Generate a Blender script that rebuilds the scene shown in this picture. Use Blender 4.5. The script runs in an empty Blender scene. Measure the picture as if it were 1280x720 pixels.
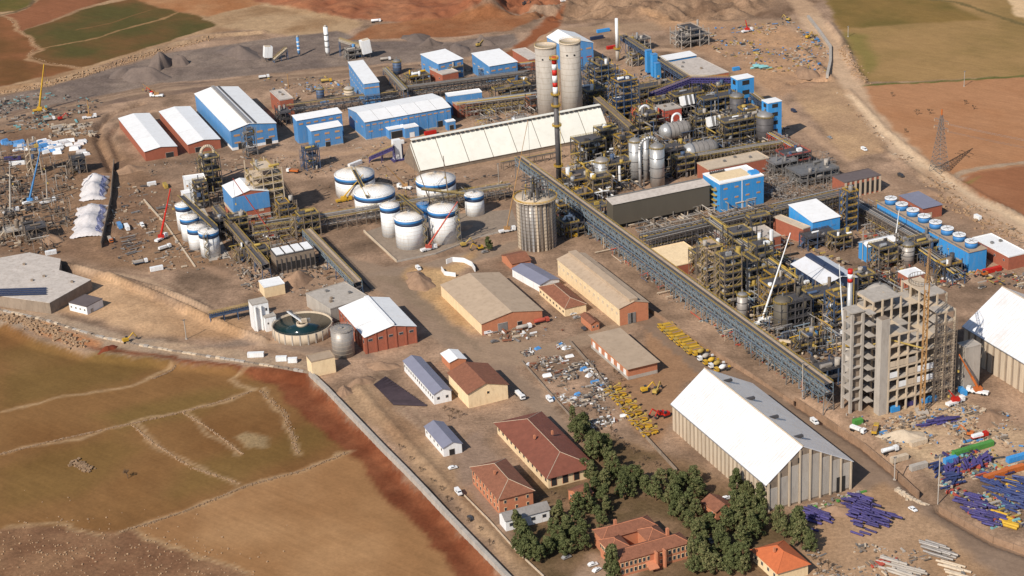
import bpy, math, random
import numpy as np
from mathutils import Vector, Matrix

random.seed(7)
SC = bpy.context.scene
COL = SC.collection
rad = math.radians

# ------------------------------------------------------------------ camera
F = 2263.0                                   # focal length in pixels of the 1280-wide photograph
HC = 425.0                                   # flying height in metres
_dn = Vector((290.0, 5240.0, F)).normalized()  # straight down, seen from the camera (x right, y down, z forward)
_fh = (Vector((0, 0, 1)) - _dn * _dn.z).normalized()
_up = -_dn
_rt = _fh.cross(_up)
ROT = Matrix((_rt, _fh, _up))                # camera axes -> world axes
cam_d = bpy.data.cameras.new('camera')
cam = bpy.data.objects.new('camera', cam_d)
COL.objects.link(cam)
cam_d.sensor_width = 36.0
cam_d.lens = 36.0 * F / 1280.0
cam_d.clip_start = 5.0
cam_d.clip_end = 30000.0
_c = Matrix((ROT @ Vector((1, 0, 0)), ROT @ Vector((0, -1, 0)), ROT @ Vector((0, 0, -1)))).transposed()
cam.matrix_world = Matrix.Translation((0, 0, HC)) @ _c.to_4x4()
SC.camera = cam

# ------------------------------------------------------------------ daylight
SUN_AZ, SUN_EL = 232.0, 39.0                 # where the sun stands: degrees from +X, and above the horizon
world = bpy.data.worlds.new('World')
SC.world = world
world.use_nodes = True
_wn = world.node_tree
_sky = _wn.nodes.new('ShaderNodeTexSky')
_sky.sky_type = 'NISHITA'
_sky.sun_disc = False
_sky.sun_elevation = rad(SUN_EL)
_sky.sun_rotation = rad(90.0 - SUN_AZ)
_sky.altitude = 900
_bg = _wn.nodes['Background']
_wn.links.new(_sky.outputs[0], _bg.inputs[0])
_bg.inputs[1].default_value = 0.095
sun_d = bpy.data.lights.new('sun', 'SUN')
sun_d.energy = 4.4
sun_d.angle = rad(0.5)
sun_d.color = (1.0, 0.93, 0.83)
sun = bpy.data.objects.new('sun', sun_d)
COL.objects.link(sun)
_sv = Vector((math.cos(rad(SUN_AZ)) * math.cos(rad(SUN_EL)), math.sin(rad(SUN_AZ)) * math.cos(rad(SUN_EL)), math.sin(rad(SUN_EL))))
sun.rotation_euler = _sv.to_track_quat('Z', 'Y').to_euler()
sun.location = (0, 900, 600)
SC.view_settings.view_transform = 'Standard'
SC.view_settings.look = 'None'
SC.view_settings.gamma = 1.0
SC.view_settings.exposure = 0.20
SC.render.engine = 'CYCLES'

# ------------------------------------------------------------------ surveying helpers
def ray(x, y):
    return ROT @ Vector((x - 640.0, y - 360.0, F))
def P(x, y, z=0.0):                          # the world point at height z seen at photo pixel (x, y)
    d = ray(x, y)
    t = (z - HC) / d.z
    return Vector((d.x * t, d.y * t, z))
def PV(x, y, o, dr):                         # the point seen at (x, y) in the upright plane through o along dr
    n = Vector((-dr[1], dr[0], 0.0))
    d = ray(x, y)
    c = Vector((0, 0, HC))
    t = (Vector((o[0], o[1], 0)) - c).dot(n) / d.dot(n)
    return c + d * t
GA = rad(21.9)                               # bearing of the plant's grid
EX = Vector((math.cos(GA), math.sin(GA), 0))
EY = Vector((-math.sin(GA), math.cos(GA), 0))

# ------------------------------------------------------------------ materials
def S(r, g, b, k=0.80):
    def f(c):
        c /= 255.0
        return c / 12.92 if c <= 0.04045 else ((c + 0.055) / 1.055) ** 2.4
    return (f(r) * k, f(g) * k, f(b) * k)
_M = {}
def mat(name, col, rough=0.8, metal=0.0, var=0.25, scale=0.25, streak=1.0, dirt=None, dirt_amt=0.0, bump=0.0, rnd=0.12, spec=0.3):
    if name in _M:
        return _M[name]
    m = bpy.data.materials.new(name)
    m.use_nodes = True
    nt = m.node_tree
    N, L = nt.nodes, nt.links
    b = N['Principled BSDF']
    b.inputs['Roughness'].default_value = rough
    b.inputs['Metallic'].default_value = metal
    b.inputs['Specular IOR Level'].default_value = spec
    geo = N.new('ShaderNodeNewGeometry')
    mp = N.new('ShaderNodeMapping')
    mp.inputs['Scale'].default_value = (1, 1, streak)
    L.new(geo.outputs['Position'], mp.inputs['Vector'])
    nz = N.new('ShaderNodeTexNoise')
    nz.inputs['Scale'].default_value = scale
    nz.inputs['Detail'].default_value = 6
    nz.inputs['Roughness'].default_value = 0.65
    L.new(mp.outputs[0], nz.inputs['Vector'])
    oi = N.new('ShaderNodeObjectInfo')
    mr = N.new('ShaderNodeMapRange')          # brightness from noise
    mr.inputs['From Min'].default_value = 0.25
    mr.inputs['From Max'].default_value = 0.75
    mr.inputs['To Min'].default_value = 1.0 - var
    mr.inputs['To Max'].default_value = 1.0 + var * 0.6
    L.new(nz.outputs['Fac'], mr.inputs['Value'])
    mo = N.new('ShaderNodeMapRange')
    mo.inputs['To Min'].default_value = 1.0 - rnd
    mo.inputs['To Max'].default_value = 1.0 + rnd
    L.new(oi.outputs['Random'], mo.inputs['Value'])
    mm = N.new('ShaderNodeMath')
    mm.operation = 'MULTIPLY'
    L.new(mr.outputs[0], mm.inputs[0])
    L.new(mo.outputs[0], mm.inputs[1])
    vm = N.new('ShaderNodeVectorMath')
    vm.operation = 'SCALE'
    vm.inputs[0].default_value = col[:3]
    L.new(mm.outputs[0], vm.inputs['Scale'])
    out = vm.outputs[0]
    if dirt is not None:
        n2 = N.new('ShaderNodeTexNoise')
        n2.inputs['Scale'].default_value = scale * 2.7
        n2.inputs['Detail'].default_value = 8
        n2.inputs['Roughness'].default_value = 0.7
        L.new(mp.outputs[0], n2.inputs['Vector'])
        r2 = N.new('ShaderNodeMapRange')
        r2.inputs['From Min'].default_value = 0.48
        r2.inputs['From Max'].default_value = 0.72
        r2.inputs['To Max'].default_value = dirt_amt
        L.new(n2.outputs['Fac'], r2.inputs['Value'])
        mx = N.new('ShaderNodeMix')
        mx.data_type = 'RGBA'
        L.new(r2.outputs[0], mx.inputs['Factor'])
        L.new(out, mx.inputs['A'])
        mx.inputs['B'].default_value = (*dirt, 1)
        out = mx.outputs['Result']
    L.new(out, b.inputs['Base Color'])
    if bump:
        n3 = N.new('ShaderNodeTexNoise')
        n3.inputs['Scale'].default_value = 1.3
        n3.inputs['Detail'].default_value = 5
        L.new(geo.outputs['Position'], n3.inputs['Vector'])
        bp = N.new('ShaderNodeBump')
        bp.inputs['Strength'].default_value = bump
        bp.inputs['Distance'].default_value = 0.5
        L.new(n3.outputs['Fac'], bp.inputs['Height'])
        L.new(bp.outputs[0], b.inputs['Normal'])
    _M[name] = m
    return m
DUST = S(170, 138, 108)
WHITE = mat('white_sheet', (0.82, 0.81, 0.79), 0.5, 0, 0.05, 0.12, 1, DUST, 0.15, rnd=0.03)
WHITE2 = mat('white_paint', (0.80, 0.80, 0.79), 0.45, 0, 0.08, 0.3, 0.12, S(176, 150, 124), 0.32, rnd=0.04)
WHITEROOF = mat('clean_white_roof', (0.70, 0.70, 0.715), 0.35, 0, 0.09, 0.05, 1, S(206, 194, 180), 0.45, rnd=0.015)
OFFWHITE = mat('offwhite_concrete_roof', S(214, 202, 190), 0.8, 0, 0.18, 0.16, 1, S(150, 128, 110), 0.5, rnd=0.04)
CREAM = mat('cream_sheet', S(252, 248, 234, 0.80), 0.5, 0, 0.06, 0.08, 1, S(205, 190, 160), 0.2, rnd=0.025)
CREAMWALL = mat('cream_render', S(250, 222, 178), 0.8, 0, 0.12, 0.3, 0.3, S(190, 150, 110), 0.4)
TANROOF = mat('tan_roof', S(196, 172, 146), 0.8, 0, 0.12, 0.12, 1, S(150, 124, 100), 0.45)
BLUE = mat('blue_cladding', S(92, 152, 208), 0.5, 0, 0.12, 0.2, 0.25, S(160, 166, 172), 0.5, rnd=0.08)
BLUEB = mat('bright_blue_cladding', S(66, 158, 226), 0.5, 0, 0.10, 0.2, 0.25, S(150, 165, 180), 0.42, rnd=0.07)
BLUEBAND = mat('tank_blue_band', S(70, 136, 198), 0.5, 0, 0.04, 0.3, rnd=0.03)
NAVY = mat('navy_sheet', S(56, 66, 92), 0.5, 0, 0.2, 0.3)
BRICK = mat('red_brick', S(178, 104, 80), 0.85, 0, 0.18, 0.45, 1, S(150, 110, 90), 0.35, rnd=0.08)
BRICKO = mat('orange_brick', S(208, 136, 100), 0.85, 0, 0.15, 0.45, 1, S(170, 120, 95), 0.35, rnd=0.06)
TILE = mat('brown_roof_tile', S(152, 100, 76), 0.8, 0, 0.28, 0.5, 1, S(104, 66, 50), 0.6, rnd=0.06)
TILEO = mat('orange_roof_tile', S(208, 114, 70), 0.8, 0, 0.15, 0.5, 1, S(170, 90, 60), 0.4)
TILER = mat('rust_roof_sheet', S(140, 84, 66), 0.7, 0, 0.25, 0.25, 1, S(120, 76, 60), 0.6, rnd=0.05)
CONC = mat('concrete', S(190, 180, 168), 0.85, 0, 0.15, 0.2, 0.25, S(130, 114, 98), 0.4, bump=0.1, rnd=0.06)
CONCD = mat('weathered_concrete', S(160, 142, 124), 0.9, 0, 0.25, 0.18, 0.4, S(105, 90, 76), 0.5, bump=0.15)
CONCW = mat('pale_panel_concrete', S(216, 196, 170), 0.85, 0, 0.12, 0.25, 0.15, S(165, 142, 118), 0.5, rnd=0.05)
GREYROOF = mat('grey_roof_sheet', S(140, 140, 156), 0.55, 0, 0.12, 0.2, rnd=0.05)
DARKROOF = mat('dark_grey_roof', S(112, 100, 98), 0.8, 0, 0.15, 0.25)
OLIVE = mat('dark_olive_cladding', S(104, 96, 84), 0.6, 0, 0.10, 0.15, 0.3, rnd=0.04)
STEEL = mat('grey_steel', S(150, 146, 142), 0.5, 0.3, 0.25, 0.4, rnd=0.2)
STEELD = mat('dark_steel', S(96, 92, 92), 0.6, 0.2, 0.3, 0.4, rnd=0.25)
STEELB = mat('blue_grey_steel', S(86, 104, 132), 0.5, 0.1, 0.25, 0.4, rnd=0.2)
TRUSS = mat('pale_blue_truss_steel', S(140, 156, 166), 0.5, 0.1, 0.25, 0.4, rnd=0.15)
RUSTY = mat('dusty_brown_steel', S(140, 124, 108), 0.8, 0, 0.3, 0.4, rnd=0.22)
SILVER = mat('silver_cladding', S(205, 203, 200), 0.35, 0.45, 0.15, 0.3, 0.4, S(150, 140, 130), 0.4, rnd=0.10)
GALV = mat('galvanised_cladding', S(176, 168, 160), 0.45, 0.25, 0.2, 0.3, 0.3, S(130, 116, 104), 0.5, rnd=0.10)
YELLOW = mat('yellow_paint', S(218, 172, 56), 0.6, 0, 0.25, 0.6, rnd=0.10)
YELLOWD = mat('dusty_yellow_paint', S(196, 166, 88), 0.6, 0, 0.25, 0.6, rnd=0.15)
ORANGE = mat('orange_paint', S(208, 116, 58), 0.5, 0, 0.15, 0.6)
ORANGEB = mat('amber_crane_paint', S(190, 146, 96), 0.7, 0, 0.2, 0.6)
RED = mat('red_paint', S(204, 48, 36), 0.5, 0, 0.15, 0.6, rnd=0.1)
REDP = mat('pale_red_paint', S(196, 92, 74), 0.6, 0, 0.2, 0.6, rnd=0.1)
PURPLE = mat('violet_blue_pipe_coating', S(72, 66, 122), 0.65, 0, 0.25, 0.6, 1, S(130, 112, 118), 0.5, rnd=0.3)
NAVYP = mat('dark_blue_pipe_coating', S(60, 72, 118), 0.5, 0, 0.25, 0.6, 1, S(110, 100, 110), 0.3, rnd=0.3)
GREEN = mat('green_paint', S(92, 158, 76), 0.5, 0, 0.15, 0.6)
TEALG = mat('pale_teal_sheet', S(140, 196, 196), 0.5, 0, 0.15, 0.6, rnd=0.15)
BLACK = mat('dark_rubber', (0.025, 0.024, 0.024), 0.8, 0, 0.2, 0.6)
DARK = mat('dark_opening', (0.03, 0.028, 0.027), 0.7, 0, 0.3, 0.4)
GLASS = mat('window_glass', (0.035, 0.045, 0.06), 0.15, 0, 0.3, 0.4, spec=0.6)
LOUVRE = mat('tan_louvre', S(206, 160, 116), 0.7, 0, 0.1, 0.5)
PANELD = mat('dark_bitumen_panel', S(74, 62, 66), 0.5, 0, 0.25, 0.4)
WATER = mat('green_process_water', (0.010, 0.030, 0.032), 0.14, 0, 0.25, 0.08, spec=0.5, rnd=0)
TARP = mat('white_tarpaulin', S(226, 220, 218), 0.6, 0, 0.10, 0.3, 1, DUST, 0.35, bump=0.2)
TARPB = mat('blue_tarpaulin', S(96, 160, 220), 0.5, 0, 0.2, 0.4, rnd=0.2)
TARPG = mat('grey_blue_tarpaulin', S(140, 144, 178), 0.6, 0, 0.15, 0.4)
SOILM = mat('loose_soil', S(166, 134, 108), 0.95, 0, 0.25, 0.25, 1, S(130, 100, 76), 0.5, bump=0.3, rnd=0.1)
SOILR = mat('red_soil', S(140, 70, 42), 0.95, 0, 0.25, 0.25, bump=0.3)
GRAVEL = mat('dark_grey_gravel', S(126, 110, 100), 0.95, 0, 0.2, 0.25, 1, S(96, 84, 78), 0.5, bump=0.3, rnd=0.08)
STONE = mat('field_stone', S(176, 144, 112), 0.9, 0, 0.25, 0.8, rnd=0.25)
TWIG = mat('bare_twigs', S(120, 98, 78), 0.9, 0, 0.2, 1.0, rnd=0.15)
BARK = mat('pine_bark', S(110, 84, 62), 0.9, 0, 0.2, 1.0)

# ------------------------------------------------------------------ modelling helpers
_MESH = {}
def _cached(key, fn):
    if key not in _MESH:
        me = bpy.data.meshes.new(key[0])
        v, f, sm = fn()
        me.from_pydata(v, [], f)
        me.materials.append(key[1])
        if sm:
            me.polygons.foreach_set('use_smooth', [len(p.vertices) == 4 for p in me.polygons])
        me.update()
        _MESH[key] = me
    return _MESH[key]
def _cube():
    v = [(x, y, z) for z in (-.5, .5) for y in (-.5, .5) for x in (-.5, .5)]
    return v, [(0, 2, 3, 1), (4, 5, 7, 6), (0, 1, 5, 4), (2, 6, 7, 3), (0, 4, 6, 2), (1, 3, 7, 5)], False
def _cylv(n):
    def f():
        a = [2 * math.pi * (i + .5) / n for i in range(n)]
        v = [(math.cos(t), math.sin(t), z) for z in (0, 1) for t in a]
        fc = [(i, (i + 1) % n, n + (i + 1) % n, n + i) for i in range(n)]
        return v, fc + [tuple(range(n - 1, -1, -1)), tuple(range(n, 2 * n))], n > 5
    return f
def put(name, me, parent=None):
    o = bpy.data.objects.new(name, me)
    COL.objects.link(o)
    if parent is not None:
        o.parent = parent
    return o
def tag(o, label, cat, group=None, kind=None):
    if label: o['label'] = label
    if cat: o['category'] = cat
    if group: o['group'] = group
    if kind: o['kind'] = kind
    return o
def thing(name, label, cat, loc=(0, 0, 0), rz=0.0, group=None):
    o = put(name, None)
    o.location = loc
    o.rotation_euler = (0, 0, rz)
    return tag(o, label, cat, group)
def box(name, par, m, c, s, r=(0, 0, 0)):
    o = put(name, _cached(('block', m), _cube), par)
    o.location, o.scale = c, s
    o.rotation_euler = r if isinstance(r, tuple) else (0, 0, r)
    return o
def rod(name, par, m, a, b, r, n=8):
    a, b = Vector(a), Vector(b)
    o = put(name, _cached(('rod%d' % n, m), _cylv(n)), par)
    d = b - a
    o.location = a
    o.rotation_mode = 'QUATERNION'
    o.rotation_quaternion = d.to_track_quat('Z', 'Y')
    o.scale = (r, r, d.length)
    return o
class MB:
    """collects boxes, bars and sheets into ONE mesh"""
    def __init__(s): s.v, s.f, s.mi, s.m = [], [], [], 0
    def add(s, v, f):
        k = len(s.v)
        s.v += [tuple(p) for p in v]
        s.f += [tuple(i + k for i in q) for q in f]
        s.mi += [s.m] * len(f)
    def box(s, c, d, rz=0.0, rx=0.0):
        ca, sa = math.cos(rz), math.sin(rz)
        cb, sb = math.cos(rx), math.sin(rx)
        v, f, _ = _cube()
        o = []
        for p in v:
            x, y, z = p[0] * d[0], p[1] * d[1], p[2] * d[2]
            y, z = y * cb - z * sb, y * sb + z * cb
            o.append((c[0] + x * ca - y * sa, c[1] + x * sa + y * ca, c[2] + z))
        s.add(o, f)
    def bar(s, a, b, w, n=4):
        a, b = Vector(a), Vector(b)
        q = (b - a).to_track_quat('Z', 'Y').to_matrix()
        t = [2 * math.pi * (i + .5) / n for i in range(n)]
        v = [a + q @ Vector((math.cos(k) * w, math.sin(k) * w, 0)) for k in t] + [b + q @ Vector((math.cos(k) * w, math.sin(k) * w, 0)) for k in t]
        s.add(v, [(i, (i + 1) % n, n + (i + 1) % n, n + i) for i in range(n)] + [tuple(range(n - 1, -1, -1)), tuple(range(n, 2 * n))])
    def slab(s, q, t):                        # a quad (four corners) thickened downward
        q = [Vector(p) for p in q]
        lo = [p - Vector((0, 0, t)) for p in q]
        s.add(q + lo, [(0, 1, 2, 3), (7, 6, 5, 4), (0, 4, 5, 1), (1, 5, 6, 2), (2, 6, 7, 3), (3, 7, 4, 0)])
    def build(s, name, par, *mats, smooth=False):
        me = bpy.data.meshes.new(name)
        me.from_pydata(s.v, [], s.f)
        for m in mats: me.materials.append(m)
        if len(mats) > 1: me.polygons.foreach_set('material_index', s.mi)
        if smooth: me.polygons.foreach_set('use_smooth', [True] * len(me.polygons))
        me.update()
        return put(name, me, par)
def copy_tree(o, parent=None):
    c = o.copy()
    COL.objects.link(c)
    c.parent = parent
    for ch in list(o.children):
        copy_tree(ch, c)
    return c

# ------------------------------------------------------------------ ground
def wpoly(px, z=0.0):
    return np.array([P(x, y, z)[:2] for x, y in px])
def sdist(X, Y, poly):                       # signed distance to a polygon, negative inside
    d = np.full(X.shape, 1e9)
    ins = np.zeros(X.shape, bool)
    n = len(poly)
    for i in range(n):
        ax, ay = poly[i]
        bx, by = poly[(i + 1) % n]
        ex, ey = bx - ax, by - ay
        t = np.clip(((X - ax) * ex + (Y - ay) * ey) / (ex * ex + ey * ey + 1e-9), 0, 1)
        d = np.minimum(d, np.hypot(X - ax - t * ex, Y - ay - t * ey))
        if ay != by:
            c = ((ay > Y) != (by > Y)) & (X < (bx - ax) * (Y - ay) / (by - ay) + ax)
            ins ^= c
    return np.where(ins, -d, d)
def ldist(X, Y, line):                       # distance to a polyline
    d = np.full(X.shape, 1e9)
    for i in range(len(line) - 1):
        ax, ay = line[i]
        bx, by = line[i + 1]
        ex, ey = bx - ax, by - ay
        t = np.clip(((X - ax) * ex + (Y - ay) * ey) / (ex * ex + ey * ey + 1e-9), 0, 1)
        d = np.minimum(d, np.hypot(X - ax - t * ex, Y - ay - t * ey))
    return d
_RT = {}
def vnoise(X, Y, sc, seed):
    if seed not in _RT: _RT[seed] = np.random.RandomState(seed).rand(256, 256)
    r = _RT[seed]
    x, y = X / sc + 1000.3, Y / sc + 1000.7
    i, j = np.floor(x).astype(int), np.floor(y).astype(int)
    u, v = x - i, y - j
    u, v = u * u * (3 - 2 * u), v * v * (3 - 2 * v)
    a, b, c, d = r[i % 256, j % 256], r[(i + 1) % 256, j % 256], r[i % 256, (j + 1) % 256], r[(i + 1) % 256, (j + 1) % 256]
    return (a * (1 - u) + b * u) * (1 - v) + (c * (1 - u) + d * u) * v - .5
def fbm(X, Y, sc, seed, o=4):
    return sum(vnoise(X, Y, sc / 2 ** k, seed + k) * .55 ** k for k in range(o))
def ss(d, w):                                # 1 inside, 0 outside, soft edge of half-width w
    t = np.clip(.5 - d / (2 * w), 0, 1)
    return t * t * (3 - 2 * t)
FIELD_SW = [(-60, 396), (0, 402), (50, 428), (104, 440), (190, 449), (290, 459), (384, 470), (430, 514), (480, 565), (530, 617), (580, 671), (626, 722), (700, 800), (500, 980), (-400, 900), (-300, 500)]
HILL_N = [(560, 28), (640, 22), (700, 34), (760, 26), (860, 32), (960, 22), (990, -5), (1000, -60), (560, -60)]
TRENCH = [(1002, 504), (1040, 529), (1084, 557), (1124, 590), (1160, 624)]
TRENCH2 = [(1178, 637), (1210, 656), (1245, 676), (1292, 692)]
BANK = [(60, 430), (104, 418), (160, 430), (384, 462)]
_PW = {k: wpoly(v) for k, v in dict(field=FIELD_SW, hill=HILL_N, tr=TRENCH, tr2=TRENCH2).items()}
REDPIT = _PW['red'] = wpoly([(395, 22), (430, 26), (520, 29), (640, 14), (690, 8), (690, -60), (300, -60), (330, 2)])
_DIG = [(wpoly(p), dp, hw) for p, dp, hw in ((TRENCH, -2.6, 4.0), (TRENCH2, -2.6, 3.5), ([(176, 130), (140, 142), (124, 156), (122, 176), (132, 196), (140, 214)], -3.6, 2.2), ([(186, 140), (150, 154), (138, 170), (150, 200)], -2.6, 1.6),
        ([(74, 332), (130, 346), (200, 372), (262, 402), (330, 428)], 4.0, 2.0), ([(140, 346), (210, 366), (260, 388)], 3.0, 1.5), ([(1060, 112), (1110, 166), (1160, 204), (1230, 246), (1300, 284)], 1.6, 1.5), ([(1100, 185), (1180, 240), (1290, 305)], 1.4, 1.5),
        ([(440, 476), (470, 512), (520, 566), (580, 630), (640, 696)], 1.6, 1.6), ([(990, 104), (1004, 100), (1030, 100)], -4, 3), ([(1000, 62), (1040, 100)], 2, 3), ([(0, 112), (60, 104), (110, 90), (200, 61), (262, 45), (330, 40)], 2.2, 3), ([(1036, 30), (1056, 56), (1066, 84), (1080, 104)], 2.6, 2.5))]
_CHURN = [wpoly(p) for p in ([(-60, 175), (120, 195), (190, 225), (215, 300), (160, 330), (80, 316), (-60, 312)], [(130, 352), (230, 362), (320, 400), (300, 424), (180, 418), (120, 392)], [(1064, 528), (1200, 512), (1290, 530), (1290, 560), (1180, 570), (1110, 560)], [(870, 34), (1000, 26), (1030, 60), (1030, 96), (960, 92), (900, 72)], [(0, 120), (240, 66), (420, 44), (560, 58), (430, 80), (200, 100), (0, 136)], [(430, 480), (460, 470), (560, 590), (640, 690), (600, 690)], [(650, 440), (700, 430), (740, 455), (780, 520), (730, 530)])]
def relief(X, Y):
    z = -3.2 * ss(sdist(X, Y, _PW['field']) + 1.5, 3.0)
    h = ss(sdist(X, Y, _PW['hill']) + 14, 16.0)
    z = z + h * (8.0 + 16 * fbm(X, Y, 46, 5, 5) - 16 * np.abs(fbm(X, Y, 26, 95, 4)))
    h = ss(sdist(X, Y, _PW['red']) + 8, 10.0)
    z = z + h * (1.0 + 9 * np.abs(fbm(X, Y, 38, 15, 4)))
    for k, dp, hw in _DIG:
        z = z + dp * ss(ldist(X, Y, k) - hw, 1.6)
    for k in _CHURN:
        z = z + ss(sdist(X, Y, k) + 6, 8) * (1.5 * fbm(X, Y, 15, 71, 3) + .3)
    far = np.clip((Y - 1500) / 400, 0, 1)
    return z + .35 * fbm(X, Y, 22, 9, 3) * (1 - .7 * ss(sdist(X, Y, _PW['field']), 5)) * .8 + far * 6 * fbm(X, Y, 180, 21, 3)
_GRID = {}
def gz(x, y):                                # height of the built ground sheet at (x, y)
    xs, ys, Z = _GRID['g']
    i = min(max(int(np.searchsorted(xs, x)) - 1, 0), len(xs) - 2)
    j = min(max(int(np.searchsorted(ys, y)) - 1, 0), len(ys) - 2)
    u, v = (x - xs[i]) / (xs[i + 1] - xs[i]), (y - ys[j]) / (ys[j + 1] - ys[j])
    return float((Z[j, i] * (1 - u) + Z[j, i + 1] * u) * (1 - v) + (Z[j + 1, i] * (1 - u) + Z[j + 1, i + 1] * u) * v)
def G(x, y):                                 # the ground point seen at photo pixel (x, y)
    p = P(x, y)
    for _ in range(3):
        p = P(x, y, gz(p.x, p.y))
    return p
def make_ground():
    st = 2.2
    xs = np.concatenate([[-9000, -5000, -2500, -1300, -800], np.arange(-640, 620, st), [800, 1300, 2500, 5000, 9000]])
    ys = np.concatenate([[-6000, -2500, -800, 0, 350, 500], np.arange(590, 1900, st), [2100, 2500, 3500, 6000, 12000]])
    X, Y = np.meshgrid(xs, ys)
    Z = relief(X, Y)
    _GRID['g'] = (xs, ys, Z)
    wx, wy = X + 5 * fbm(X, Y, 30, 31, 3) + 2.5 * fbm(X, Y, 7, 35, 2), Y + 5 * fbm(X, Y, 30, 41, 3) + 2.5 * fbm(X, Y, 7, 45, 2)
    C = np.zeros(X.shape + (4,))
    C[..., :3] = S(164, 135, 111)
    C[..., 3] = 1.0                           # how coarse and littered the surface is
    nz = fbm(X, Y, 60, 51, 4)[..., None]
    n2 = fbm(X, Y, 16, 61, 3)[..., None]
    C[..., :3] *= 1 + .50 * nz + .55 * n2
    def paint(px, c, c2=None, soft=2.0, rough=None, sc=40, seed=70, warp=True, amt=1.0, line=None, z=0.0):
        w = wpoly(px, z)
        pad = soft + (line or 0) + 12
        i0, i1 = np.searchsorted(xs, w[:, 0].min() - pad), np.searchsorted(xs, w[:, 0].max() + pad)
        j0, j1 = np.searchsorted(ys, w[:, 1].min() - pad), np.searchsorted(ys, w[:, 1].max() + pad)
        sl = (slice(j0, j1), slice(i0, i1))
        a, b = wx[sl], wy[sl]
        m = ss(ldist(a, b, w) - line, soft) if line else ss(sdist(a, b, w), soft)
        m = m[..., None] * amt
        k = np.array(S(*c))
        if c2 is not None:
            t = np.clip(.5 + 1.5 * fbm(X[sl], Y[sl], sc, seed, 4), 0, 1)[..., None]
            k = k * (1 - t) + np.array(S(*c2)) * t
        q = C[sl]
        q[..., :3] = q[..., :3] * (1 - m) + k * m
        if rough is not None:
            q[..., 3] = q[..., 3] * (1 - m[..., 0]) + rough * m[..., 0]
    # far country
    paint([(-500, 130), (0, 118), (100, 95), (240, 45), (420, 20), (700, 0), (700, -200), (-500, -200)], (162, 128, 96), (186, 152, 116), 6, .7)
    paint([(280, 0), (420, 20), (455, 28), (420, 50), (330, 40), (250, 30), (240, 0)], (188, 156, 120), (160, 126, 92), 4, .6)
    paint([(-300, 112), (0, 108), (60, 96), (104, 86), (36, 74), (34, 66), (48, 60), (8, 22), (0, 20), (-300, 40)], (146, 96, 62), (120, 84, 50), 2, .12)
    paint([(10, 20), (28, 39), (110, 8), (140, 0), (180, -20), (60, -30), (45, 2), (30, 14)], (150, 98, 68), (134, 90, 60), 1.5, .12)
    paint([(-100, 18), (20, 15), (40, 4), (48, -30), (-100, -30)], (96, 92, 44), (120, 100, 56), 1.5, .12)
    paint([(26, 40), (120, 8), (172, -2), (196, 9), (222, 14), (250, 18), (272, 31), (200, 55), (105, 85), (72, 79), (36, 72), (38, 66), (48, 60), (44, 56)], (92, 84, 46), (122, 88, 54), 1.2, .12, 60, 77)
    paint([(50, 60), (120, 48), (180, 30), (222, 15)], (164, 128, 88), None, .8, .4, line=1.6)
    paint([(95, 38), (140, 29), (190, 12)], (132, 98, 62), None, 1.0, .3, line=1.2)
    paint([(10, 22), (46, 58), (50, 62), (34, 68), (34, 73), (60, 78), (100, 86)], (176, 138, 102), None, .8, .5, line=1.8)
    paint([(45, -4), (36, 8), (20, 16), (0, 20)], (112, 92, 66), None, .8, .5, line=2.0)
    paint([(0, 117), (60, 106), (110, 92), (200, 62), (262, 46), (320, 42)], (190, 158, 124), (160, 130, 104), 2, 1.0, line=4.5)
    paint([(170, 0), (200, 10), (260, 20), (330, 4), (300, -20), (180, -20)], (170, 116, 76), (186, 140, 100), 3, .4)
    paint([(0, 122), (100, 98), (200, 68), (330, 48), (420, 38), (470, 52), (560, 52), (640, 42), (650, 58), (560, 75), (430, 84), (330, 92), (200, 105), (90, 128), (0, 142), (-200, 150), (-200, 130)], (124, 108, 98), (146, 128, 114), 3, 1.0, 30, 83)
    paint([(0, 142), (200, 106), (430, 86), (560, 78), (560, 84), (420, 98), (200, 120), (0, 156)], (150, 124, 102), (128, 106, 92), 3, .8)
    paint([(320, 0), (430, 23), (520, 29), (640, 13), (700, 4), (700, -200), (250, -200)], (150, 94, 66), (168, 114, 82), 3, .5, 30, 87)
    paint([(430, 50), (470, 30), (640, 16), (690, 12), (640, 38), (560, 46), (470, 48)], (152, 100, 66), (172, 124, 88), 3, .7)
    paint([(720, -10), (690, 16), (640, 62), (600, 75), (630, 78), (672, 50), (740, 0)], (150, 92, 60), None, 2.5, .4)
    paint([(700, 30), (740, 28), (860, 30), (980, 22), (1030, 0), (1000, -100), (720, -100)], (160, 130, 104), (124, 98, 78), 3, 1.0, 24, 90)
    paint([(690, 36), (760, 30), (870, 26), (1000, 24), (1010, 30), (870, 36), (760, 42)], (170, 140, 112), None, 3, .6)
    for ln, c, w in (([(100, 340), (180, 352), (270, 400), (330, 430), (390, 440)], (196, 164, 134), 3.5), ([(150, 230), (190, 250), (230, 320), (280, 345)], (170, 138, 112), 4), ([(300, 190), (430, 192), (520, 170), (600, 160)], (186, 152, 122), 3.5), ([(0, 150), (150, 120), (330, 96), (440, 86)], (164, 136, 112), 4),
                     ([(410, 200), (520, 216), (640, 200)], (168, 138, 112), 4), ([(560, 100), (480, 108), (360, 130), (320, 150)], (176, 144, 116), 3), ([(1000, 60), (950, 100), (990, 150), (1060, 200)], (188, 154, 124), 4), ([(760, 30), (800, 60), (880, 66), (950, 50), (1000, 40)], (190, 158, 130), 4)):
        paint(ln, c, None, 3, .5, line=w)
    for ln, c in (([(1000, 0), (1030, 40), (1046, 78), (1058, 106), (1090, 150), (1160, 212), (1300, 300)], (226, 198, 164)), ([(992, 4), (1022, 44), (1038, 84), (1048, 112), (1076, 150), (1140, 212), (1280, 302)], (160, 130, 102)), ([(1068, 130), (1120, 178), (1200, 232), (1300, 280)], (156, 124, 94))):
        paint(ln, c, None, 1.2, .7, line=.8)
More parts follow.
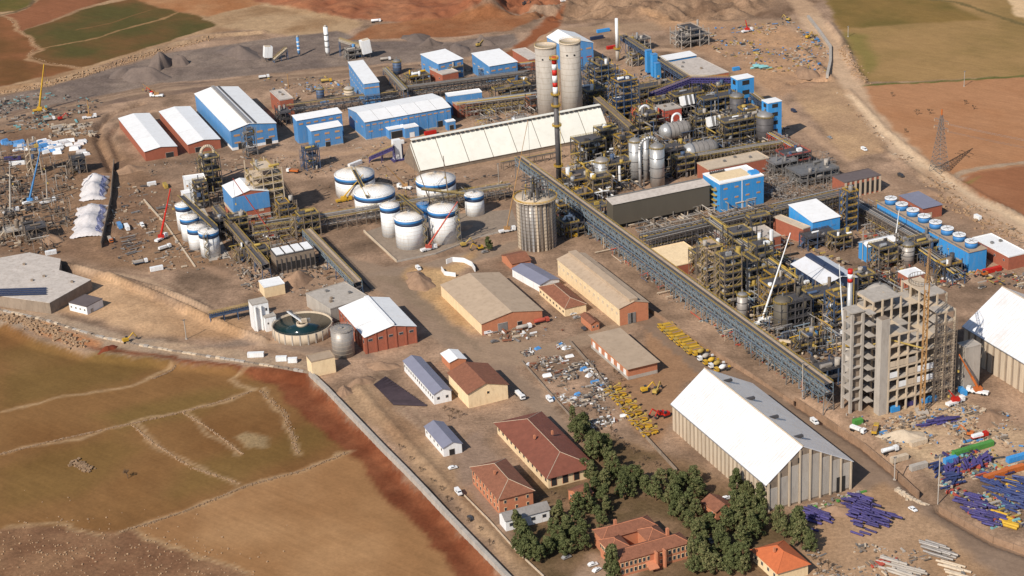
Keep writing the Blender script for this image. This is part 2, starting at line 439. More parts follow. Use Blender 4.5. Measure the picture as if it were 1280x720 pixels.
    # far right fields
    paint([(1028, -2), (1044, 24), (1062, 60), (1070, 80), (1080, 104), (1180, 100), (1300, 94), (1500, 84), (1500, -200), (1010, -200)], (150, 122, 76), (168, 134, 88), 2, .15, 60, 91)
    paint([(1030, -2), (1050, 36), (1140, 30), (1230, 24), (1180, 0), (1150, -100), (1010, -100)], (118, 100, 54), (140, 112, 64), 5, .15, 50, 92)
    paint([(1052, 40), (1070, 70), (1085, 95), (1100, 80), (1080, 45)], (130, 120, 62), None, 6, .15, amt=.7)
    paint([(1256, -4), (1272, 18), (1300, 34), (1500, 60), (1500, -80), (1250, -80)], (222, 188, 146), None, 2, .5)
    paint([(1150, -2), (1200, 4), (1240, 16), (1285, 32)], (122, 104, 66), None, 1.2, .6, line=2.5)
    paint([(1060, 110), (1080, 107), (1180, 101), (1300, 95), (1600, 80), (1600, 186), (1280, 205), (1196, 222), (1176, 224), (1130, 190), (1080, 150)], (172, 120, 82), (184, 134, 96), 2, .15, 50, 93)
    paint([(1070, 108), (1180, 102), (1300, 94)], (104, 104, 54), None, 1.0, .5, line=2.0)
    paint([(1198, 226), (1215, 216), (1290, 204), (1600, 190), (1600, 330), (1290, 274), (1230, 248)], (158, 106, 74), (172, 120, 86), 2, .15, 50, 94)
    paint([(1280, 201), (1220, 211), (1194, 218), (1184, 226), (1196, 238), (1230, 252), (1290, 280)], (178, 152, 126), None, 1.2, .5, line=3.0)
    paint([(1202, 228), (1225, 220), (1214, 230)], (140, 132, 70), None, 3, .3, amt=.6)
    # haul road at the right
    paint([(985, -10), (1010, 18), (1036, 50), (1048, 82), (1056, 100), (1082, 140), (1130, 190), (1200, 244), (1300, 300)], (206, 174, 142), (192, 158, 126), 3, .5, line=9)
    paint([(1060, 120), (1100, 160), (1150, 205), (1220, 250), (1300, 290)], (218, 188, 154), None, 2, .5, line=3)
    paint([(990, 112), (1010, 100), (1040, 98), (1050, 112), (1110, 190), (1060, 200), (1000, 130)], (178, 144, 112), (196, 160, 122), 4, .8)
    paint([(1100, 215), (1160, 250), (1230, 300), (1215, 270), (1170, 240)], (160, 130, 106), None, 4, .4)
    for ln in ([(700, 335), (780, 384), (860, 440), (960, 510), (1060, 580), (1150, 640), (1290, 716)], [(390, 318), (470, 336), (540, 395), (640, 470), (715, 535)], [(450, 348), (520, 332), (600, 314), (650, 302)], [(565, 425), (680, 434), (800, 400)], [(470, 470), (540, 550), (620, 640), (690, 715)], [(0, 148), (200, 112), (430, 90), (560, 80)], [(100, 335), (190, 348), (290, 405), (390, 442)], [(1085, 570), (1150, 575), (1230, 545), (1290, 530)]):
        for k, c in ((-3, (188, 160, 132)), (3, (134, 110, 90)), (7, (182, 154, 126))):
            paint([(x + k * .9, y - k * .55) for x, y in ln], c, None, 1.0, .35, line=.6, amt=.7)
    # south-west fields
    paint(FIELD_SW, (130, 92, 54), (142, 104, 64), 1.5, .2, 45, 95)
    for px, c, a in (([(0, 470), (140, 440), (210, 460), (110, 490), (0, 510)], (104, 92, 44), .5), ([(120, 520), (240, 490), (310, 485), (240, 520), (150, 540)], (108, 98, 46), .5),
                     ([(0, 590), (60, 560), (140, 545), (180, 560), (100, 620), (0, 640)], (112, 94, 44), .45), ([(220, 590), (420, 520), (430, 550), (300, 600), (220, 625)], (112, 96, 46), .5),
                     ([(0, 440), (40, 430), (95, 444), (20, 470)], (120, 100, 56), .5)):
        paint(px, c, None, 9, None, amt=a * .75, z=-3.2)
    paint([(166, 662), (200, 646), (300, 612), (436, 565), (470, 600), (560, 690), (600, 730), (310, 760)], (178, 136, 94), (160, 118, 78), 2, .13, 40, 96, z=-3.2)
    paint([(0, 662), (40, 657), (120, 664), (168, 664), (300, 712), (330, 740), (330, 900), (-300, 900), (-300, 680)], (132, 96, 70), (150, 114, 84), 2.5, .8, 16, 97, z=-3.2)
    paint([(106, 438), (190, 450), (290, 462), (382, 471), (430, 516), (480, 567), (530, 619), (580, 673), (640, 740), (590, 760), (545, 690), (490, 625), (440, 570), (405, 535), (350, 490), (290, 466), (120, 444)], (118, 66, 42), (138, 84, 56), 1.6, .45, 14, 98, z=-3.2)
    paint([(300, 545), (312, 540), (334, 545), (334, 556), (315, 560)], (158, 132, 96), None, 1.5, .8, z=-3.2)
    for ln in ([(0, 567), (60, 553), (150, 533), (230, 515), (290, 498), (313, 490)], [(165, 532), (190, 553), (240, 585), (300, 605)], [(0, 515), (80, 498), (180, 478), (218, 461)], [(228, 516), (262, 536), (303, 568)], [(306, 466), (290, 476), (313, 490)], [(324, 489), (355, 515), (366, 545), (372, 568)], [(150, 666), (230, 640), (310, 607), (380, 588), (436, 565)], [(0, 660), (70, 655), (125, 668)], [(165, 663), (240, 688), (310, 716)]):
        paint(ln, (186, 154, 116), None, 1.4, .8, line=1.2, z=-3.2, amt=.8)
    # bank and yards on the left
    paint([(-60, 380), (0, 384), (60, 392), (104, 404), (160, 420), (280, 436), (384, 452), (384, 464), (290, 454), (190, 442), (100, 428), (60, 420), (0, 404), (-60, 396)], (170, 148, 126), (190, 160, 130), 2, .9)
    paint([(30, 402), (60, 404), (120, 424), (124, 434), (100, 432), (50, 420)], (206, 160, 118), (180, 120, 80), 2, 1.0)
    paint([(70, 345), (140, 350), (230, 390), (310, 400), (300, 425), (180, 420), (110, 396), (70, 390)], (206, 168, 130), (180, 142, 106), 5, .8)
    paint([(0, 160), (120, 160), (240, 250), (290, 330), (180, 340), (60, 320), (0, 315)], (150, 118, 90), (128, 98, 76), 8, 1.0, amt=.8)
    paint([(300, 432), (230, 436), (300, 425), (400, 445), (470, 450), (470, 440), (380, 430)], (150, 128, 110), None, 3, .6)
    paint([(390, 310), (470, 330), (530, 335), (490, 350), (560, 400), (640, 460), (720, 535), (700, 545), (600, 465), (520, 400), (450, 350), (400, 330)], (150, 126, 106), (162, 138, 116), 1.5, .25)
    paint([(440, 345), (520, 330), (600, 312), (650, 300), (655, 308), (580, 330), (500, 345)], (156, 134, 114), None, 2, .3)
    paint([(560, 420), (680, 430), (800, 396), (812, 404), (690, 446), (640, 458), (600, 455)], (166, 140, 116), None, 2, .3)
    paint([(505, 345), (520, 330), (550, 335), (600, 310), (560, 355), (600, 415), (560, 400)], (200, 164, 120), (180, 140, 100), 4, .9)
    paint([(820, 395), (900, 460), (880, 470), (860, 480), (838, 530), (830, 560), (800, 540), (760, 480), (812, 460), (800, 410)], (158, 122, 92), (170, 132, 100), 3, .5)
    paint([(700, 345), (760, 385), (840, 440), (960, 520), (1060, 590), (1110, 640), (1200, 700), (1320, 770), (1400, 740), (1300, 690), (1180, 640), (1090, 570), (1010, 515), (900, 450), (780, 365), (720, 325)], (142, 118, 98), (152, 128, 108), .8, .22)
    paint([(740, 545), (800, 560), (880, 600), (960, 650), (900, 640), (800, 590)], (196, 142, 92), (176, 120, 76), 5, .6)
    paint([(500, 345), (560, 395), (600, 430), (605, 440), (540, 395), (470, 345)], (150, 128, 106), None, 2, .4)
    paint([(430, 500), (460, 470), (560, 580), (700, 720), (660, 740), (560, 620)], (178, 146, 114), (160, 126, 96), 3, .8)
    paint([(560, 560), (600, 540), (650, 600), (640, 680), (590, 620)], (158, 132, 112), None, 3, .6)
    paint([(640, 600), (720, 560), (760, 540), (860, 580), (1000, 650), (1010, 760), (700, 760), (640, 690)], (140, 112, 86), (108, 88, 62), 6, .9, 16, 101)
    paint([(730, 690), (800, 700), (790, 740), (690, 740)], (170, 142, 118), None, 3, .6)
    paint([(1010, 660), (1100, 600), (1160, 640), (1250, 720), (1010, 760)], (186, 152, 120), (170, 136, 104), 3, .8)
    paint([(800, 20), (980, 30), (1030, 60), (1040, 100), (980, 120), (900, 80)], (178, 142, 112), (196, 154, 116), 6, 1.0)
    paint([(1080, 510), (1200, 500), (1290, 540), (1290, 590), (1180, 600), (1110, 560)], (186, 154, 126), (206, 176, 140), 5, 1.0, 14, 102)
    me = bpy.data.meshes.new('ground')
    nx, ny = len(xs), len(ys)
    V = np.stack([X, Y, Z], -1).reshape(-1, 3).astype(np.float32)
    i = np.arange((ny - 1) * nx).reshape(ny - 1, nx)[:, :-1].ravel()
    Fq = np.stack([i, i + 1, i + nx + 1, i + nx], -1).astype(np.int32)
    me.vertices.add(len(V)); me.vertices.foreach_set('co', V.ravel())
    me.loops.add(Fq.size); me.loops.foreach_set('vertex_index', Fq.ravel())
    me.polygons.add(len(Fq)); me.polygons.foreach_set('loop_start', np.arange(0, Fq.size, 4, dtype=np.int32))
    me.polygons.foreach_set('use_smooth', np.ones(len(Fq), bool))
    me.update(calc_edges=True)
    at = me.attributes.new('soil', 'FLOAT_COLOR', 'POINT')
    at.data.foreach_set('color', np.clip(C, 0, 1).reshape(-1).astype(np.float32))
    m = bpy.data.materials.new('ground_soil')
    m.use_nodes = True
    nt = m.node_tree
    N, L = nt.nodes, nt.links
    b = N['Principled BSDF']
    b.inputs['Roughness'].default_value = .95
    b.inputs['Specular IOR Level'].default_value = .1
    a = N.new('ShaderNodeAttribute'); a.attribute_name = 'soil'
    geo = N.new('ShaderNodeNewGeometry')
    def noise(scale, det, ro, sc=None, turn=GA - math.pi / 2):
        n = N.new('ShaderNodeTexNoise')
        n.inputs['Scale'].default_value = scale; n.inputs['Detail'].default_value = det; n.inputs['Roughness'].default_value = ro
        if sc:
            cb = N.new('ShaderNodeCombineXYZ')
            lx = Vector((math.cos(turn), math.sin(turn), 0)); ly = Vector((-lx.y, lx.x, 0))
            for q, e in enumerate((ly * sc[0], lx * sc[1])):
                dp = N.new('ShaderNodeVectorMath'); dp.operation = 'DOT_PRODUCT'; dp.inputs[1].default_value = e
                L.new(geo.outputs['Position'], dp.inputs[0]); L.new(dp.outputs['Value'], cb.inputs[q])
            L.new(cb.outputs[0], n.inputs['Vector'])
        else:
            L.new(geo.outputs['Position'], n.inputs['Vector'])
        return n.outputs['Fac']
    def mrange(v, a0, a1, b0, b1):
        r = N.new('ShaderNodeMapRange')
        for k, q in zip(('From Min', 'From Max', 'To Min', 'To Max'), (a0, a1, b0, b1)):
            if isinstance(q, (int, float)): r.inputs[k].default_value = q
            else: L.new(q, r.inputs[k])
        L.new(v, r.inputs['Value'])
        return r.outputs[0]
    def math_(op, x, y):
        r = N.new('ShaderNodeMath'); r.operation = op
        for k, q in enumerate((x, y)):
            if isinstance(q, (int, float)): r.inputs[k].default_value = q
            else: L.new(q, r.inputs[k])
        return r.outputs[0]
    rough = a.outputs['Alpha']
    amp = math_('ADD', math_('MULTIPLY', rough, .24), .08)
    fine = noise(.55, 5, .75)
    mid = noise(.11, 5, .65)
    strk = noise(.22, 4, .7, (.5, 0.08))      # wheel and plough marks
    lo, hi = math_('SUBTRACT', 1.0, amp), math_('ADD', 1.0, amp)
    k = math_('MULTIPLY', mrange(fine, .3, .7, lo, hi), mrange(mid, .3, .7, math_('SUBTRACT', 1.0, math_('MULTIPLY', amp, .6)), math_('ADD', 1.0, math_('MULTIPLY', amp, .6))))
    k = math_('MULTIPLY', k, mrange(strk, .3, .7, .94, 1.05))
    fur = noise(1.0, 3, .6, (.40, .012), rad(-40))                    # plough lines, fields only
    k = math_('MULTIPLY', k, mrange(fur, .35, .65, math_('SUBTRACT', 1.0, math_('MULTIPLY', math_('SUBTRACT', 1.0, rough), .07)), math_('ADD', 1.0, math_('MULTIPLY', math_('SUBTRACT', 1.0, rough), .06))))
    vm = N.new('ShaderNodeVectorMath'); vm.operation = 'SCALE'
    L.new(a.outputs['Color'], vm.inputs[0]); L.new(k, vm.inputs['Scale'])
    L.new(vm.outputs[0], b.inputs['Base Color'])
    bp = N.new('ShaderNodeBump'); bp.inputs['Distance'].default_value = .8
    L.new(math_('MULTIPLY', rough, .55), bp.inputs['Strength']); L.new(fine, bp.inputs['Height'])
    L.new(bp.outputs[0], b.inputs['Normal'])
    me.materials.append(m)
    g = put('ground', me)
    g['kind'] = 'structure'
make_ground()

# ------------------------------------------------------------------ buildings
def frame(O, U, V, h):
    o = P(O[0], O[1], h)
    u, v = P(U[0], U[1], h) - o, P(V[0], V[1], h) - o
    a1, a2 = math.atan2(v.y, v.x), math.atan2(u.y, u.x) - math.pi / 2
    d = (a2 - a1 + math.pi) % (2 * math.pi) - math.pi
    a = a1 + d * u.length / (u.length + v.length)
    if abs((a - GA + math.pi) % (2 * math.pi) - math.pi) < rad(7): a = GA
    W = v.x * math.cos(a) + v.y * math.sin(a)
    D = -u.x * math.sin(a) + u.y * math.cos(a)
    return o, a, W, D
def hole(par, face, W, D, c, z, w, h, m=None, frame_m=None, name='window', out=.10):
    """a window or door leaf standing slightly proud of a wall face; c is the distance along the face"""
    fm, m = frame_m or CONC, m or GLASS
    if face == 'front': p, s, q = (c, -out / 2, z), (w, out, h), (c, -out - .02, z)
    elif face == 'left': p, s, q = (-out / 2, c, z), (out, w, h), (-out - .02, c, z)
    elif face == 'right': p, s, q = (W + out / 2, c, z), (out, w, h), (W + out + .02, c, z)
    else: p, s, q = (c, D + out / 2, z), (w, out, h), (c, D + out + .02, z)
    o = box(name, par, fm, p, s)
    k = box('pane' if name == 'window' else 'leaf', None, m, q, (s[0] if s[0] == out else s[0] - .4, s[1] if s[1] == out else s[1] - .4, h - .4))
    k.parent = o                               # expressed in the window's own scaled frame
    k.location = tuple((a - b) / c2 for a, b, c2 in zip(q, p, s))
    k.scale = tuple(a / b for a, b in zip((s[0] * 1.05 if s[0] == out else s[0] - .4, s[1] * 1.05 if s[1] == out else s[1] - .4, h - .4), s))
    return o
def row(par, face, W, D, n, z, w, h, m=None, fm=None, a=None, b=None):
    L = W if face in ('front', 'back') else D
    a = a if a is not None else L / n / 2
    b = b if b is not None else L - L / n / 2
    for i in range(n):
        hole(par, face, W, D, a + (b - a) * (i / (n - 1) if n > 1 else .5), z, w, h, m, fm)
def building(name, label, cat, O, U, V, h, roof='gable', rise=3.0, axis='y', ra=.5, wall=BRICK, rm=WHITE, over=.5, panels=0, windows=(), doors=(), pil=None, base=None, group=None, vents=0, dz=0.0, ridge=None, lift=0.0, size=None, chimneys=0):
    o, a, W, D = frame(O, U, V, h)
    if size: W, D = size[0] or W, size[1] or D
    t = thing(name, label, cat, (o.x, o.y, dz), a, group)
    h -= dz
    z0 = lift if lift else -1.0
    v, f = [], []
    if roof == 'gable' and axis == 'y':
        prof = [(0, z0), (W, z0), (W, h), (W * ra, h + rise), (0, h)]
        v = [(x, 0, z) for x, z in prof] + [(x, D, z) for x, z in prof]
    elif roof == 'gable':
        prof = [(0, z0), (D, z0), (D, h), (D * ra, h + rise), (0, h)]
        v = [(W, y, z) for y, z in prof] + [(0, y, z) for y, z in prof]
    elif roof == 'mono':
        v = [(0, 0, z0), (W, 0, z0), (W, 0, h), (0, 0, h), (0, D, z0), (W, D, z0), (W, D, h + rise), (0, D, h + rise)]
        f = [(0, 1, 2, 3), (5, 4, 7, 6), (4, 0, 3, 7), (1, 5, 6, 2), (3, 2, 6, 7)]
    else:
        v = [(0, 0, z0), (W, 0, z0), (W, 0, h), (0, 0, h), (0, D, z0), (W, D, z0), (W, D, h), (0, D, h)]
        f = [(0, 1, 2, 3), (5, 4, 7, 6), (4, 0, 3, 7), (1, 5, 6, 2), (3, 2, 6, 7)]
    if roof == 'gable':
        f = [(0, 1, 2, 3, 4), (9, 8, 7, 6, 5), (5, 0, 4, 9), (1, 6, 7, 2), (4, 3, 8, 9), (3, 2, 7, 8)]
    mb = MB(); mb.add(v, f)
    wl = mb.build('wall', t, wall)
    k = over
    T = .22
    if roof == 'gable':
        L = D if axis == 'y' else W
        X = W if axis == 'y' else D
        pt = (lambda s, l, z: (s, l, z)) if axis == 'y' else (lambda s, l, z: (W - l, s, z))
        sl0, sl1 = rise / (X * ra), rise / (X * (1 - ra))
        e0, e1 = h - k * sl0, h - k * sl1
        quads = []
        n = max(1, panels)
        g = .12 if panels else 0
        for i in range(n):
            l0, l1 = -k + (L + 2 * k) * i / n + g, -k + (L + 2 * k) * (i + 1) / n - g
            quads.append([pt(-k, l0, e0 + .26), pt(X * ra, l0, h + rise + .26), pt(X * ra, l1, h + rise + .26), pt(-k, l1, e0 + .26)])
            quads.append([pt(X * ra, l0, h + rise + .26), pt(X + k, l0, e1 + .26), pt(X + k, l1, e1 + .26), pt(X * ra, l1, h + rise + .26)])
        if panels:
            mb = MB()
            mb.slab([pt(-k, -k, e0 + .14), pt(X * ra, -k, h + rise + .14), pt(X * ra, L + k, h + rise + .14), pt(-k, L + k, e0 + .14)], .1)
            mb.slab([pt(X * ra, -k, h + rise + .14), pt(X + k, -k, e1 + .14), pt(X + k, L + k, e1 + .14), pt(X * ra, L + k, h + rise + .14)], .1)
            ro = mb.build('roof', t, STEELD)
            for q in quads:
                mb = MB(); mb.slab(q if axis == 'y' else q[::-1], .1); mb.build('roof_panel', ro, rm)
        else:
            mb = MB()
            for q in quads: mb.slab(q if axis == 'y' else q[::-1], T)
            ro = mb.build('roof', t, rm)
        if ridge:
            rw, rh, m_ = ridge
            c = pt(X * ra, L / 2, h + rise + rh / 2 + .1)
            box('ridge_monitor', ro, m_, c, (rw, L * .98, rh) if axis == 'y' else (L * .98, rw, rh))
        for i in range(vents):
            c = pt(X * ra, L * (i + .5) / vents, h + rise + .5)
            box('roof_vent', ro, STEELD, c, (1.2, 1.2, 1.0))
    elif roof == 'mono':
        mb = MB(); s_ = rise / D
        mb.slab([(-k, -k, h - k * s_ + .26), (W + k, -k, h - k * s_ + .26), (W + k, D + k, h + rise + k * s_ + .26), (-k, D + k, h + rise + k * s_ + .26)], T)
        ro = mb.build('roof', t, rm)
    elif roof == 'hip':
        i = min(W, D) / 2 + k
        ax = W > D
        A = [(-k, -k, h), (W + k, -k, h), (W + k, D + k, h), (-k, D + k, h)]
        if ax: R = [(-k + i, D / 2, h + rise), (W + k - i, D / 2, h + rise)]
        else: R = [(W / 2, -k + i, h + rise), (W / 2, D + k - i, h + rise)]
        mb = MB()
        A = [(x, y, z + .05) for x, y, z in A]
        mb.add(A + R, [(0, 1, 5, 4), (2, 3, 4, 5), (1, 2, 5), (3, 0, 4), (3, 2, 1, 0)] if ax else [(0, 1, 4), (2, 3, 5), (1, 2, 5, 4), (3, 0, 4, 5), (3, 2, 1, 0)])
        ro = mb.build('roof', t, rm)
        for (p, q) in ([(A[0], R[0]), (A[3], R[0]), (A[1], R[1]), (A[2], R[1]), (R[0], R[1])] if ax else [(A[0], R[0]), (A[1], R[0]), (A[2], R[1]), (A[3], R[1]), (R[0], R[1])]):
            rod('hip_ridge', ro, CONCW if rm is TILE or rm is TILER else rm, p, q, .14, 5)
    else:
        box_ = MB(); box_.box((W / 2, D / 2, h + .15), (W + .3, D + .3, .3))
        p = rise
        if p > 0:
            for c, s in (((W / 2, -.05, h + .3 + p / 2), (W + .3, .25, p)), ((W / 2, D + .05, h + .3 + p / 2), (W + .3, .25, p)), ((-.05, D / 2, h + .3 + p / 2), (.25, D - .2, p)), ((W + .05, D / 2, h + .3 + p / 2), (.25, D - .2, p))):
                box_.box(c, s)
        ro = box_.build('roof', t, rm)
        for i in range(vents):
            rr = random.Random(i * 7 + int(W))
            box('roof_vent', ro, random.choice((STEEL, CONCD)), (W * rr.uniform(.15, .85), D * rr.uniform(.15, .85), h + .9), (1.6, 1.6, 1.3))
    for i in range(chimneys):
        box('chimney', ro, BRICKO, (W * (.3 + .4 * i), D * .5, h + rise + .2), (.9, .9, 2.0))
    if base:
        bm_, bh = base
        mb = MB()
        mb.box((W / 2, -.04, bh / 2), (W + .16, .08, bh)); mb.box((-.04, D / 2, bh / 2), (.08, D, bh))
        mb.box((W + .04, D / 2, bh / 2), (.08, D, bh)); mb.box((W / 2, D + .04, bh / 2), (W + .16, .08, bh))
        mb.build('plinth', t, bm_)
    for w in windows: row(wl, w[0], W, D, *w[1:])
    for d_ in doors: hole(wl, d_[0], W, D, d_[1] * (W if d_[0] in ('front', 'back') else D), d_[3] / 2, d_[2], d_[3], d_[4] if len(d_) > 4 else DARK, CONC, 'door', .12)
    if pil:
        for face, n, w, m_ in pil:
            L = W if face == 'front' else D
            for i in range(n):
                c = w / 2 + (L - w) * i / (n - 1)
                hh = h
                if face == 'front' and roof == 'gable' and axis == 'y':
                    hh = h + rise * (c / (W * ra) if c < W * ra else (W - c) / (W * (1 - ra)))
                    hh = min(hh, h + rise) - .05
                pp, s_ = ((c, -.2, hh / 2), (w, .4, hh)) if face == 'front' else ((-.2, c, hh / 2), (.4, w, hh))
                box('pilaster', wl, m_, pp, s_)
    return t, W, D, ro, wl

B = building
LV = LOUVRE
# --- north-west sheds
B('warehouse', 'red brick warehouse with low white gable roof, farther left of the two', 'warehouse', (181, 190), (160, 146), (221, 183), 7.4, rise=1.7, wall=BRICK, rm=WHITE, panels=3, doors=(('front', .75, 6, 4),))
B('warehouse', 'red brick warehouse with low white gable roof beside the two-bay blue shed', 'warehouse', (235, 181), (214, 137), (277, 176), 7.0, rise=1.7, wall=BRICK, rm=WHITE, panels=3, doors=(('front', .3, 5, 4),))
t, W, D, ro, wl = B('two_bay_shed', 'large blue shed with twin white roof bays and grey gutter between', 'shed', (288, 164), (257, 115), (346, 155), 15, rise=3.2, ra=.42, wall=BLUE, rm=WHITE, panels=4, base=(WHITE2, 2.0), windows=(('front', 4, 11, 5, 2.0, LV, BLUE), ('front', 4, 5.5, 5, 1.6, LV, BLUE)), ridge=(2.6, 1.2, GALV), doors=(('front', .2, 5, 5, DARK), ('front', .8, 5, 4.5, DARK)))
rod('gutter', ro, STEELD, (W * .56, 0, 17.6), (W * .56, D, 17.6), .9, 6)
B('brick_switch_house', 'tall red brick block with flat concrete roof beside blue two-bay shed', 'building', (350, 126), (341, 114), (365, 122), 13, roof='flat', rise=.6, wall=BRICK, rm=OFFWHITE, vents=2, windows=(('front', 2, 9, 1.8, 1.2), ('left', 2, 9, 1.8, 1.2)))
B('pump_hall', 'blue hall with five white roof bays, the taller rear volume', 'building', (371, 151), (369, 142), (428, 142), 18, roof='mono', rise=1.0, wall=BLUE, rm=WHITE, windows=(('front', 6, 15, 3.6, 1.6, LV, BLUE),), size=(None, 11))
B('pump_hall', 'blue hall with four white roof bays, standing before its taller twin', 'building', (389, 164), (387, 156), (427, 157), 14, roof='mono', rise=1.0, wall=BLUE, rm=WHITE, size=(None, 10), windows=(('front', 3, 10.5, 4, 1.8, LV, BLUE), ('front', 3, 5.5, 4, 1.8, LV, BLUE)), doors=(('front', .5, 4, 4),), base=(CONC, .8))
B('compressor_house', 'narrow blue building with long white flat roof and beige window bands', 'building', (455, 105), (434, 79), (474, 103), 19, roof='mono', rise=.8, wall=BLUE, rm=WHITE, windows=(('front', 3, 15.5, 4, 1.5, LV, BLUE), ('left', 8, 14.5, 4.5, 1.1, CONCW, BLUE), ('left', 8, 8, 4.5, 1.1, CONCW, BLUE)))
B('crusher_house', 'blue box building with white roof behind a small brick cube', 'building', (548, 80), (536, 68), (573, 71), 15, roof='mono', rise=1.5, wall=BLUE, rm=WHITE, panels=0, windows=(('front', 3, 12, 4, 1.6, LV, BLUE), ('left', 3, 9, 4, 1.4, LV, BLUE)), doors=(('front', .6, 5, 5),))
B('brick_annex', 'small red brick cube with hatch on its concrete roof', 'building', (553, 94), (544, 85), (569, 88), 9, roof='flat', rise=.5, wall=BRICK, rm=OFFWHITE, vents=1, windows=(('left', 2, 5, 1.8, 1.4),))
B('crusher_house', 'blue box building with white roof nearest the twin silos', 'building', (612, 83), (596, 68), (643, 75), 15, roof='mono', rise=1.5, wall=BLUE, rm=WHITE, windows=(('front', 4, 11, 4, 1.6, LV, BLUE), ('left', 4, 9, 4, 1.4, CONCW, BLUE)), doors=(('front', .3, 5, 4, WHITE2), ('front', .8, 6, 6)))
B('brick_annex', 'red brick block with pale flat roof just left of the silos', 'building', (661, 75), (646, 62), (673, 70), 9, roof='flat', rise=.5, wall=BRICK, rm=OFFWHITE)
t, W, D, ro, wl = B('filter_hall', 'long blue hall with white roof in front of the pipe rack', 'building', (456, 153), (443, 134), (566, 136), 14, roof='gable', axis='x', rise=2.6, ra=.45, wall=BLUE, rm=WHITE, panels=6, base=(CONC, .8), windows=(('front', 14, 11.4, 3.6, 1.3, LV, BLUE), ('front', 4, 6.4, 3.6, 1.5, LV, BLUE, 4, 28), ('left', 3, 9, 4, 1.4, LV, BLUE)), doors=(('front', .86, 5, 5),))
for i in range(9): box('downpipe', wl, BLUEB, (W * (i + .5) / 9, -.12, 7), (.3, .2, 14))
B('entrance_block', 'white roofed blue porch on the long blue hall, open dark front', 'building', (486, 163), (483, 158), (507, 159), 7, roof='flat', rise=.2, wall=BLUE, rm=WHITE, size=(None, 7), doors=(('front', .45, 9, 5.6),))
B('entrance_block', 'small blue cube porch with white roof right of the open porch', 'building', (506, 161), (502, 154), (522, 157), 7.5, roof='flat', rise=.2, wall=BLUE, rm=WHITE, size=(None, 8), doors=(('front', .5, 4, 4, WHITE2),))
B('entrance_block', 'small blue cube with white roof at the right end of the hall', 'building', (559, 153), (555, 148), (569, 151), 6.5, roof='flat', rise=.2, wall=BLUE, rm=WHITE, size=(None, 5), doors=(('front', .5, 3.5, 4),))
B('link_building', 'low blue strip building with white roof joined to the long hall', 'building', (560, 121), (557, 116), (602, 115), 15, roof='flat', rise=.3, wall=BLUE, rm=WHITE, size=(None, 9))
B('brick_annex', 'red brick annex with pale roof under the blue strip building', 'building', (571, 132), (563, 124), (601, 126), 10, roof='flat', rise=.6, wall=BRICK, rm=TANROOF, windows=(('front', 4, 6, 2.2, 1.4),))
B('calciner_house', 'tall blue house with white roof behind the twin concrete silos', 'building', (707, 59), (690, 45), (741, 53), 22, roof='gable', axis='y', rise=4.5, ra=.42, wall=BLUE, rm=WHITE, windows=(('front', 3, 18, 5, 1.7, LV, BLUE), ('front', 3, 11, 5, 1.5, REDP, BLUE)))
# --- cream storage shed
def cream_shed():
    e0, e1 = P(525, 213, 3), P(763, 167, 3)
    d = e1 - e0
    a = math.atan2(d.y, d.x)
    e = Vector((-math.sin(a), math.cos(a), 0))
    r0 = PV(513, 178, e0, e)
    dep, hr, L = (r0 - e0).dot(e), r0.z, d.length
    t = thing('storage_shed', 'long cream storage shed with steep panelled roof and ridge vents', 'shed', (e0.x, e0.y, 0), a)
    k = 2 * dep
    mb = MB()
    pr = [(0, -1), (k, -1), (k, 3), (dep, hr), (0, 3)]
    mb.add([(L, y, z) for y, z in pr] + [(0, y, z) for y, z in pr], [(0, 1, 2, 3, 4), (9, 8, 7, 6, 5), (5, 0, 4, 9), (1, 6, 7, 2), (4, 3, 8, 9), (3, 2, 7, 8)])
    mb.build('wall', t, RUSTY)
    ro = put('roof', None, t)
    n = 8
    for i in range(n):
        for s in (0, 1):
            x0, x1 = L * i / n + .25, L * (i + 1) / n - .25
            y0, y1 = (-.6, dep) if s == 0 else (dep, k + .6)
            z0, z1 = (2.7, hr + .2) if s == 0 else (hr + .2, 2.7)
            mb = MB(); mb.slab([(x0, y0, z0 + .3), (x1, y0, z0 + .3), (x1, y1, z1 + .3), (x0, y1, z1 + .3)], .25)
            mb.build('roof_panel', ro, CREAM)
    mb = MB(); mb.box((L / 2, dep, hr + 1.9), (L * .995, 3.6, .35)); mb.build('ridge_cap', ro, CREAM)
    for i in range(40): box('ridge_vent', ro, STEELD, (L * (i + .5) / 40, dep - 1.3, hr + .9), (L / 40 * .62, .3, 1.5))
    mb = MB(); mb.slab([(-.3, 0, 3.2), (-.3, dep, hr), (-.31, dep, hr - 3), (-.31, 0, 0.4)], .2); mb.build('gable_flashing', t, CREAM)
cream_shed()
# --- middle of the plant
t, W, D, ro, wl = B('conveyor_house', 'long dark olive clad shed raised on legs beside the main gallery', 'shed', (766, 256), (757, 249), (883, 229), 17.5, roof='mono', rise=1.2, wall=OLIVE, rm=OFFWHITE, lift=3.2, size=(None, 9))
for i in range(9):
    for y in (.6, 8.4): box('leg', t, STEELD, (1.2 + (W - 2.4) * i / 8, y, 1.3), (.7, .7, 4.2))
rod('roof_pipe', ro, STEEL, (1, 9.4, 19.2), (W - 1, 9.4, 19.2), .5)
t, W, D, ro, wl = B('electrical_house', 'blue four-storey house with window pairs and tan white roof', 'building', (900, 231), (884, 217), (955, 220), 19, roof='flat', rise=.5, wall=BLUEB, rm=WHITE, windows=(('front', 4, 15.5, 3.2, 1.5, LV, BLUEB), ('front', 4, 8.5, 3.2, 1.5, LV, BLUEB), ('left', 2, 15, 2.4, 1.4, LV, BLUEB), ('left', 2, 10, 2.4, 1.4, LV, BLUEB), ('left', 2, 5, 2.4, 1.4, LV, BLUEB)))
box('roof_deck', ro, CREAMWALL, (W * .45, D * .55, 19.45), (W * .72, D * .6, .25))
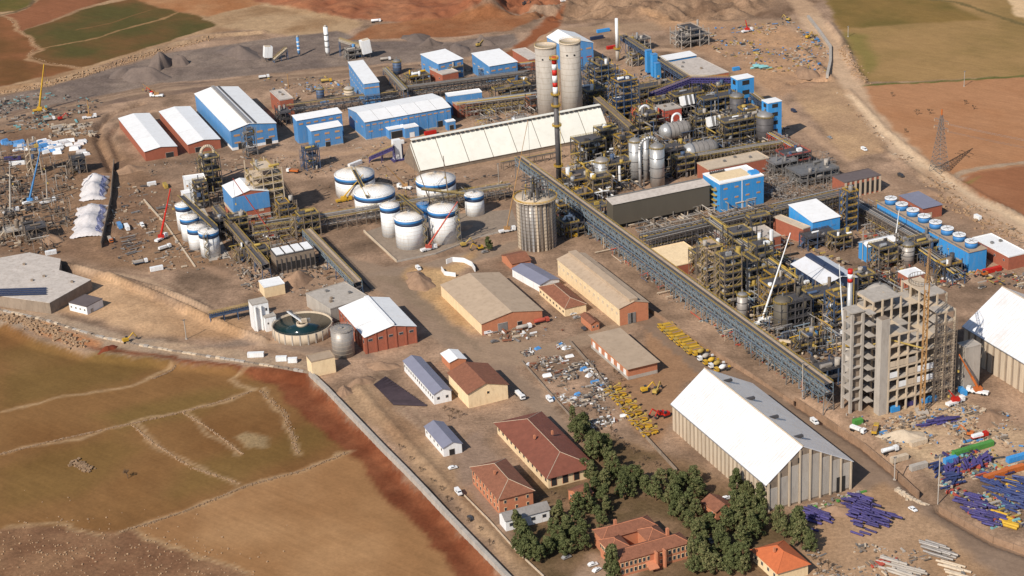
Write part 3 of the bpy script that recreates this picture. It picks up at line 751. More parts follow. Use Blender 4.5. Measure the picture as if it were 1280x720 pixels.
box('roof_unit', ro, BLUEB, (W * .88, D * .3, 20.3), (W * .18, D * .22, 1.6))
for i in range(7): box('roof_fan', ro, STEELD, (W * (.12 + .05 * i), D * .86, 20.2), (.9, 1.4, 1.4))
box('downpipe', wl, WHITE2, (W * .5, -.1, 9.5), (.5, .2, 19))
for z in (3.5, 7, 10.5, 14): box('stair_landing', wl, YELLOWD, (-1.2, D * .5, z), (2.2, D * .7, .3))
B('brick_substation', 'red brick block with long pale roof behind the blue house', 'building', (886, 213), (873, 204), (956, 195), 10, roof='flat', rise=.5, wall=BRICK, rm=CONCW, vents=3)
B('brick_workshop', 'wide low brick workshop with flat concrete roof near purple gantry', 'building', (869, 98), (839, 78), (912, 91), 7, roof='flat', rise=.2, wall=BRICK, rm=OFFWHITE, vents=3)
B('office_strip', 'long low blue office with white roof behind the brick workshop', 'building', (832, 76), (827, 71), (870, 69), 6, roof='mono', rise=.6, wall=BLUEB, rm=WHITE, size=(None, 12), windows=(('front', 9, 3.4, 2.2, 1.4, NAVY, BLUEB),))
t, W, D, ro, wl = B('brick_hall', 'brick hall with dark grey roof and tall pale pilasters', 'building', (1056, 229), (1034, 222), (1100, 219), 11, roof='flat', rise=.4, wall=BRICK, rm=DARKROOF, pil=(('front', 8, 1.5, CONCW),), windows=(('front', 7, 5, 2.6, 8, DARK, STEELD),))
B('brick_store', 'small brick store with grey roof behind the blue cooling cells', 'building', (1154, 261), (1127, 245), (1176, 255), 7.5, roof='mono', rise=.5, wall=BRICK, rm=GREYROOF, vents=0, windows=(('left', 3, 5, 1.5, 1.2),), doors=(('front', .35, 3.6, 4, CONCW),))
B('brick_store', 'brick store with white roof strip near the right picture edge', 'building', (1261, 322), (1220, 297), (1284, 316), 8, roof='flat', rise=.4, wall=BRICK, rm=WHITE, windows=(('left', 4, 5, 1.6, 1.3),), vents=2)
def cooling():
    o, a, W, D = frame((1211, 316), (1101, 253), (1232, 310), 12.5)
    t = thing('cooling_tower', 'long bright blue cooling tower with eight round white fan stacks', 'cooling tower', (o.x, o.y, 0), a)
    mb = MB(); mb.box((W / 2, D / 2, 5.7), (W, D, 13.4)); wl = mb.build('casing', t, BLUEB)
    mb = MB(); mb.box((W / 2, D / 2, 12.62), (W + .8, D + .8, .4)); dk = mb.build('deck', t, TANROOF)
    for i in range(16): box('casing_post', wl, BLUE, (-.15, D * (i + .5) / 16, 5), (.35, .5, 12))
    for i in range(8): box('louvre', wl, NAVY, (-.08, D * (i + .5) / 8, 2.6), (.2, D / 8 * .8, 3.4))
    r = W * .29
    for i in range(8):
        y = D * (i + .55) / 8
        f = rod('fan_stack', dk, BLUEBAND, (W / 2, y, 12.7), (W / 2, y, 16.0), r, 28)
        rod('fan_rim', dk, WHITE2, (W / 2, y, 16.0), (W / 2, y, 16.7), r * 1.04, 28)
        mb = MB(); ang = random.random()
        for b_ in range(6):
            t_ = ang + b_ * math.pi / 3
            mb.bar((W / 2, y, 16.75), (W / 2 + r * .92 * math.cos(t_), y + r * .92 * math.sin(t_), 16.75), .16)
        mb.build('fan_blades', dk, STEEL)
    mb = MB()
    for s in (0, 1):
        for z in (.6, 1.2): mb.bar((s * W, 0, 12.8 + z), (s * W, D, 12.8 + z), .06)
        for i in range(24): mb.bar((s * W, D * i / 23, 12.8), (s * W, D * i / 23, 14.0), .06)
    mb.build('railing', t, STEELB)
    for i in range(5): box('stair_flight', t, YELLOWD, (W + .9, 2 + 1.2 * i, 1.5 + 2.2 * i), (1.4, 3.2, .3), (rad(50), 0, 0))
cooling()
B('pump_station', 'bright blue house with white two-part roof in front of long rack', 'building', (1016, 278), (988, 260), (1049, 270), 13.5, roof='mono', rise=2.2, wall=BLUEB, rm=WHITE, windows=(('front', 2, 9, 3, 1.5, BLUE, BLUEB),), doors=(('front', .5, 6, 4, STEELB),))
B('brick_annex', 'brick annex with flat pale roof and dark doors by blue pump house', 'building', (1004, 287), (967, 272), (1013, 284), 9.5, roof='flat', rise=.4, wall=BRICK, rm=CONCW, doors=(('front', .3, 2.4, 5), ('front', .75, 2.4, 5)))
B('low_workshop', 'low brick workshop with broad stained concrete roof below the rack', 'building', (920, 307), (891, 289), (975, 294), 8, roof='flat', rise=.3, wall=BRICK, rm=OFFWHITE, vents=5)
B('flat_roof_store', 'brick store with clean flat cream roof beside the main gallery', 'building', (845, 333), (816, 311), (881, 321), 6.5, roof='flat', rise=.25, wall=BRICK, rm=CREAMWALL)
B('small_blue_shed', 'small bright blue shed with rounded white roof near the chimney', 'shed', (1084, 309), (1073, 303), (1118, 299), 10, roof='gable', axis='x', rise=1.5, wall=BLUEB, rm=WHITE, windows=(('front', 3, 6, 2, 1.6),))
t, W, D, ro, wl = B('kiln_shed', 'open sided navy shed with two white roof halves and dark ridge', 'shed', (1031, 357), (986, 331), (1074, 348), 14, rise=3.2, ra=.5, wall=NAVY, rm=WHITEROOF, panels=2, ridge=(4.0, 1.4, NAVY))
for i in range(7): box('wall_post', wl, STEELB, (-.2, D * i / 6, 7), (.5, .7, 14))
for i in range(4): box('opening', wl, DARK, (W * (i + .5) / 4, -.1, 6), (W / 4 * .7, .2, 9))
B('brick_annex', 'small brick block with white roof between shed and unfinished tower', 'building', (1135, 347), (1121, 340), (1156, 342), 8, roof='flat', rise=.3, wall=BRICK, rm=WHITE, windows=(('left', 1, 5, 1.4, 1.6),))
# --- big white halls with ribbed concrete walls
def hall(label, e_front, e_back, e_right, he, rise, ra, mw, vents):
    o, a, W, D = frame(e_front, e_back, e_right, he)
    t = thing('storage_hall', label, 'hall', (o.x, o.y, 0), a)
    mb = MB()
    pr = [(0, -2), (W, -2), (W, he), (W * ra, he + rise), (0, he)]
    mb.add([(x, 0, z) for x, z in pr] + [(x, D, z) for x, z in pr], [(0, 1, 2, 3, 4), (9, 8, 7, 6, 5), (5, 0, 4, 9), (1, 6, 7, 2)])
    wl = mb.build('wall', t, CONCD)
    mb = MB()
    s0, s1 = rise / (W * ra), rise / (W * (1 - ra))
    mb.slab([(-.9, -.4, he - .9 * s0 + .3), (W * ra, -.4, he + rise + .3), (W * ra, D + .4, he + rise + .3), (-.9, D + .4, he - .9 * s0 + .3)], .3)
    mb.slab([(W * ra, -.4, he + rise + .3), (W + .9, -.4, he - .9 * s1 + .3), (W + .9, D + .4, he - .9 * s1 + .3), (W * ra, D + .4, he + rise + .3)], .3)
    ro = mb.build('roof', t, WHITEROOF)
    seam = MB()
    for i in range(46):
        y = D * (i + .5) / 46
        seam.bar((-.9, y, he - .9 * s0 + .34), (W * ra, y, he + rise + .34), .05); seam.bar((W * ra, y, he + rise + .34), (W + .9, y, he - .9 * s1 + .34), .05)
    seam.build('standing_seams', ro, CONCW)['kind'] = 'stuff'
    rod('ridge_cap', ro, CONCW, (W * ra, -.4, he + rise + .3), (W * ra, D + .4, he + rise + .3), .35, 6)
    rod('gutter', ro, STEEL, (-1.0, -.4, he - .9 * s0), (-1.0, D + .4, he - .9 * s0), .28, 6)
    n = 24
    for i in range(n):                          # fluted left wall: one precast panel per bay
        box('wall_panel', wl, CONCW, (-.28, D * (i + .45) / n, he / 2 - 1), (.56, D / n * .62, he + 1.6))
    nf = 8
    for i in range(nf + 1):
        c = .5 + (W - 1) * i / nf
        hh = he + rise * (c / (W * ra) if c < W * ra else (W - c) / (W * (1 - ra))) - .3
        box('pilaster', wl, CONCW, (c, -.35, hh / 2), (.8, .7, hh))
        if i < nf:
            c2 = c + (W - 1) / nf / 2
            box('wall_panel', wl, CONC, (c2, -.09, (hh - 2) / 2), ((W - 1) / nf - 1.2, .18, hh - 4))
    box('door', wl, DARK, (W * .87, -.25, 4), (4.5, .3, 8))
    box('window', wl, DARK, (W * .37, -.25, he + rise * .55), (1.3, .3, 2.6))
    for i in range(vents):
        y = D * (.13 + .24 * i)
        v = MB()
        v.box((W * (ra + .10), y, he + rise * (1 - .10 / (1 - ra)) + .6), (W * .13, 1.5, 1.2), 0)
        v.build('roof_vent', ro, STEELD)
    return t
hall('huge white gabled hall with ribbed concrete walls in the foreground', (959, 605), (840, 504), (1068, 579), 14.5, 14.5, .41, None, 4)
def right_hall():
    o = P(1205, 407, 17)
    D = 125.0
    f = o - EY * D
    q = P(1290, 388, 17)
    W = 56.0
    def px(w):
        c = ROT.transposed() @ (w - Vector((0, 0, HC)))
        return (640 + F * c.x / c.z, 360 + F * c.y / c.z)
    hall('white gabled hall with ribbed walls cut by the right picture edge', px(f), px(o), px(f + EX * W), 17, 17.0, .42, None, 3)
right_hall()
# --- old workshops in the middle
t, W, D, ro, wl = B('workshop', 'wide old workshop with dusty tan gable roof and brick front', 'workshop', (602, 405), (548, 357), (674, 385), 7.0, rise=3.4, wall=BRICKO, rm=TANROOF, windows=(('left', 9, 4.4, 3, 1.6, GLASS, CREAMWALL),), doors=(('front', .34, 6, 5, STEEL), ('front', .62, 3, 3.6, DARK)))
mb = MB(); mb.box((-.12, D / 2, 3.2), (.2, D, 6.4)); mb.build('render_coat', wl, CREAMWALL)
t, W, D, ro, wl = B('workshop', 'long cream walled workshop with tan roof and raised ridge strip', 'workshop', (774, 386), (692, 325), (808, 376), 10.5, rise=2.6, ra=.52, wall=CREAMWALL, rm=TANROOF, ridge=(5.0, 1.2, TANROOF), windows=(('left', 14, 6.6, 2.6, 2.2, CONCW, CREAMWALL),), doors=(('front', .42, 5, 6.5, DARK),))
mb = MB(); mb.add([(0.2, -.1, 0), (W - .2, -.1, 0), (W - .2, -.1, 10.4), (W * .52, -.1, 12.9), (.2, -.1, 10.4)], [(0, 1, 2, 3, 4)]); mb.build('brick_gable', wl, BRICKO)
for s in (.34, .5): box('door', wl, STEEL, (W * s, -.3, 3.2), (1.8, .2, 6.2))
B('metal_store', 'small store with grey metal roof beside the long workshop', 'shed', (675, 356), (651, 333), (692, 345), 5.0, rise=1.6, wall=WHITE2, rm=GREYROOF)
B('tiled_store', 'long low store with brown tiled hip roof beside cream workshop', 'building', (706, 386), (677, 358), (730, 378), 5.0, roof='hip', rise=3.0, wall=CREAMWALL, rm=TILE, windows=(('left', 8, 2.6, 2, 1.6, GLASS, CREAMWALL),))
B('small_kiosk', 'small brick kiosk with brown roof on the yard road', 'building', (739, 405), (731, 393), (748, 402), 4.4, rise=1.2, wall=BRICKO, rm=TILE, windows=(('front', 2, 2.4, 1.2, 1.2),))
B('flat_store', 'pale walled store with flat tan overhanging roof by the scrap yard', 'building', (785, 461), (740, 421), (815, 447), 6.6, roof='mono', rise=.8, over=1.2, wall=BRICKO, rm=TANROOF, windows=(('left', 6, 3.2, 3.4, 3.4, WHITE2, CREAMWALL),), base=(CONC, 2.0))
t, W, D, ro, wl = B('brick_workshop', 'red brick workshop with white gable roof and dark window slots', 'workshop', (456, 422), (426, 385), (520, 408), 10.0, rise=3.4, ra=.55, wall=BRICK, rm=WHITE, panels=3, ridge=(2.6, 1.0, WHITE), pil=(('front', 6, .9, BRICK), ('left', 9, .7, BRICK)), windows=(('front', 5, 7.8, 2.6, 1.5), ('left', 8, 6.5, 2.0, 2.2)))
box('ridge_gap', ro, NAVY, (W * .60, D / 2, 13.2), (1.3, D * .98, .8))
B('concrete_block', 'flat roofed grey concrete building behind the red brick workshop', 'building', (413, 387), (394, 364), (455, 368), 8.0, roof='flat', rise=.4, wall=CONC, rm=CONC, vents=4)
B('white_shed', 'long white shed with blue-grey metal roof and many small windows', 'shed', (542, 493), (501, 452), (562, 486), 6.0, rise=2.0, wall=WHITE2, rm=GREYROOF, windows=(('left', 14, 3.6, 1.4, 1.6, GLASS, CONC), ('front', 2, 3.2, 1.6, 1.6)))
B('small_hut', 'small brick hut with white roof beside the brown-roofed building', 'shed', (562, 453), (552, 442), (580, 446), 4.6, rise=1.4, wall=BRICKO, rm=WHITE)
B('cream_hall', 'cream hall with brown tiled gable roof above the white shed', 'building', (585, 492), (556, 467), (634, 480), 8.5, rise=3.6, ra=.45, wall=CREAMWALL, rm=TILE, windows=(('front', 1, 6.6, 1.6, 1.6, DARK, CREAMWALL),), over=.7)
B('white_shed', 'short white shed with blue-grey metal roof below the pine avenue', 'shed', (554, 560), (528, 534), (575, 552), 5.0, rise=2.0, wall=WHITE2, rm=GREYROOF, windows=(('left', 5, 3, 1.4, 1.4, GLASS, CONC),), doors=(('front', .45, 3, 3.4),))
t, W, D, ro, wl = B('canteen', 'broad rust-red hip roofed hall with open verandah at its end', 'building', (685, 597), (618, 530), (732, 573), 6.0, roof='hip', rise=5.0, over=1.4, wall=CREAMWALL, rm=TILER, windows=(('left', 12, 3.6, 2.2, 2.0, GLASS, CREAMWALL), ('front', 4, 3, 3, 4.4, DARK, BRICKO)), chimneys=2)
t, W, D, ro, wl = B('two_storey_house', 'two-storey cream and pink house with brown hip roof', 'house', (624, 624), (588, 585), (664, 611), 8.6, roof='hip', rise=4.2, over=.9, wall=BRICKO, rm=TILE, windows=(('left', 8, 6.4, 1.6, 2.2, GLASS, CREAMWALL), ('left', 8, 2.6, 1.6, 2.2, GLASS, CREAMWALL), ('front', 3, 6.4, 1.4, 1.8, GLASS, CREAMWALL), ('front', 3, 2.6, 1.4, 1.8, GLASS, CREAMWALL)), chimneys=1)
B('garage', 'white garage with pale grey curved roof beside the two-storey house', 'shed', (632, 651), (623, 642), (688, 638), 5.6, roof='gable', axis='x', rise=2.2, wall=WHITE2, rm=GALV, windows=(('front', 4, 3, 2, 1.8),))
B('cottage', 'small cottage with brown double roof among the pines', 'house', (724, 622), (714, 611), (738, 614), 5.2, rise=1.8, axis='x', wall=BRICKO, rm=TILE, windows=(('front', 2, 3, 1.4, 1.4), ('left', 2, 3, 1.2, 1.4)))
B('cottage', 'brown roofed cottage half hidden by pines beside the white hall', 'house', (895, 640), (881, 626), (914, 630), 4.6, rise=2.4, axis='y', wall=BRICKO, rm=TILE, windows=(('left', 2, 2.8, 1.2, 1.4),))
B('orange_house', 'house with bright orange tiled roof at the bottom edge', 'house', (972, 716), (944, 687), (1008, 703), 5.5, roof='hip', rise=4.4, over=.9, wall=CREAMWALL, rm=TILEO, windows=(('left', 4, 3, 1.6, 1.8),), chimneys=1)
# --- courtyard building among the pines
def courtyard():
    o, a, W, D = frame((775, 702), (738, 664), (859, 676), 8.0)
    t = thing('courtyard_building', 'two-storey brick building round a courtyard with brown tiled roofs', 'building', (o.x, o.y, 0), a)
    w = 9.0
    def wing(x0, y0, x1, y1, ax, hip=False):
        X, Y = x1 - x0, y1 - y0
        mb = MB(); mb.box(((x0 + x1) / 2, (y0 + y1) / 2, 3.5), (X, Y, 9)); wl = mb.build('wall', t, BRICKO)
        k, h, r = .7, 8.0, 2.8
        i = (Y if ax == 'x' else X) / 2 + k
        A = [(x0 - k, y0 - k, h), (x1 + k, y0 - k, h), (x1 + k, y1 + k, h), (x0 - k, y1 + k, h)]
        if ax == 'x': R = [(x0 - k + i, (y0 + y1) / 2, h + r), (x1 + k - i, (y0 + y1) / 2, h + r)]; f = [(0, 1, 5, 4), (2, 3, 4, 5), (1, 2, 5), (3, 0, 4), (3, 2, 1, 0)]
        else: R = [((x0 + x1) / 2, y0 - k + i, h + r), ((x0 + x1) / 2, y1 + k - i, h + r)]; f = [(0, 1, 4), (2, 3, 5), (1, 2, 5, 4), (3, 0, 4, 5), (3, 2, 1, 0)]
        mb = MB(); mb.add(A + R, f); ro = mb.build('roof', t, TILE)
        rod('hip_ridge', ro, BRICKO, R[0], R[1], .2, 5)
        for p in range(4): rod('hip_ridge', ro, BRICKO, A[p], R[0] if (ax == 'x' and p in (0, 3)) or (ax == 'y' and p in (0, 1)) else R[1], .16, 5)
        return wl
    f = wing(0, 0, W, w, 'x')
    l = wing(0, w + .01, w, D - w - .01, 'y')
    b = wing(1.5, D - w, W * .82, D, 'x')
    r = wing(W * .82 - w, w + .02, W * .82 - .02, D - w - .02, 'y')
    for i in range(16):
        if i in (7, 8): continue
        for z in (2.4, 5.8): hole(f, 'front', W, w, W * (i + .5) / 16, z, 1.5, 2.2, GLASS, CREAMWALL)
    mb = MB(); mb.box((W * .5, -1.2, 4), (.8, 2.4, 9.5)); mb.box((W * .62, -1.2, 4), (.8, 2.4, 9.5)); mb.build('buttress', t, BRICKO)
    mb = MB(); mb.slab([(W * .36, -4.5, 2.6), (W * .5, -4.5, 2.6), (W * .5, 0, 4.2), (W * .36, 0, 4.2)], .3); mb.build('porch_roof', t, BRICKO)
    for i in range(7): hole(l, 'left', w, D, w + (D - 2 * w) * (i + .5) / 7, 5.6, 1.4, 2, GLASS, CREAMWALL)
    box('chimney', t, BRICKO, (W * .8, w * .8, 11.5), (1.2, 1.2, 3.4))
    box('chimney', t, BRICKO, (W * .3, D - w * .4, 11.5), (1.2, 1.2, 2.6))
courtyard()
# --- low concrete building at the left edge
def left_block():
    t = thing('concrete_block', 'low sprawling concrete building with stained roof at left edge', 'building', (0, 0, 0))
    h = 7.0
    for pts, hh, m in (([(-30, 328), (37, 316), (76, 324), (74, 338), (114, 350), (62, 379), (-30, 366)], h, OFFWHITE),):
        q = [P(x, y, hh) for x, y in pts]
        n = len(q)
        mb = MB()
        mb.add([(p.x, p.y, hh) for p in q] + [(p.x, p.y, -2) for p in q], [tuple(range(n - 1, -1, -1))] + [(i, (i + 1) % n, n + (i + 1) % n, n + i) for i in range(n)])
        w = mb.build('wall', t, CONCD)
        mb = MB(); mb.add([(p.x, p.y, hh + .3) for p in q] + [(p.x, p.y, hh + .02) for p in q], [tuple(range(n - 1, -1, -1)), tuple(range(n, 2 * n))] + [(i, (i + 1) % n, n + (i + 1) % n, n + i) for i in range(n)])
        r = mb.build('roof', t, OFFWHITE)
    for i in range(4):
        a, b = P(-10, 362 + 2.4 * i, h + 1.0), P(58, 366 + 2.4 * i - 6, h + 1.0)
        c = (a + b) / 2
        box('roof_panel', r, NAVY, c, ((b - a).length, 1.1, .2), (rad(20), 0, math.atan2((b - a).y, (b - a).x)))
    for x, y in ((30, 330), (55, 345), (90, 352), (40, 350)): box('roof_vent', r, CONCD, P(x, y, h + .8), (1.5, 1.5, 1.2))
left_block()
B('site_cabin', 'white cabin with dark flat roof below the concrete building', 'cabin', (108, 384), (89, 377), (125, 373), 5.0, roof='flat', rise=.1, wall=WHITE2, rm=DARKROOF, windows=(('left', 4, 2.8, 1.2, 1.2),), doors=(('front', .3, 2, 2.6, CONC),))
# --- left plant houses
t, W, D, ro, wl = B('lime_house', 'tall blue house with white gable roof over brick lower floors', 'building', (291, 247), (272, 226), (312, 243), 21, roof='gable', rise=3.0, wall=BRICK, rm=WHITE, size=(24, 26), windows=(('front', 2, 9, 4, 2, CONCW, BRICK),))
mb = MB(); mb.box((-.15, D / 2, 15.5), (.3, D + .3, 11)); mb.box((W / 2, -.15, 15.5), (W + .3, .3, 11)); mb.build('blue_cladding', wl, BLUE)
mb = MB(); mb.box((-.15, D / 2, 8.6), (.3, D, 2)); mb.box((W / 2, -.15, 5.4), (W, .3, 2)); mb.build('white_band', wl, CONCW)
t, W, D, ro, wl = B('dryer_house', 'low plant house with four white ribbed roof strips', 'building', (345, 321), (334, 307), (393, 312), 12, roof='flat', rise=.2, wall=RUSTY, rm=STEELD, size=(None, 13))
for i in range(4): box('roof_strip', ro, WHITE, (W * (i + .5) / 4, D / 2, 12.8), (W / 4 * .8, D * .9, .5))
for i in range(9): box('wall_post', wl, STEELD, (W * i / 8, -.2, 5), (.5, .4, 10))
for i in range(8): box('opening', wl, DARK, (W * (i + .5) / 8, -.08, 4.5), (W / 8 * .6, .16, 5))
B('control_house', 'white panelled block with pale roof near the left tanks', 'building', (230, 226), (228, 216), (256, 222), 13, roof='flat', rise=.3, wall=WHITE2, rm=WHITE, size=(None, 9), windows=(('front', 4, 9, 1.6, 2, LV, WHITE2), ('front', 4, 4.5, 1.6, 2, LV, WHITE2)))
B('control_house', 'smaller white cube below the panelled block by the left tanks', 'building', (229, 243), (227, 236), (246, 239), 8, roof='flat', rise=.2, wall=WHITE2, rm=WHITE, size=(None, 7))
B('cube_house', 'small cream cube building with white roof above the round basin', 'building', (330, 360), (321, 352), (355, 354), 6.5, roof='flat', rise=.2, wall=CREAMWALL, rm=WHITE)
t, W, D, ro, wl = B('filter_tower', 'narrow white tower building left of the round basin', 'building', (315, 382), (309, 374), (336, 379), 16, roof='flat', rise=.2, wall=WHITE2, rm=CONC, size=(None, 8), windows=(('front', 3, 12, 1.2, 1.8), ('front', 3, 6, 1.2, 1.8)))
for s in (.15, .5): rod('downpipe', wl, WHITE2, (W * s, -.8, 0), (W * s, -.8, 15), .6)
B('filter_tower', 'short white annex between tower and round basin', 'building', (331, 398), (328, 393), (344, 394), 8.5, roof='flat', rise=.2, wall=WHITE2, rm=CONC, size=(None, 6), windows=(('front', 2, 5, 1, 1.2),))
B('gate_house', 'tan square gate block standing on the perimeter wall', 'building', (389, 453), (386, 447), (418, 446), 9.0, roof='flat', rise=.3, wall=CREAMWALL, rm=TANROOF, size=(None, 9))
B('ruined_house', 'brown roofed hut under the scaffolded concrete silo', 'house', (640, 330), (632, 318), (662, 324), 4.2, rise=2.4, axis='x', wall=BRICKO, rm=TILE)

# ------------------------------------------------------------------ tanks, silos, stacks
def lathe(name, par, m, prof, n=40, smooth=True):
    v, f = [], []
    for r, z in prof:
        v += [(r * math.cos(2 * math.pi * i / n), r * math.sin(2 * math.pi * i / n), z) for i in range(n)]
    for k in range(len(prof) - 1):
        f += [(k * n + i, k * n + (i + 1) % n, (k + 1) * n + (i + 1) % n, (k + 1) * n + i) for i in range(n)]
    f += [tuple(range(n - 1, -1, -1)), tuple((len(prof) - 1) * n + i for i in range(n))]
    mb = MB(); mb.add(v, f)
    o = mb.build(name, par, m)
    if smooth:
        o.data.polygons.foreach_set('use_smooth', [len(p.vertices) == 4 for p in o.data.polygons])
    return o
def ring_rail(par, r, z, m=YELLOWD, n=28, a0=0, a1=2 * math.pi, w=.09, name='railing'):
    mb = MB()
    for hh in (.6, 1.2):
        for i in range(n):
            t0, t1 = a0 + (a1 - a0) * i / n, a0 + (a1 - a0) * (i + 1) / n
            mb.bar((r * math.cos(t0), r * math.sin(t0), z + hh), (r * math.cos(t1), r * math.sin(t1), z + hh), w)
    for i in range(n):
        t0 = a0 + (a1 - a0) * i / n
        mb.bar((r * math.cos(t0), r * math.sin(t0), z), (r * math.cos(t0), r * math.sin(t0), z + 1.2), w)
    return mb.build(name, par, m)
def stair_tower(par, x, y, h, w=3.0, m=STEEL, rail=YELLOWD, name='stair_tower'):
    mb = MB()
    for sx in (-1, 1):
        for sy in (-1, 1): mb.bar((x + sx * w / 2, y + sy * w / 2, 0), (x + sx * w / 2, y + sy * w / 2, h), .14)
    o = mb.build(name, par, m)
    k = max(2, int(h / 2.6))
    mb = MB()
    for i in range(k):
        z0, z1 = h * i / k, h * (i + 1) / k
        s = 1 if i % 2 else -1
        mb.m = 0; mb.slab([(x - w / 2 * s, y - w * .3, z0), (x - w / 2 * s, y + w * .3, z0), (x + w / 2 * s, y + w * .3, z1), (x + w / 2 * s, y - w * .3, z1)], .2); mb.m = 1
        for yy in (-w / 2, w / 2): mb.bar((x - w / 2 * s, y + yy, z0 + 1), (x + w / 2 * s, y + yy, z1 + 1), .1)
    mb.build('stair_flights', o, m, rail)
    return o
def tank(label, px, r, h, rise=None, group='white process tanks', band=True, stair=None, body=WHITE2, name='storage_tank', cat='tank', walk=None):
    p = P(*px)
    t = thing(name, label, cat, (p.x, p.y, 0), 0, group)
    sh = lathe('shell', t, body, [(r, -.5), (r, h)], 48)
    rise = r * .28 if rise is None else rise
    ro = lathe('roof', t, body, [(r + .25, h), (r + .25, h + .25), (r * .5, h + .25 + rise * .52), (.6, h + rise)], 48)
    n = int(r * 3.2)
    mb = MB()
    for i in range(n):
        a = 2 * math.pi * i / n
        mb.bar((r * math.cos(a), r * math.sin(a), h + .32), (1.2 * math.cos(a), 1.2 * math.sin(a), h + rise + .02), .07)
    mb.build('roof_ribs', ro, CONCW)
    for k in range(1, int(h / 2.4)): lathe('plate_joint', sh, CONCW, [(r + .02, 2.4 * k), (r + .02, 2.4 * k + .14)], 48)
    if band:
        lathe('dark_band', sh, NAVY, [(r + .06, h - 3.4), (r + .06, h - 2.0)], 48)
        lathe('blue_band', sh, BLUEBAND, [(r + .09, h - 2.0), (r + .09, h - .1)], 48)
    ring_rail(ro, r - .2, h + .2, CONC, 30, w=.05)
    rod('roof_vent', ro, STEEL, (0, 0, h + rise - .2), (0, 0, h + rise + 1.0), .7)
    if stair is not None:
        stair_tower(t, (r + 1.7) * math.cos(stair), (r + 1.7) * math.sin(stair), h + 1.5, 2.6)
    return t
# bunds under the tanks
def sheet(name, px, m, z=.06, t=.5, label=None, cat=None, kind='structure', thick=.4):
    q = [P(x, y) for x, y in px]
    n = len(q)
    mb = MB()
    mb.add([(p.x, p.y, z) for p in q] + [(p.x, p.y, z - thick) for p in q], [tuple(range(n - 1, -1, -1))] + [(i, (i + 1) % n, n + (i + 1) % n, n + i) for i in range(n)])
    o = mb.build(name, None, m)
    if kind: o['kind'] = kind
    if label: tag(o, label, cat)
    return o
def low_wall(name, label, cat, px, h, w, m, cap=None, base=-1.0, group=None):
    """a wall following the ground along photo points: one length per segment"""
    t = thing(name, label, cat, (0, 0, 0), 0, group)
    q = [G(x, y) for x, y in px]
    for a, b in zip(q[:-1], q[1:]):
        L = (b - a).length
        n = max(1, round(L / 9.0))
        for i in range(n):
            c = a.lerp(b, (i + .5) / n)
            d = b - a
            box('wall_length', t, m, (c.x, c.y, c.z + (h + base) / 2), (L / n - .12, w, h - base), math.atan2(d.y, d.x))
    if cap:
        mb = MB()
        for a, b in zip(q[:-1], q[1:]):
            mb.bar((a.x, a.y, a.z + h + .06), (b.x, b.y, b.z + h + .06), w * .55)
        mb.build('coping', t, cap)
    return t
sheet('tank_bund_floor', [(454, 291), (496, 328), (545, 318), (600, 296), (648, 284), (640, 262), (560, 268), (480, 282)], CONCD, .10)
low_wall('bund_wall', 'low pale bund wall left of the central tanks', 'wall', [(455, 290), (496, 328)], 1.6, .6, CONCW)
low_wall('bund_wall', 'low pale bund wall in front of the central tanks', 'wall', [(496, 328), (545, 318), (600, 297), (650, 285)], 1.0, .5, CONC)
sheet('tank_slab', [(220, 262), (262, 326), (288, 322), (250, 250)], CONC, .10)
tank('wide white tank with blue band and shallow cone roof, farthest left', (445, 241), 13.6, 14, 5.0)
tank('wide white tank with blue band partly behind the slim left tank', (470, 264), 13.6, 14, 5.0)
tank('wide white tank with blue band just below the cream shed', (546, 246), 13.4, 13, 4.4)
tank('slim white tank with blue band between wide and big tanks', (490, 293), 6.3, 20, 2.6)
tank('big tall white tank with blue band nearest the bund wall corner', (514, 306), 9.4, 19, 3.4, stair=-.5)
tank('big tall white tank with blue band beside the red mobile crane', (556, 299), 9.6, 21, 3.6, stair=-.6)
tank('slim short white tank with blue band, alone at the right', (594, 267), 6.3, 13.5, 1.4, stair=2.2)
tank('small blue topped tank squeezed between the big white tanks', (530, 276), 4.0, 12, 1.2, body=BLUEBAND, band=False)
tank('white tank with blue band at the back of the left group', (233, 286), 5.4, 17, 2.0, group='left white tanks')
tank('white tank with blue band second in the left group', (240, 298), 6.2, 15, 2.2, group='left white tanks')
tank('white tank with blue band third in the left group', (249, 309), 6.2, 14, 2.0, group='left white tanks')
tank('white tank with stair tower at the front of the left group', (264, 318), 6.3, 16, 1.0, group='left white tanks', stair=-1.7)
tank('silver cylindrical tank between round basin and brick workshop', (430, 443), 6.2, 15.5, .5, None, False, None, GALV)
def walkway(label, a, b, za, zb, w=2.2, legs=3):
    A, Bp = P(*a, za), P(*b, zb)
    t = thing('tank_walkway', label, 'walkway', (0, 0, 0))
    d = Bp - A
    rz = math.atan2(d.y, d.x)
    sl = math.atan2(d.z, math.hypot(d.x, d.y))
    box('deck', t, STEELD, (A + Bp) / 2, (d.length, w, .3), (0, -sl, rz))
    n = Vector((-math.sin(rz), math.cos(rz), 0)) * w / 2
    mb = MB()
    for s in (-1, 1):
        for z in (.6, 1.2): mb.bar(A + n * s + Vector((0, 0, z)), Bp + n * s + Vector((0, 0, z)), .1)
        for i in range(12): q = A.lerp(Bp, i / 11) + n * s; mb.bar(q, q + Vector((0, 0, 1.2)), .08)
    mb.build('railing', t, YELLOWD)
    for i in range(legs):
        q = A.lerp(Bp, (i + .5) / legs)
        rod('leg', t, STEELD, (q.x, q.y, 0), (q.x, q.y, q.z), .35, 6)
walkway('steel walkway over the roofs of the left tank group', (226, 245), (268, 284), 19, 19, 4)
walkway('yellow railed footbridge from wide left tank to the rack', (441, 211), (460, 247), 18, 15)
walkway('yellow railed footbridge between the central tall tanks', (497, 243), (527, 268), 22, 22)
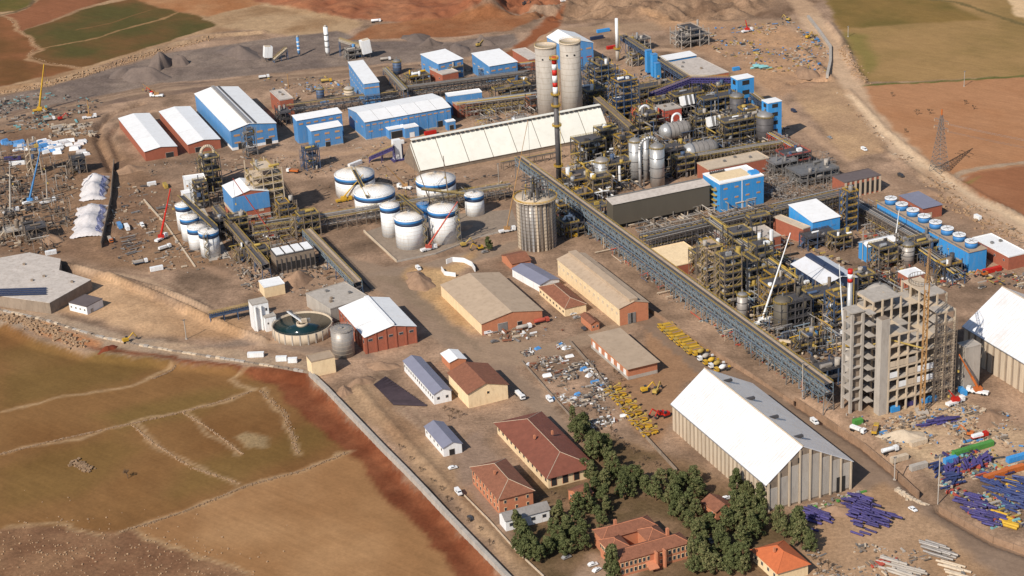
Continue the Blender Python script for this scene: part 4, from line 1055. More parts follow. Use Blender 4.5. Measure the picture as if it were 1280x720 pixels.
walkway('yellow railed footbridge behind the central tall tanks', (527, 237), (580, 243), 20, 18)

def silo(label, top, base, r):
    b = P(*base)
    h = PV(top[0], top[1], b, (1, 0)).z
    t = thing('concrete_silo', label, 'silo', (b.x, b.y, 0), 0, 'twin concrete silos')
    sh = lathe('shell', t, CONC, [(r, -1), (r, h - 1.2)], 56)
    lathe('rim', t, CONCW, [(r + .35, h - 1.2), (r + .35, h), (r - .5, h), (r - .5, h - .6), (.2, h - .4)], 56)
    for i in range(14): lathe('pour_joint', sh, CONCD, [(r + .012, h * i / 14 + 2), (r + .012, h * i / 14 + 2.18)], 56)
    for a in (-110, -70, 160, 20):
        t_ = rad(a)
        rod('port', sh, DARK, (r * .98 * math.cos(t_), r * .98 * math.sin(t_), h - 9), ((r + .15) * math.cos(t_), (r + .15) * math.sin(t_), h - 9), .75, 12)
    ring_rail(t, r + .2, h, YELLOWD, 36, w=.06)
silo('tall cylindrical concrete silo, left of the striped chimney', (685, 56), (686, 152), 8.0)
silo('tall cylindrical concrete silo, right of the striped chimney', (714, 51), (716, 150), 7.8)
def chimney(name, label, base, top, r, bands, body, plats=(), taper=.85):
    b = P(*base)
    h = PV(top[0], top[1], b, (1, 0)).z
    t = thing(name, label, 'chimney', (b.x, b.y, 0))
    z0 = h
    y_of = lambda z: r * (1 - (1 - taper) * z / h)
    for fr0, fr1, m in bands:
        lathe('shaft', t, m, [(y_of(h * fr0), h * fr0 - (0.5 if fr0 == 0 else 0)), (y_of(h * fr1), h * fr1)], 20)
    for f in plats:
        rr = y_of(h * f)
        rod('platform', t, YELLOWD, (0, 0, h * f), (0, 0, h * f + .3), rr + 1.5, 16)
        ring_rail(t, rr + 1.4, h * f + .3, YELLOW, 14, w=.16)
    rod('ladder', t, YELLOWD, (r + .4, -.2, 2), (r + .4, -.2, h - 2), .22, 4)
chimney('process_chimney', 'tall slim chimney with red and white bands on a grey shaft', (699, 226), (695.5, 71), 1.75,
        [(0, .70, STEELD), (.70, .765, WHITE2), (.765, .80, RED), (.80, .855, WHITE2), (.855, .90, RED), (.90, .945, WHITE2), (.945, 1, RED)], STEELB, (.12, .45, .61, .70, .985), .95)
chimney('white_stack', 'plain white stack beside the dark inclined conveyor', (772, 76), (770, 23), 1.5, [(0, .28, CONC), (.28, 1, WHITE2)], WHITE2, (.28,))
chimney('boiler_stack', 'grey stack with red and white top beside the unfinished tower', (1059, 492), (1055, 337), 1.5, [(0, .4, CONC), (.4, .90, SILVER), (.90, .93, RED), (.93, .965, WHITE2), (.965, 1, RED)], SILVER, (.4, .62))
def basin():
    c = P(379, 416)
    r, h = 16.6, 6.0
    t = thing('thickener_basin', 'round concrete basin of dark green water with bridge and centre ring', 'basin', (c.x, c.y, 0))
    lathe('wall', t, CONCW, [(r + .6, -1), (r + .6, h), (r, h), (r, h - 1.2), (.2, h - 1.25)], 64)
    lathe('water', t, WATER, [(r - .02, h - 1.1), (.1, h - 1.05)], 64)
    mb = MB()
    for i in range(24):
        a = 2 * math.pi * i / 24
        mb.box(((r + .75) * math.cos(a), (r + .75) * math.sin(a), h / 2), (.3, .7, h), a)
    mb.build('wall_ribs', t, CONC)
    lathe('centre_ring', t, CONCW, [(3.4, h - 1.2), (3.4, h + .5), (2.7, h + .5), (2.7, h - 1.2)], 28)
    a = rad(122)
    d = Vector((math.cos(a), math.sin(a), 0))
    box('bridge', t, WHITE2, d * 8.5 + Vector((0, 0, h + 1.1)), (19, 1.4, .5), a)
    mb = MB()
    n = Vector((-d.y, d.x, 0))
    for s in (-.7, .7):
        mb.bar(d * -1 + n * s + Vector((0, 0, h + 2.4)), d * 18 + n * s + Vector((0, 0, h + 2.4)), .1)
        for i in range(10): mb.bar(d * (2 * i) + n * s + Vector((0, 0, h + 1.2)), d * (2 * i) + n * s + Vector((0, 0, h + 2.4)), .08)
    mb.build('bridge_railing', t, STEEL)
    box('drive_unit', t, CONCW, (1.2, -.2, h + 1.7), (3.2, 2.0, 2.0), .3)
    box('drive_unit', t, STEEL, (3.4, .9, h + 1.5), (2.4, 1.6, 1.6), .3)
    ring_rail(t, r + .5, h, STEEL, 48, w=.05)
basin()
def scaffold_silo():
    b = P(672, 306)
    r = 11.6
    h = PV(672, 246, b, (1, 0)).z
    t = thing('reactor_silo', 'huge ribbed grey cylinder with ring platform beside main gallery', 'silo', (b.x, b.y, 0))
    sh = lathe('shell', t, GALV, [(r, -1), (r, h)], 64)
    for i in range(28):
        a = 2 * math.pi * i / 28
        box('rib', sh, random.choice((SILVER, GALV, CONCW, RUSTY)), ((r + .3) * math.cos(a), (r + .3) * math.sin(a), h / 2), (.7, 1.2, h), a)
    mb = MB()
    for k in range(1, 14):
        z = h * k / 14
        for i in range(40):
            t0, t1 = 2 * math.pi * i / 40, 2 * math.pi * (i + 1) / 40
            mb.bar(((r + .75) * math.cos(t0), (r + .75) * math.sin(t0), z), ((r + .75) * math.cos(t1), (r + .75) * math.sin(t1), z), .10)
    mb.build('scaffold_rings', t, RUSTY)['kind'] = 'stuff'
    lathe('platform', t, CONCW, [(r + 2.0, h - .4), (r + 2.0, h), (.2, h + .1)], 48)
    ring_rail(t, r + 1.9, h, YELLOW, 40, w=.14)
    rr = random.Random(4)
    for i in range(26):
        a, q = rr.uniform(0, 6.28), rr.uniform(2, r - 1)
        rod('top_pipe', t, rr.choice((STEEL, STEELD, SILVER, YELLOWD, RUSTY)), (q * math.cos(a), q * math.sin(a), h), (q * math.cos(a) * .9, q * math.sin(a) * .9, h + rr.uniform(3, 13)), rr.uniform(.3, .8), 8)
    for i in range(10):
        a = rr.uniform(0, 6.28); z = h + rr.uniform(5, 12)
        rod('top_beam', t, STEELD, (9 * math.cos(a), 9 * math.sin(a), z), (-9 * math.cos(a + .4), -9 * math.sin(a + .4), z), .3, 4)
scaffold_silo()

# ------------------------------------------------------------------ pipe racks, galleries, conveyors
PIPEM = (STEEL, RUSTY, SILVER, STEELD, YELLOWD, GALV)
def pipe_rack(label, pa, pb, w, h, step=6.0, levels=(.55, 1.0), npipe=5, post=STEELD, rail=None, seed=1, group='pipe racks', truss=True, pm=PIPEM, base=None):
    a, b = P(*pa), P(*pb)
    d = b - a
    L = d.length
    t = thing('pipe_rack', label, 'pipe rack', (a.x, a.y, 0), math.atan2(d.y, d.x), group)
    n = max(2, int(L / step))
    rr = random.Random(seed)
    br = MB()
    for i in range(n + 1):
        x = L * i / n
        for y in (-w / 2, w / 2):
            box('post', t, post, (x, y, h / 2 - .5), (.42, .42, h + 1))
        for z in levels:
            box('crossbeam', t, post, (x, 0, h * z), (.36, w + .6, .45))
        if i < n:
            x1 = L * (i + 1) / n
            for y in (-w / 2, w / 2):
                for z in levels:
                    br.bar((x, y, h * z - .1), (x1, y, h * z - .1), .16)
                if truss:
                    s = i % 2
                    br.bar((x if s else x1, y, h * levels[0]), (x1 if s else x, y, h * levels[-1]), .12)
                    br.bar(((x + x1) / 2, y, h * levels[0]), ((x + x1) / 2, y, h + 1.2), .10)
    o = br.build('bracing', t, post); o['kind'] = 'stuff'
    for z in levels:
        for k in range(npipe):
            y = -w / 2 + w * (k + .5) / npipe + rr.uniform(-.1, .1)
            r = rr.uniform(.12, .42) * min(1.2, w / npipe)
            rod('pipe', t, rr.choice(pm), (rr.uniform(-2, L * .1), y, h * z + .25 + r), (L - rr.uniform(-2, L * .1), y, h * z + .25 + r), r, 10)
    if rail:
        mb = MB()
        for y in (-w / 2 - .2, w / 2 + .2):
            for z in (.7, 1.4): mb.bar((0, y, h + z), (L, y, h + z), .11)
            for i in range(2 * n): mb.bar((L * i / 2 / n, y, h), (L * i / 2 / n, y, h + 1.4), .1)
        mb.build('railing', t, rail)
    return t
def gallery(label, pa, pb, za, zb, w, hh, side=TRUSS, roof=STEELD, strip=TANROOF, bays=12, name='conveyor_gallery', cat='conveyor', legm=STEELB, sheet_=1):
    """an enclosed or open conveyor bridge: floor, truss sides, roof, walk strip, trestle legs; pa/pb are photo points of the roof line"""
    a, b = P(*pa, za), P(*pb, zb)
    d = b - a
    hx = math.hypot(d.x, d.y)
    t = thing(name, label, cat, (a.x, a.y, 0), math.atan2(d.y, d.x))
    zl = lambda x: za + (zb - za) * x / hx
    mb = MB(); mb.slab([(0, -w / 2, za - hh), (hx, -w / 2, zb - hh), (hx, w / 2, zb - hh), (0, w / 2, za - hh)], .4); mb.build('floor', t, STEELD)
    mb = MB(); mb.slab([(0, -w / 2 - .3, za + .1), (hx, -w / 2 - .3, zb + .1), (hx, w * .12, zb + .35), (0, w * .12, za + .35)], .25)
    mb.build('roof', t, roof)
    mb = MB(); mb.slab([(0, w * .14, za + .45), (hx, w * .14, zb + .45), (hx, w * .42, zb + .45), (0, w * .42, za + .45)], .2)
    mb.build('walk_strip', t, strip)
    for s in (-1, 1):
        br = MB(); y = s * w / 2
        k = bays * 2
        for i in range(k + 1):
            x = hx * i / k
            br.bar((x, y, zl(x) - hh), (x, y, zl(x)), .2)
            if i < k:
                x1 = hx * (i + 1) / k
                if i % 2: br.bar((x, y, zl(x) - hh), (x1, y, zl(x1)), .17)
                else: br.bar((x, y, zl(x)), (x1, y, zl(x1) - hh), .17)
        br.bar((0, y, za - hh), (hx, y, zb - hh), .28); br.bar((0, y, za), (hx, y, zb), .28); br.bar((0, y, za - hh * .5), (hx, y, zb - hh * .5), .18)
        br.build('side_truss', t, side)
        if sheet_: mb = MB(); mb.slab([(0, y * .9, za - hh * .35), (hx, y * .9, zb - hh * .35), (hx, y * .9 + .02, zb - hh * .75), (0, y * .9 + .02, za - hh * .75)], .05); mb.build('side_sheet', t, roof)
    if not sheet_:
        for k in range(5): rod('pipe', t, (STEEL, SILVER, TRUSS, RUSTY, STEELB)[k], (0, -w * .3 + w * .15 * k, za - hh + .9), (hx, -w * .3 + w * .15 * k, zb - hh + .9), .35, 8)
    mb = MB()
    for y in (-w / 2, w / 2):
        for z in (.8, 1.4): mb.bar((0, y, za + z), (hx, y, zb + z), .09)
        for i in range(bays * 3): x = hx * i / bays / 3; mb.bar((x, y, zl(x)), (x, y, zl(x) + 1.4), .08)
    mb.build('railing', t, YELLOWD)
    nl = max(2, bays // 2)
    for i in range(nl + 1):
        x = hx * i / nl
        if zl(x) - hh < 1.5: continue
        for y in (-w / 2, w / 2): rod('trestle_leg', t, legm, (x, y * 1.15, -1), (x, y, zl(x) - hh), .28, 6)
        mb = MB(); z = zl(x) - hh
        mb.bar((x, -w * .56, z * .1), (x, w * .52, z * .9), .15); mb.bar((x, w * .56, z * .1), (x, -w * .52, z * .9), .15); mb.build('cross_bracing', t, legm)
    return t
gallery('long main gallery running diagonally to the unfinished concrete tower', (648, 196), (1036, 480), 15.5, 15.5, 5.2, 5.4, TRUSS, STEELD, TANROOF, 44, sheet_=None, legm=STEEL)
gallery('dark inclined conveyor running from the white stack past workshop roof', (778, 44), (858, 96), 17, 14, 5, 3.2, STEELB, STEELD, RUSTY, 14)
gallery('brown covered conveyor between twin silos and process area', (746, 122), (794, 164), 16, 10, 5, 3, STEELD, RUSTY, RUSTY, 8)
gallery('tan topped belt conveyor with pale green side above the road', (383, 287), (447, 353), 10, 9, 5.5, 3.2, TRUSS, RUSTY, TANROOF, 12)
gallery('narrow belt conveyor on the left tank road', (270, 259), (332, 331), 11, 10, 5, 3, RUSTY, STEELD, RUSTY, 14)
gallery('violet-blue lattice conveyor rising to the purple gantry', (812, 117), (864, 97), 10, 19, 4, 3, PURPLE, PURPLE, PURPLE, 8, legm=PURPLE)
gallery('violet-blue lattice gantry in front of the brick workshop', (862, 97), (921, 97), 19, 19, 4, 3.4, PURPLE, PURPLE, PURPLE, 9, legm=PURPLE)
gallery('dark blue low conveyor left of the filter tower', (262, 393), (330, 378), 6, 7, 2.6, 1.5, STEELB, NAVY, NAVY, 8)
gallery('grey inclined conveyor beside the narrow blue building', (481, 85), (507, 112), 6, 16, 3.2, 2, STEEL, CONC, STEEL, 6)
gallery('pale inclined belt with violet support below the blue halls', (462, 196), (492, 183), 4, 12, 3.4, 2, PURPLE, PURPLE, PURPLE, 5, legm=PURPLE)
pipe_rack('dense pipe rack running from blue compressor house to the silos', (498, 128), (668, 106), 8, 11, 5.5, (.5, .8, 1.0), 5, STEELD, RUSTY, 1)
pipe_rack('pipe rack passing behind the small blue halls', (360, 146), (498, 128), 7, 9, 6, (.55, 1.0), 4, STEELD, RUSTY, 2)
pipe_rack('two-level pipe rack between brick annex and left silo', (574, 146), (670, 134), 10, 10, 5, (.35, .7, 1.0), 5, RUSTY, None, 3)
pipe_rack('pipe rack behind the crusher houses up to the silos', (600, 100), (668, 92), 5, 9, 6, (.6, 1.0), 4, STEELD, None, 4)
pipe_rack('yellow railed pipe rack from left plant to the wide tanks', (384, 291), (492, 273), 9, 9, 6, (.5, 1.0), 6, RUSTY, YELLOWD, 5)
pipe_rack('pipe rack behind the tall white tanks up to the gallery', (494, 272), (640, 247), 8, 9, 6, (.5, 1.0), 6, RUSTY, YELLOWD, 6)
pipe_rack('pipe rack along the dryer house roof', (318, 301), (384, 291), 8, 10, 6, (.5, 1.0), 5, RUSTY, YELLOWD, 7)
pipe_rack('closely posted pipe rack from main gallery to the blue pump house', (806, 318), (962, 281), 12, 11, 4.2, (.5, .8, 1.0), 7, STEELD, RUSTY, 8)
pipe_rack('closely posted pipe rack from blue pump house to the brick hall', (963, 281), (1062, 258), 12, 11, 4.2, (.5, .8, 1.0), 7, STEELD, RUSTY, 9)
pipe_rack('steel rack of many pipes descending beside the blue cooling tower', (1064, 266), (1158, 320), 9, 8.5, 5, (.5, .8, 1.0), 7, RUSTY, STEELD, 10)
pipe_rack('pipe rack from the cooling tower down to the unfinished tower', (1152, 324), (1198, 356), 8, 7, 5, (.5, 1.0), 6, STEELB, None, 11)
pipe_rack('pipe rack between main gallery and navy kiln shed', (884, 298), (1000, 384), 6, 14, 6, (.5, 1.0), 4, STEELD, YELLOWD, 12)
pipe_rack('yellow railed rack before the navy kiln shed', (968, 360), (1034, 404), 6, 12, 5, (.5, 1.0), 4, RUSTY, YELLOWD, 13)
pipe_rack('rack of pipes in front of the dark olive shed', (700, 262), (770, 306), 6, 8, 5, (.5, 1.0), 5, STEELD, YELLOWD, 14)
pipe_rack('pipe rack below the autoclaves toward the electrical house', (838, 216), (985, 192), 6, 9, 5, (.5, 1.0), 5, RUSTY, YELLOWD, 15)
pipe_rack('low pipe rack along the cream shed front', (628, 212), (700, 198), 4, 5, 6, (1.0,), 4, RUSTY, None, 16)
pipe_rack('pipe rack climbing behind the left blue and brick house', (322, 214), (352, 262), 5, 9, 5, (.5, 1.0), 4, RUSTY, YELLOWD, 17)
pipe_rack('pipe rack on the right side of the autoclaves', (958, 178), (1000, 202), 8, 9, 5, (.5, 1.0), 5, REDP, None, 18)

# ------------------------------------------------------------------ steel process structures
def process_unit(label, px, w, d, nlev, lh, seed, col=STEELD, rail=YELLOWD, nx=4, ny=3, gear=14, name='process_unit', rz=None, gearm=None, floors=STEELD, top=True, group='process structures'):
    p = P(*px)
    t = thing(name, label, 'process unit', (p.x, p.y, 0), GA if rz is None else rz, group)
    rr = random.Random(seed)
    H = nlev * lh
    for i in range(nx):
        for j in range(ny):
            hh = H + rr.choice((0, 0, 1.5, 3)) if top else H
            box('column', t, col, (w * i / (nx - 1), d * j / (ny - 1), hh / 2), (.55, .55, hh))
    gm = gearm or (STEEL, SILVER, GALV, RUSTY, STEELD, YELLOWD, CONC, STEELB, WHITE2, RUSTY, STEELD)
    for k in range(1, nlev + 1):
        z = k * lh
        x0, x1 = (0, w) if rr.random() < .6 else sorted((rr.uniform(0, w * .3), rr.uniform(w * .6, w)))
        box('floor', t, floors, ((x0 + x1) / 2, d / 2, z), (x1 - x0 + .6, d + .6, .35))
        mb = MB()
        for (a, b) in (((x0, 0), (x1, 0)), ((x0, 0), (x0, d)), ((x1, 0), (x1, d)), ((x0, d), (x1, d))):
            L = math.hypot(b[0] - a[0], b[1] - a[1])
            for hz in (.65, 1.3): mb.bar((*a, z + hz), (*b, z + hz), .13)
            for q in range(int(L / 2) + 1):
                f = q / max(1, int(L / 2))
                x, y = a[0] + (b[0] - a[0]) * f, a[1] + (b[1] - a[1]) * f
                mb.bar((x, y, z), (x, y, z + 1.3), .1)
        mb.build('railing', t, rail)
        mb = MB()
        for i in range(nx - 1):
            xa, xb = w * i / (nx - 1), w * (i + 1) / (nx - 1)
            if rr.random() < .6:
                s = rr.random() < .5
                mb.bar((xa, 0, z - lh if s else z), (xb, 0, z if s else z - lh), .15)
            mb.bar((xa, 0, z - .3), (xb, 0, z - .3), .22)
        for j in range(ny - 1):
            ya, yb = d * j / (ny - 1), d * (j + 1) / (ny - 1)
            if rr.random() < .6: mb.bar((0, ya, z - lh), (0, yb, z), .15)
        mb.build('bracing', t, col)
    for g in range(gear):
        k = rr.randint(0, nlev)
        x, y, z = rr.uniform(.1, .9) * w, rr.uniform(.05, .9) * d, k * lh + .2
        m = rr.choice(gm)
        q = rr.random()
        if q < .4:
            r = rr.uniform(.5, 1.6); hh = rr.uniform(1.8, lh * 1.1)
            rod('vessel', t, m, (x, y, z), (x, y, z + hh), r, 14)
        elif q < .6:
            r = rr.uniform(.5, 1.2); L = rr.uniform(3, 7)
            rod('drum', t, m, (x - L / 2, y, z + r), (x + L / 2, y, z + r), r, 14)
        elif q < .8:
            box('machine', t, m, (x, y, z + 1), (rr.uniform(1.2, 3.5), rr.uniform(1.2, 3), rr.uniform(1, 2.6)))
        else:
            r = rr.uniform(.2, .5); x1 = rr.uniform(0, w); z1 = rr.uniform(.2, 1) * H
            o = rod('pipe', t, m, (x, y, 0), (x, y, z1), r, 8)
            rod('pipe', t, m, (x, y, z1), (x1, y + rr.uniform(-2, 2), z1), r, 8)
    stair_tower(t, -1.8, d * rr.uniform(.2, .6), H, 2.6, col, rail)
    return t
pu = process_unit
pu('dark blue steel tower with yellow stair flights right of the silos', (771, 153), 19, 13, 6, 5, 1, STEELB, YELLOW, 4, 3, 16, floors=NAVY)
pu('brown steel frame with yellow stairs just behind the cream shed end', (735, 137), 16, 16, 3, 4.5, 2, STEELD, YELLOWD)
pu('crowded steel frame below the tall blue house', (744, 112), 18, 22, 4, 4.5, 3, STEELB, YELLOWD, gear=20)
pu('steel frame full of dark pipes left of the autoclaves', (800, 172), 20, 14, 3, 5, 4, STEELD, YELLOWD, gear=22)
pu('frame with red pipes in front of the dark blue tower', (800, 158), 12, 12, 3, 4, 5, REDP, YELLOWD, gear=12)
pu('steel platform above the upper silver autoclave', (845, 146), 24, 12, 3, 5, 6, STEELD, YELLOWD, gear=22)
pu('steel platform with yellow rail right of the upper autoclave', (880, 152), 30, 12, 3, 5.2, 7, STEELB, YELLOWD, 6, 3, 22)
pu('steel platform with yellow rail right of the lower autoclave', (906, 186), 36, 12, 4, 4.6, 8, STEELD, YELLOWD, 7, 3, 26)
pu('steel frame in front of the lower silver autoclave', (838, 204), 22, 12, 2, 5, 9, RUSTY, YELLOWD, gear=18)
pu('frame of black pipes beside the tall silver columns', (830, 214), 16, 14, 3, 4.5, 10, STEELD, STEELD, gear=14, gearm=(STEELD, DARK, RUSTY))
pu('yellow railed frame below the striped chimney', (712, 246), 22, 20, 2, 5, 11, STEELD, YELLOW, gear=22)
pu('dusty frame left of the tall silver columns', (760, 232), 20, 14, 3, 4.5, 12, RUSTY, YELLOWD, gear=22)
pu('frame of white and yellow gear beside the cream shed end', (726, 206), 20, 16, 3, 5, 13, STEELD, YELLOWD, gear=24, gearm=(WHITE2, WHITE2, YELLOW, SILVER, STEELD))
pu('steel frame in front of the brick workshop', (800, 128), 30, 12, 2, 5, 14, RUSTY, YELLOWD, 5, 3, 18)
pu('steel tower beige and yellow beside the flat cream roof', (884, 366), 12, 12, 6, 4.6, 15, RUSTY, YELLOWD, 3, 3, 16, floors=TANROOF)
pu('tall brown steel tower right of the main gallery', (906, 388), 11, 11, 7, 4.4, 16, RUSTY, YELLOWD, 3, 3, 16)
pu('steel tower with pale vessels in the middle of the kiln area', (934, 380), 13, 13, 5, 5, 17, STEELD, YELLOWD, 3, 3, 18)
pu('yellow and brown steel tower before the white lattice boom', (962, 402), 16, 12, 4, 5, 18, RUSTY, YELLOW, 4, 3, 20)
pu('dark steel frame below the navy kiln shed', (1016, 404), 22, 12, 3, 5, 19, STEELB, YELLOWD, gear=18)
pu('dark open frame of stacked vessels near the grey stack', (984, 419), 15, 11, 4, 4.6, 20, STEELD, STEELD, 4, 3, 16, floors=STEELD, gearm=(STEELD, OLIVE, DARK))
pu('steel frame with yellow platforms behind the low workshop', (916, 330), 20, 12, 4, 4.6, 21, STEELD, YELLOWD, gear=18)
pu('low steel frame of pipes in front of the blue pump house', (1010, 314), 20, 10, 2, 4, 22, STEELB, STEELD, gear=14)
pu('slim steel tower with yellow landings beside the blue pump house', (1058, 292), 8, 8, 6, 4.4, 23, STEELB, YELLOW, 2, 2, 6)
pu('frame of silver vessels above the small brick block', (1098, 340), 20, 12, 3, 4.5, 24, RUSTY, YELLOWD, gear=22, gearm=(SILVER, GALV, YELLOWD, STEELD))
pu('dusty pipe frame between cooling tower and brick block', (1138, 328), 20, 12, 2, 5, 25, RUSTY, YELLOWD, gear=20)
pu('beige multi-storey frame tower in front of the blue and brick house', (322, 278), 20, 18, 7, 5, 26, CONCW, YELLOWD, 4, 3, 22, floors=CONCW)
pu('rusty frame with silver vessels behind the left white tanks', (258, 240), 12, 12, 5, 4.6, 27, STEELD, YELLOWD, 3, 3, 16, gearm=(SILVER, GALV, STEELD))
pu('low steel frame between left tanks and lime house', (268, 300), 14, 10, 3, 4, 28, STEELD, STEELD, gear=12)
pu('steel frame of pipes left of the dryer house', (318, 336), 14, 12, 2, 5, 29, RUSTY, YELLOWD, gear=14)
pu('steel frame where the left racks cross', (372, 300), 16, 10, 3, 5, 30, RUSTY, YELLOWD, gear=12)
pu('slender white and steel plant on the far gravel yard', (852, 62), 26, 20, 3, 5, 31, CONC, CONC, gear=22, gearm=(WHITE2, SILVER, CONC, RUSTY))
pu('steel frame beside the white stack base', (792, 66), 16, 12, 2, 5, 32, CONC, CONC, gear=10)
pu('steel trestle tower below the small blue halls', (384, 214), 10, 9, 3, 5, 33, STEELB, STEELB, 3, 3, 4)
pu('rusty frame at the foot of the scaffolded silo', (706, 300), 14, 12, 2, 5, 34, STEELD, YELLOWD, gear=16, gearm=(WHITE2, SILVER, YELLOW, STEELD))
pu('pipe frame right of the electrical house', (982, 214), 20, 14, 2, 5, 35, STEELD, REDP, gear=14)
pu('dark transformer frame left of the brick hall', (1000, 236), 30, 18, 2, 4.5, 36, STEEL, STEEL, 6, 4, 22, gearm=(STEEL, GALV, CONC), floors=STEEL)
pu('pale frame of insulators behind the electrical yard', (968, 222), 18, 14, 2, 4.5, 37, STEEL, STEEL, 4, 3, 16, gearm=(STEEL, CONC), floors=STEEL)
pu('steel frame beside the main gallery near the dark olive shed', (730, 282), 18, 10, 2, 5, 38, STEELB, YELLOWD, gear=14)
pu('frame under the twin silos with grey drum', (664, 142), 14, 10, 2, 5, 39, STEELD, ORANGE, gear=10)
pu('yellow piped frame behind the rack left of the silos', (620, 128), 30, 8, 2, 4.5, 40, STEELD, YELLOWD, 6, 2, 16, gearm=(YELLOW, STEELD, STEELB, RUSTY))
pu('low frame of white valves beside the blue compressor house', (512, 110), 18, 12, 2, 4, 41, STEEL, YELLOWD, 4, 3, 14, gearm=(YELLOW, WHITE2, STEELD))
pu('dark frame below the long gallery end', (1020, 488), 20, 9, 2, 5, 42, STEELB, STEELD, gear=12)
pu('rusty frame in front of the white gallery stack', (870, 344), 12, 9, 3, 4.4, 43, RUSTY, YELLOWD, 3, 3, 12)

def autoclave(label, px, r, L, z, rz=GA, m=GALV):
    p = P(*px)
    t = thing('autoclave', label, 'pressure vessel', (p.x, p.y, 0), rz, 'horizontal silver vessels')
    prof = [(.05, 0), (r * .5, .06 * r), (r * .85, .35 * r), (r, .8 * r), (r, L - .8 * r), (r * .85, L - .35 * r), (r * .5, L - .06 * r), (.05, L)]
    o = lathe('shell', t, m, prof, 36)
    o.location = (0, 0, z + r); o.rotation_euler = (0, rad(90), 0)
    e = lathe('end_cap', t, SILVER, [(.05, -.12), (r * .52, 0), (r * .88, .3 * r), (r * 1.01, .8 * r), (r * 1.01, r)], 36)
    e.location = (0, 0, z + r); e.rotation_euler = (0, rad(90), 0)
    for i in range(5):
        k = rod('hoop', t, STEEL, (L * (.2 + .15 * i), 0, z + r), (L * (.2 + .15 * i) + .35, 0, z + r), r * 1.012, 36)
    for i in (.25, .75): box('saddle', t, CONC, (L * i, 0, (z + r) / 2), (1.6, r * 1.5, z + r))
    for i in range(4): rod('nozzle', t, STEEL, (L * (.2 + .2 * i), 0, z + 2 * r - .2), (L * (.2 + .2 * i), 0, z + 2 * r + 1.4), .5, 10)
autoclave('upper silver horizontal vessel with domed left end', (826, 181), 6.0, 24, 3)
autoclave('lower silver horizontal vessel with domed left end', (855, 207), 6.2, 26, 3)
autoclave('small grey drum vessel lying near the left silo foot', (640, 157), 2.4, 12, 2)
def dome_tank(label, px, r, h, m=GALV, cap=STEEL):
    p = P(*px)
    t = thing('dome_tank', label, 'tank', (p.x, p.y, 0), 0, 'grey vertical vessels')
    lathe('shell', t, m, [(r, -.5), (r, h)], 32)
    lathe('dome', t, cap, [(r + .1, h), (r * .9, h + r * .3), (r * .55, h + r * .55), (.2, h + r * .66)], 32)
    for k in range(3): lathe('hoop', t, STEELD, [(r + .12, h * (k + 1) / 4), (r + .12, h * (k + 1) / 4 + .4)], 32)
    rod('outlet', t, STEEL, (0, 0, h + r * .6), (0, 0, h + r * .6 + 2), .5, 10)
    ring_rail(t, r + .3, h, YELLOWD, 20, w=.1)
    return t
dome_tank('grey domed vessel left of the upper blue tower', (921, 152), 5.2, 19, STEELD, STEEL)
dome_tank('grey domed vessel left of the lower blue tower', (956, 179), 6.2, 20, STEELD, STEEL)
dome_tank('silver vertical tank right of the striped chimney', (753, 228), 5.0, 15, SILVER, GALV)
dome_tank('tall silver column, left of the pair behind the olive shed', (795, 224), 4.4, 27, SILVER)
dome_tank('tall silver column, right of the pair behind the olive shed', (822, 232), 5.0, 27, SILVER)
dome_tank('slim silver column between the two tall columns', (808, 226), 2.0, 31, SILVER)
dome_tank('grey upright tank near the far gravel plant', (497, 92), 3.6, 10, STEELB)
dome_tank('grey upright tank behind the small blue halls', (401, 125), 3.2, 9, STEELB)
dome_tank('dark olive upright tank beside the stacked vessel frame', (978, 414), 5.0, 18, OLIVE, OLIVE)
dome_tank('white upright tank with pipes near the compressor house', (437, 124), 4.2, 8, CONCW, CONC)
dome_tank('grey vertical vessel in the kiln area before low workshop', (928, 402), 3.0, 16, GALV)
dome_tank('grey vessel beside the brick block below cooling tower', (1134, 330), 4.0, 12, GALV)
dome_tank('pale concrete drum between kiln shed and unfinished tower', (1098, 408), 8, 20, CONCD, CONC)
def arched_duct(label, px, r, L, h, rz, m=SILVER):
    p = P(*px)
    t = thing('arched_duct', label, 'duct', (p.x, p.y, 0), rz)
    k = 12
    pts = [(-L / 2, 0, 0), (-L / 2, 0, h - L / 2)] + [(-L / 2 * math.cos(math.pi * i / k), 0, h - L / 2 + L / 2 * math.sin(math.pi * i / k)) for i in range(1, k)] + [(L / 2, 0, h - L / 2), (L / 2, 0, 0)]
    mb = MB()
    for a, b in zip(pts[:-1], pts[1:]): mb.bar(a, b, r, 12)
    mb.build('duct', t, m, smooth=True)
    for x in (-L / 2, L / 2): rod('flange', t, STEEL, (x, 0, h * .4), (x, 0, h * .4 + .5), r * 1.25, 14)
arched_duct('silver arched duct over the left tank plant', (264, 228), 1.1, 9, 27, GA, CONCW)
arched_duct('white arched duct left of the upper autoclave', (806, 158), .9, 8, 16, GA, WHITE2)
arched_duct('white arched duct above the upper autoclave', (846, 175), .8, 7, 20, GA, WHITE2)
arched_duct('silver arched duct linking the tall silver columns', (812, 232), 1.0, 14, 34, GA, SILVER)
arched_duct('white arched duct below the main gallery near silo', (712, 292), 1.0, 9, 12, GA, WHITE2)
arched_duct('silver arched duct in the kiln area', (944, 372), .9, 8, 20, GA, SILVER)
def slat_tower(label, px, w, d, h, tilt):
    p = P(*px)
    t = thing('slat_cooler', label, 'cooler', (p.x, p.y, 0), GA, 'slatted white coolers')
    for x in (0, w):
        for y in (0, d): box('leg', t, STEELD, (x, y, h * .3), (.6, .6, h * .6))
    for i in range(5): box('slat', t, WHITE2 if i % 2 == 0 else STEEL, (w * (i + .5) / 5, d / 2, h * .8), (w / 5 * .8, d, h * .42), (rad(-22), 0, 0))
    box('frame', t, STEEL, (w / 2, d / 2, h * .58), (w + 1, d + 1, .5))
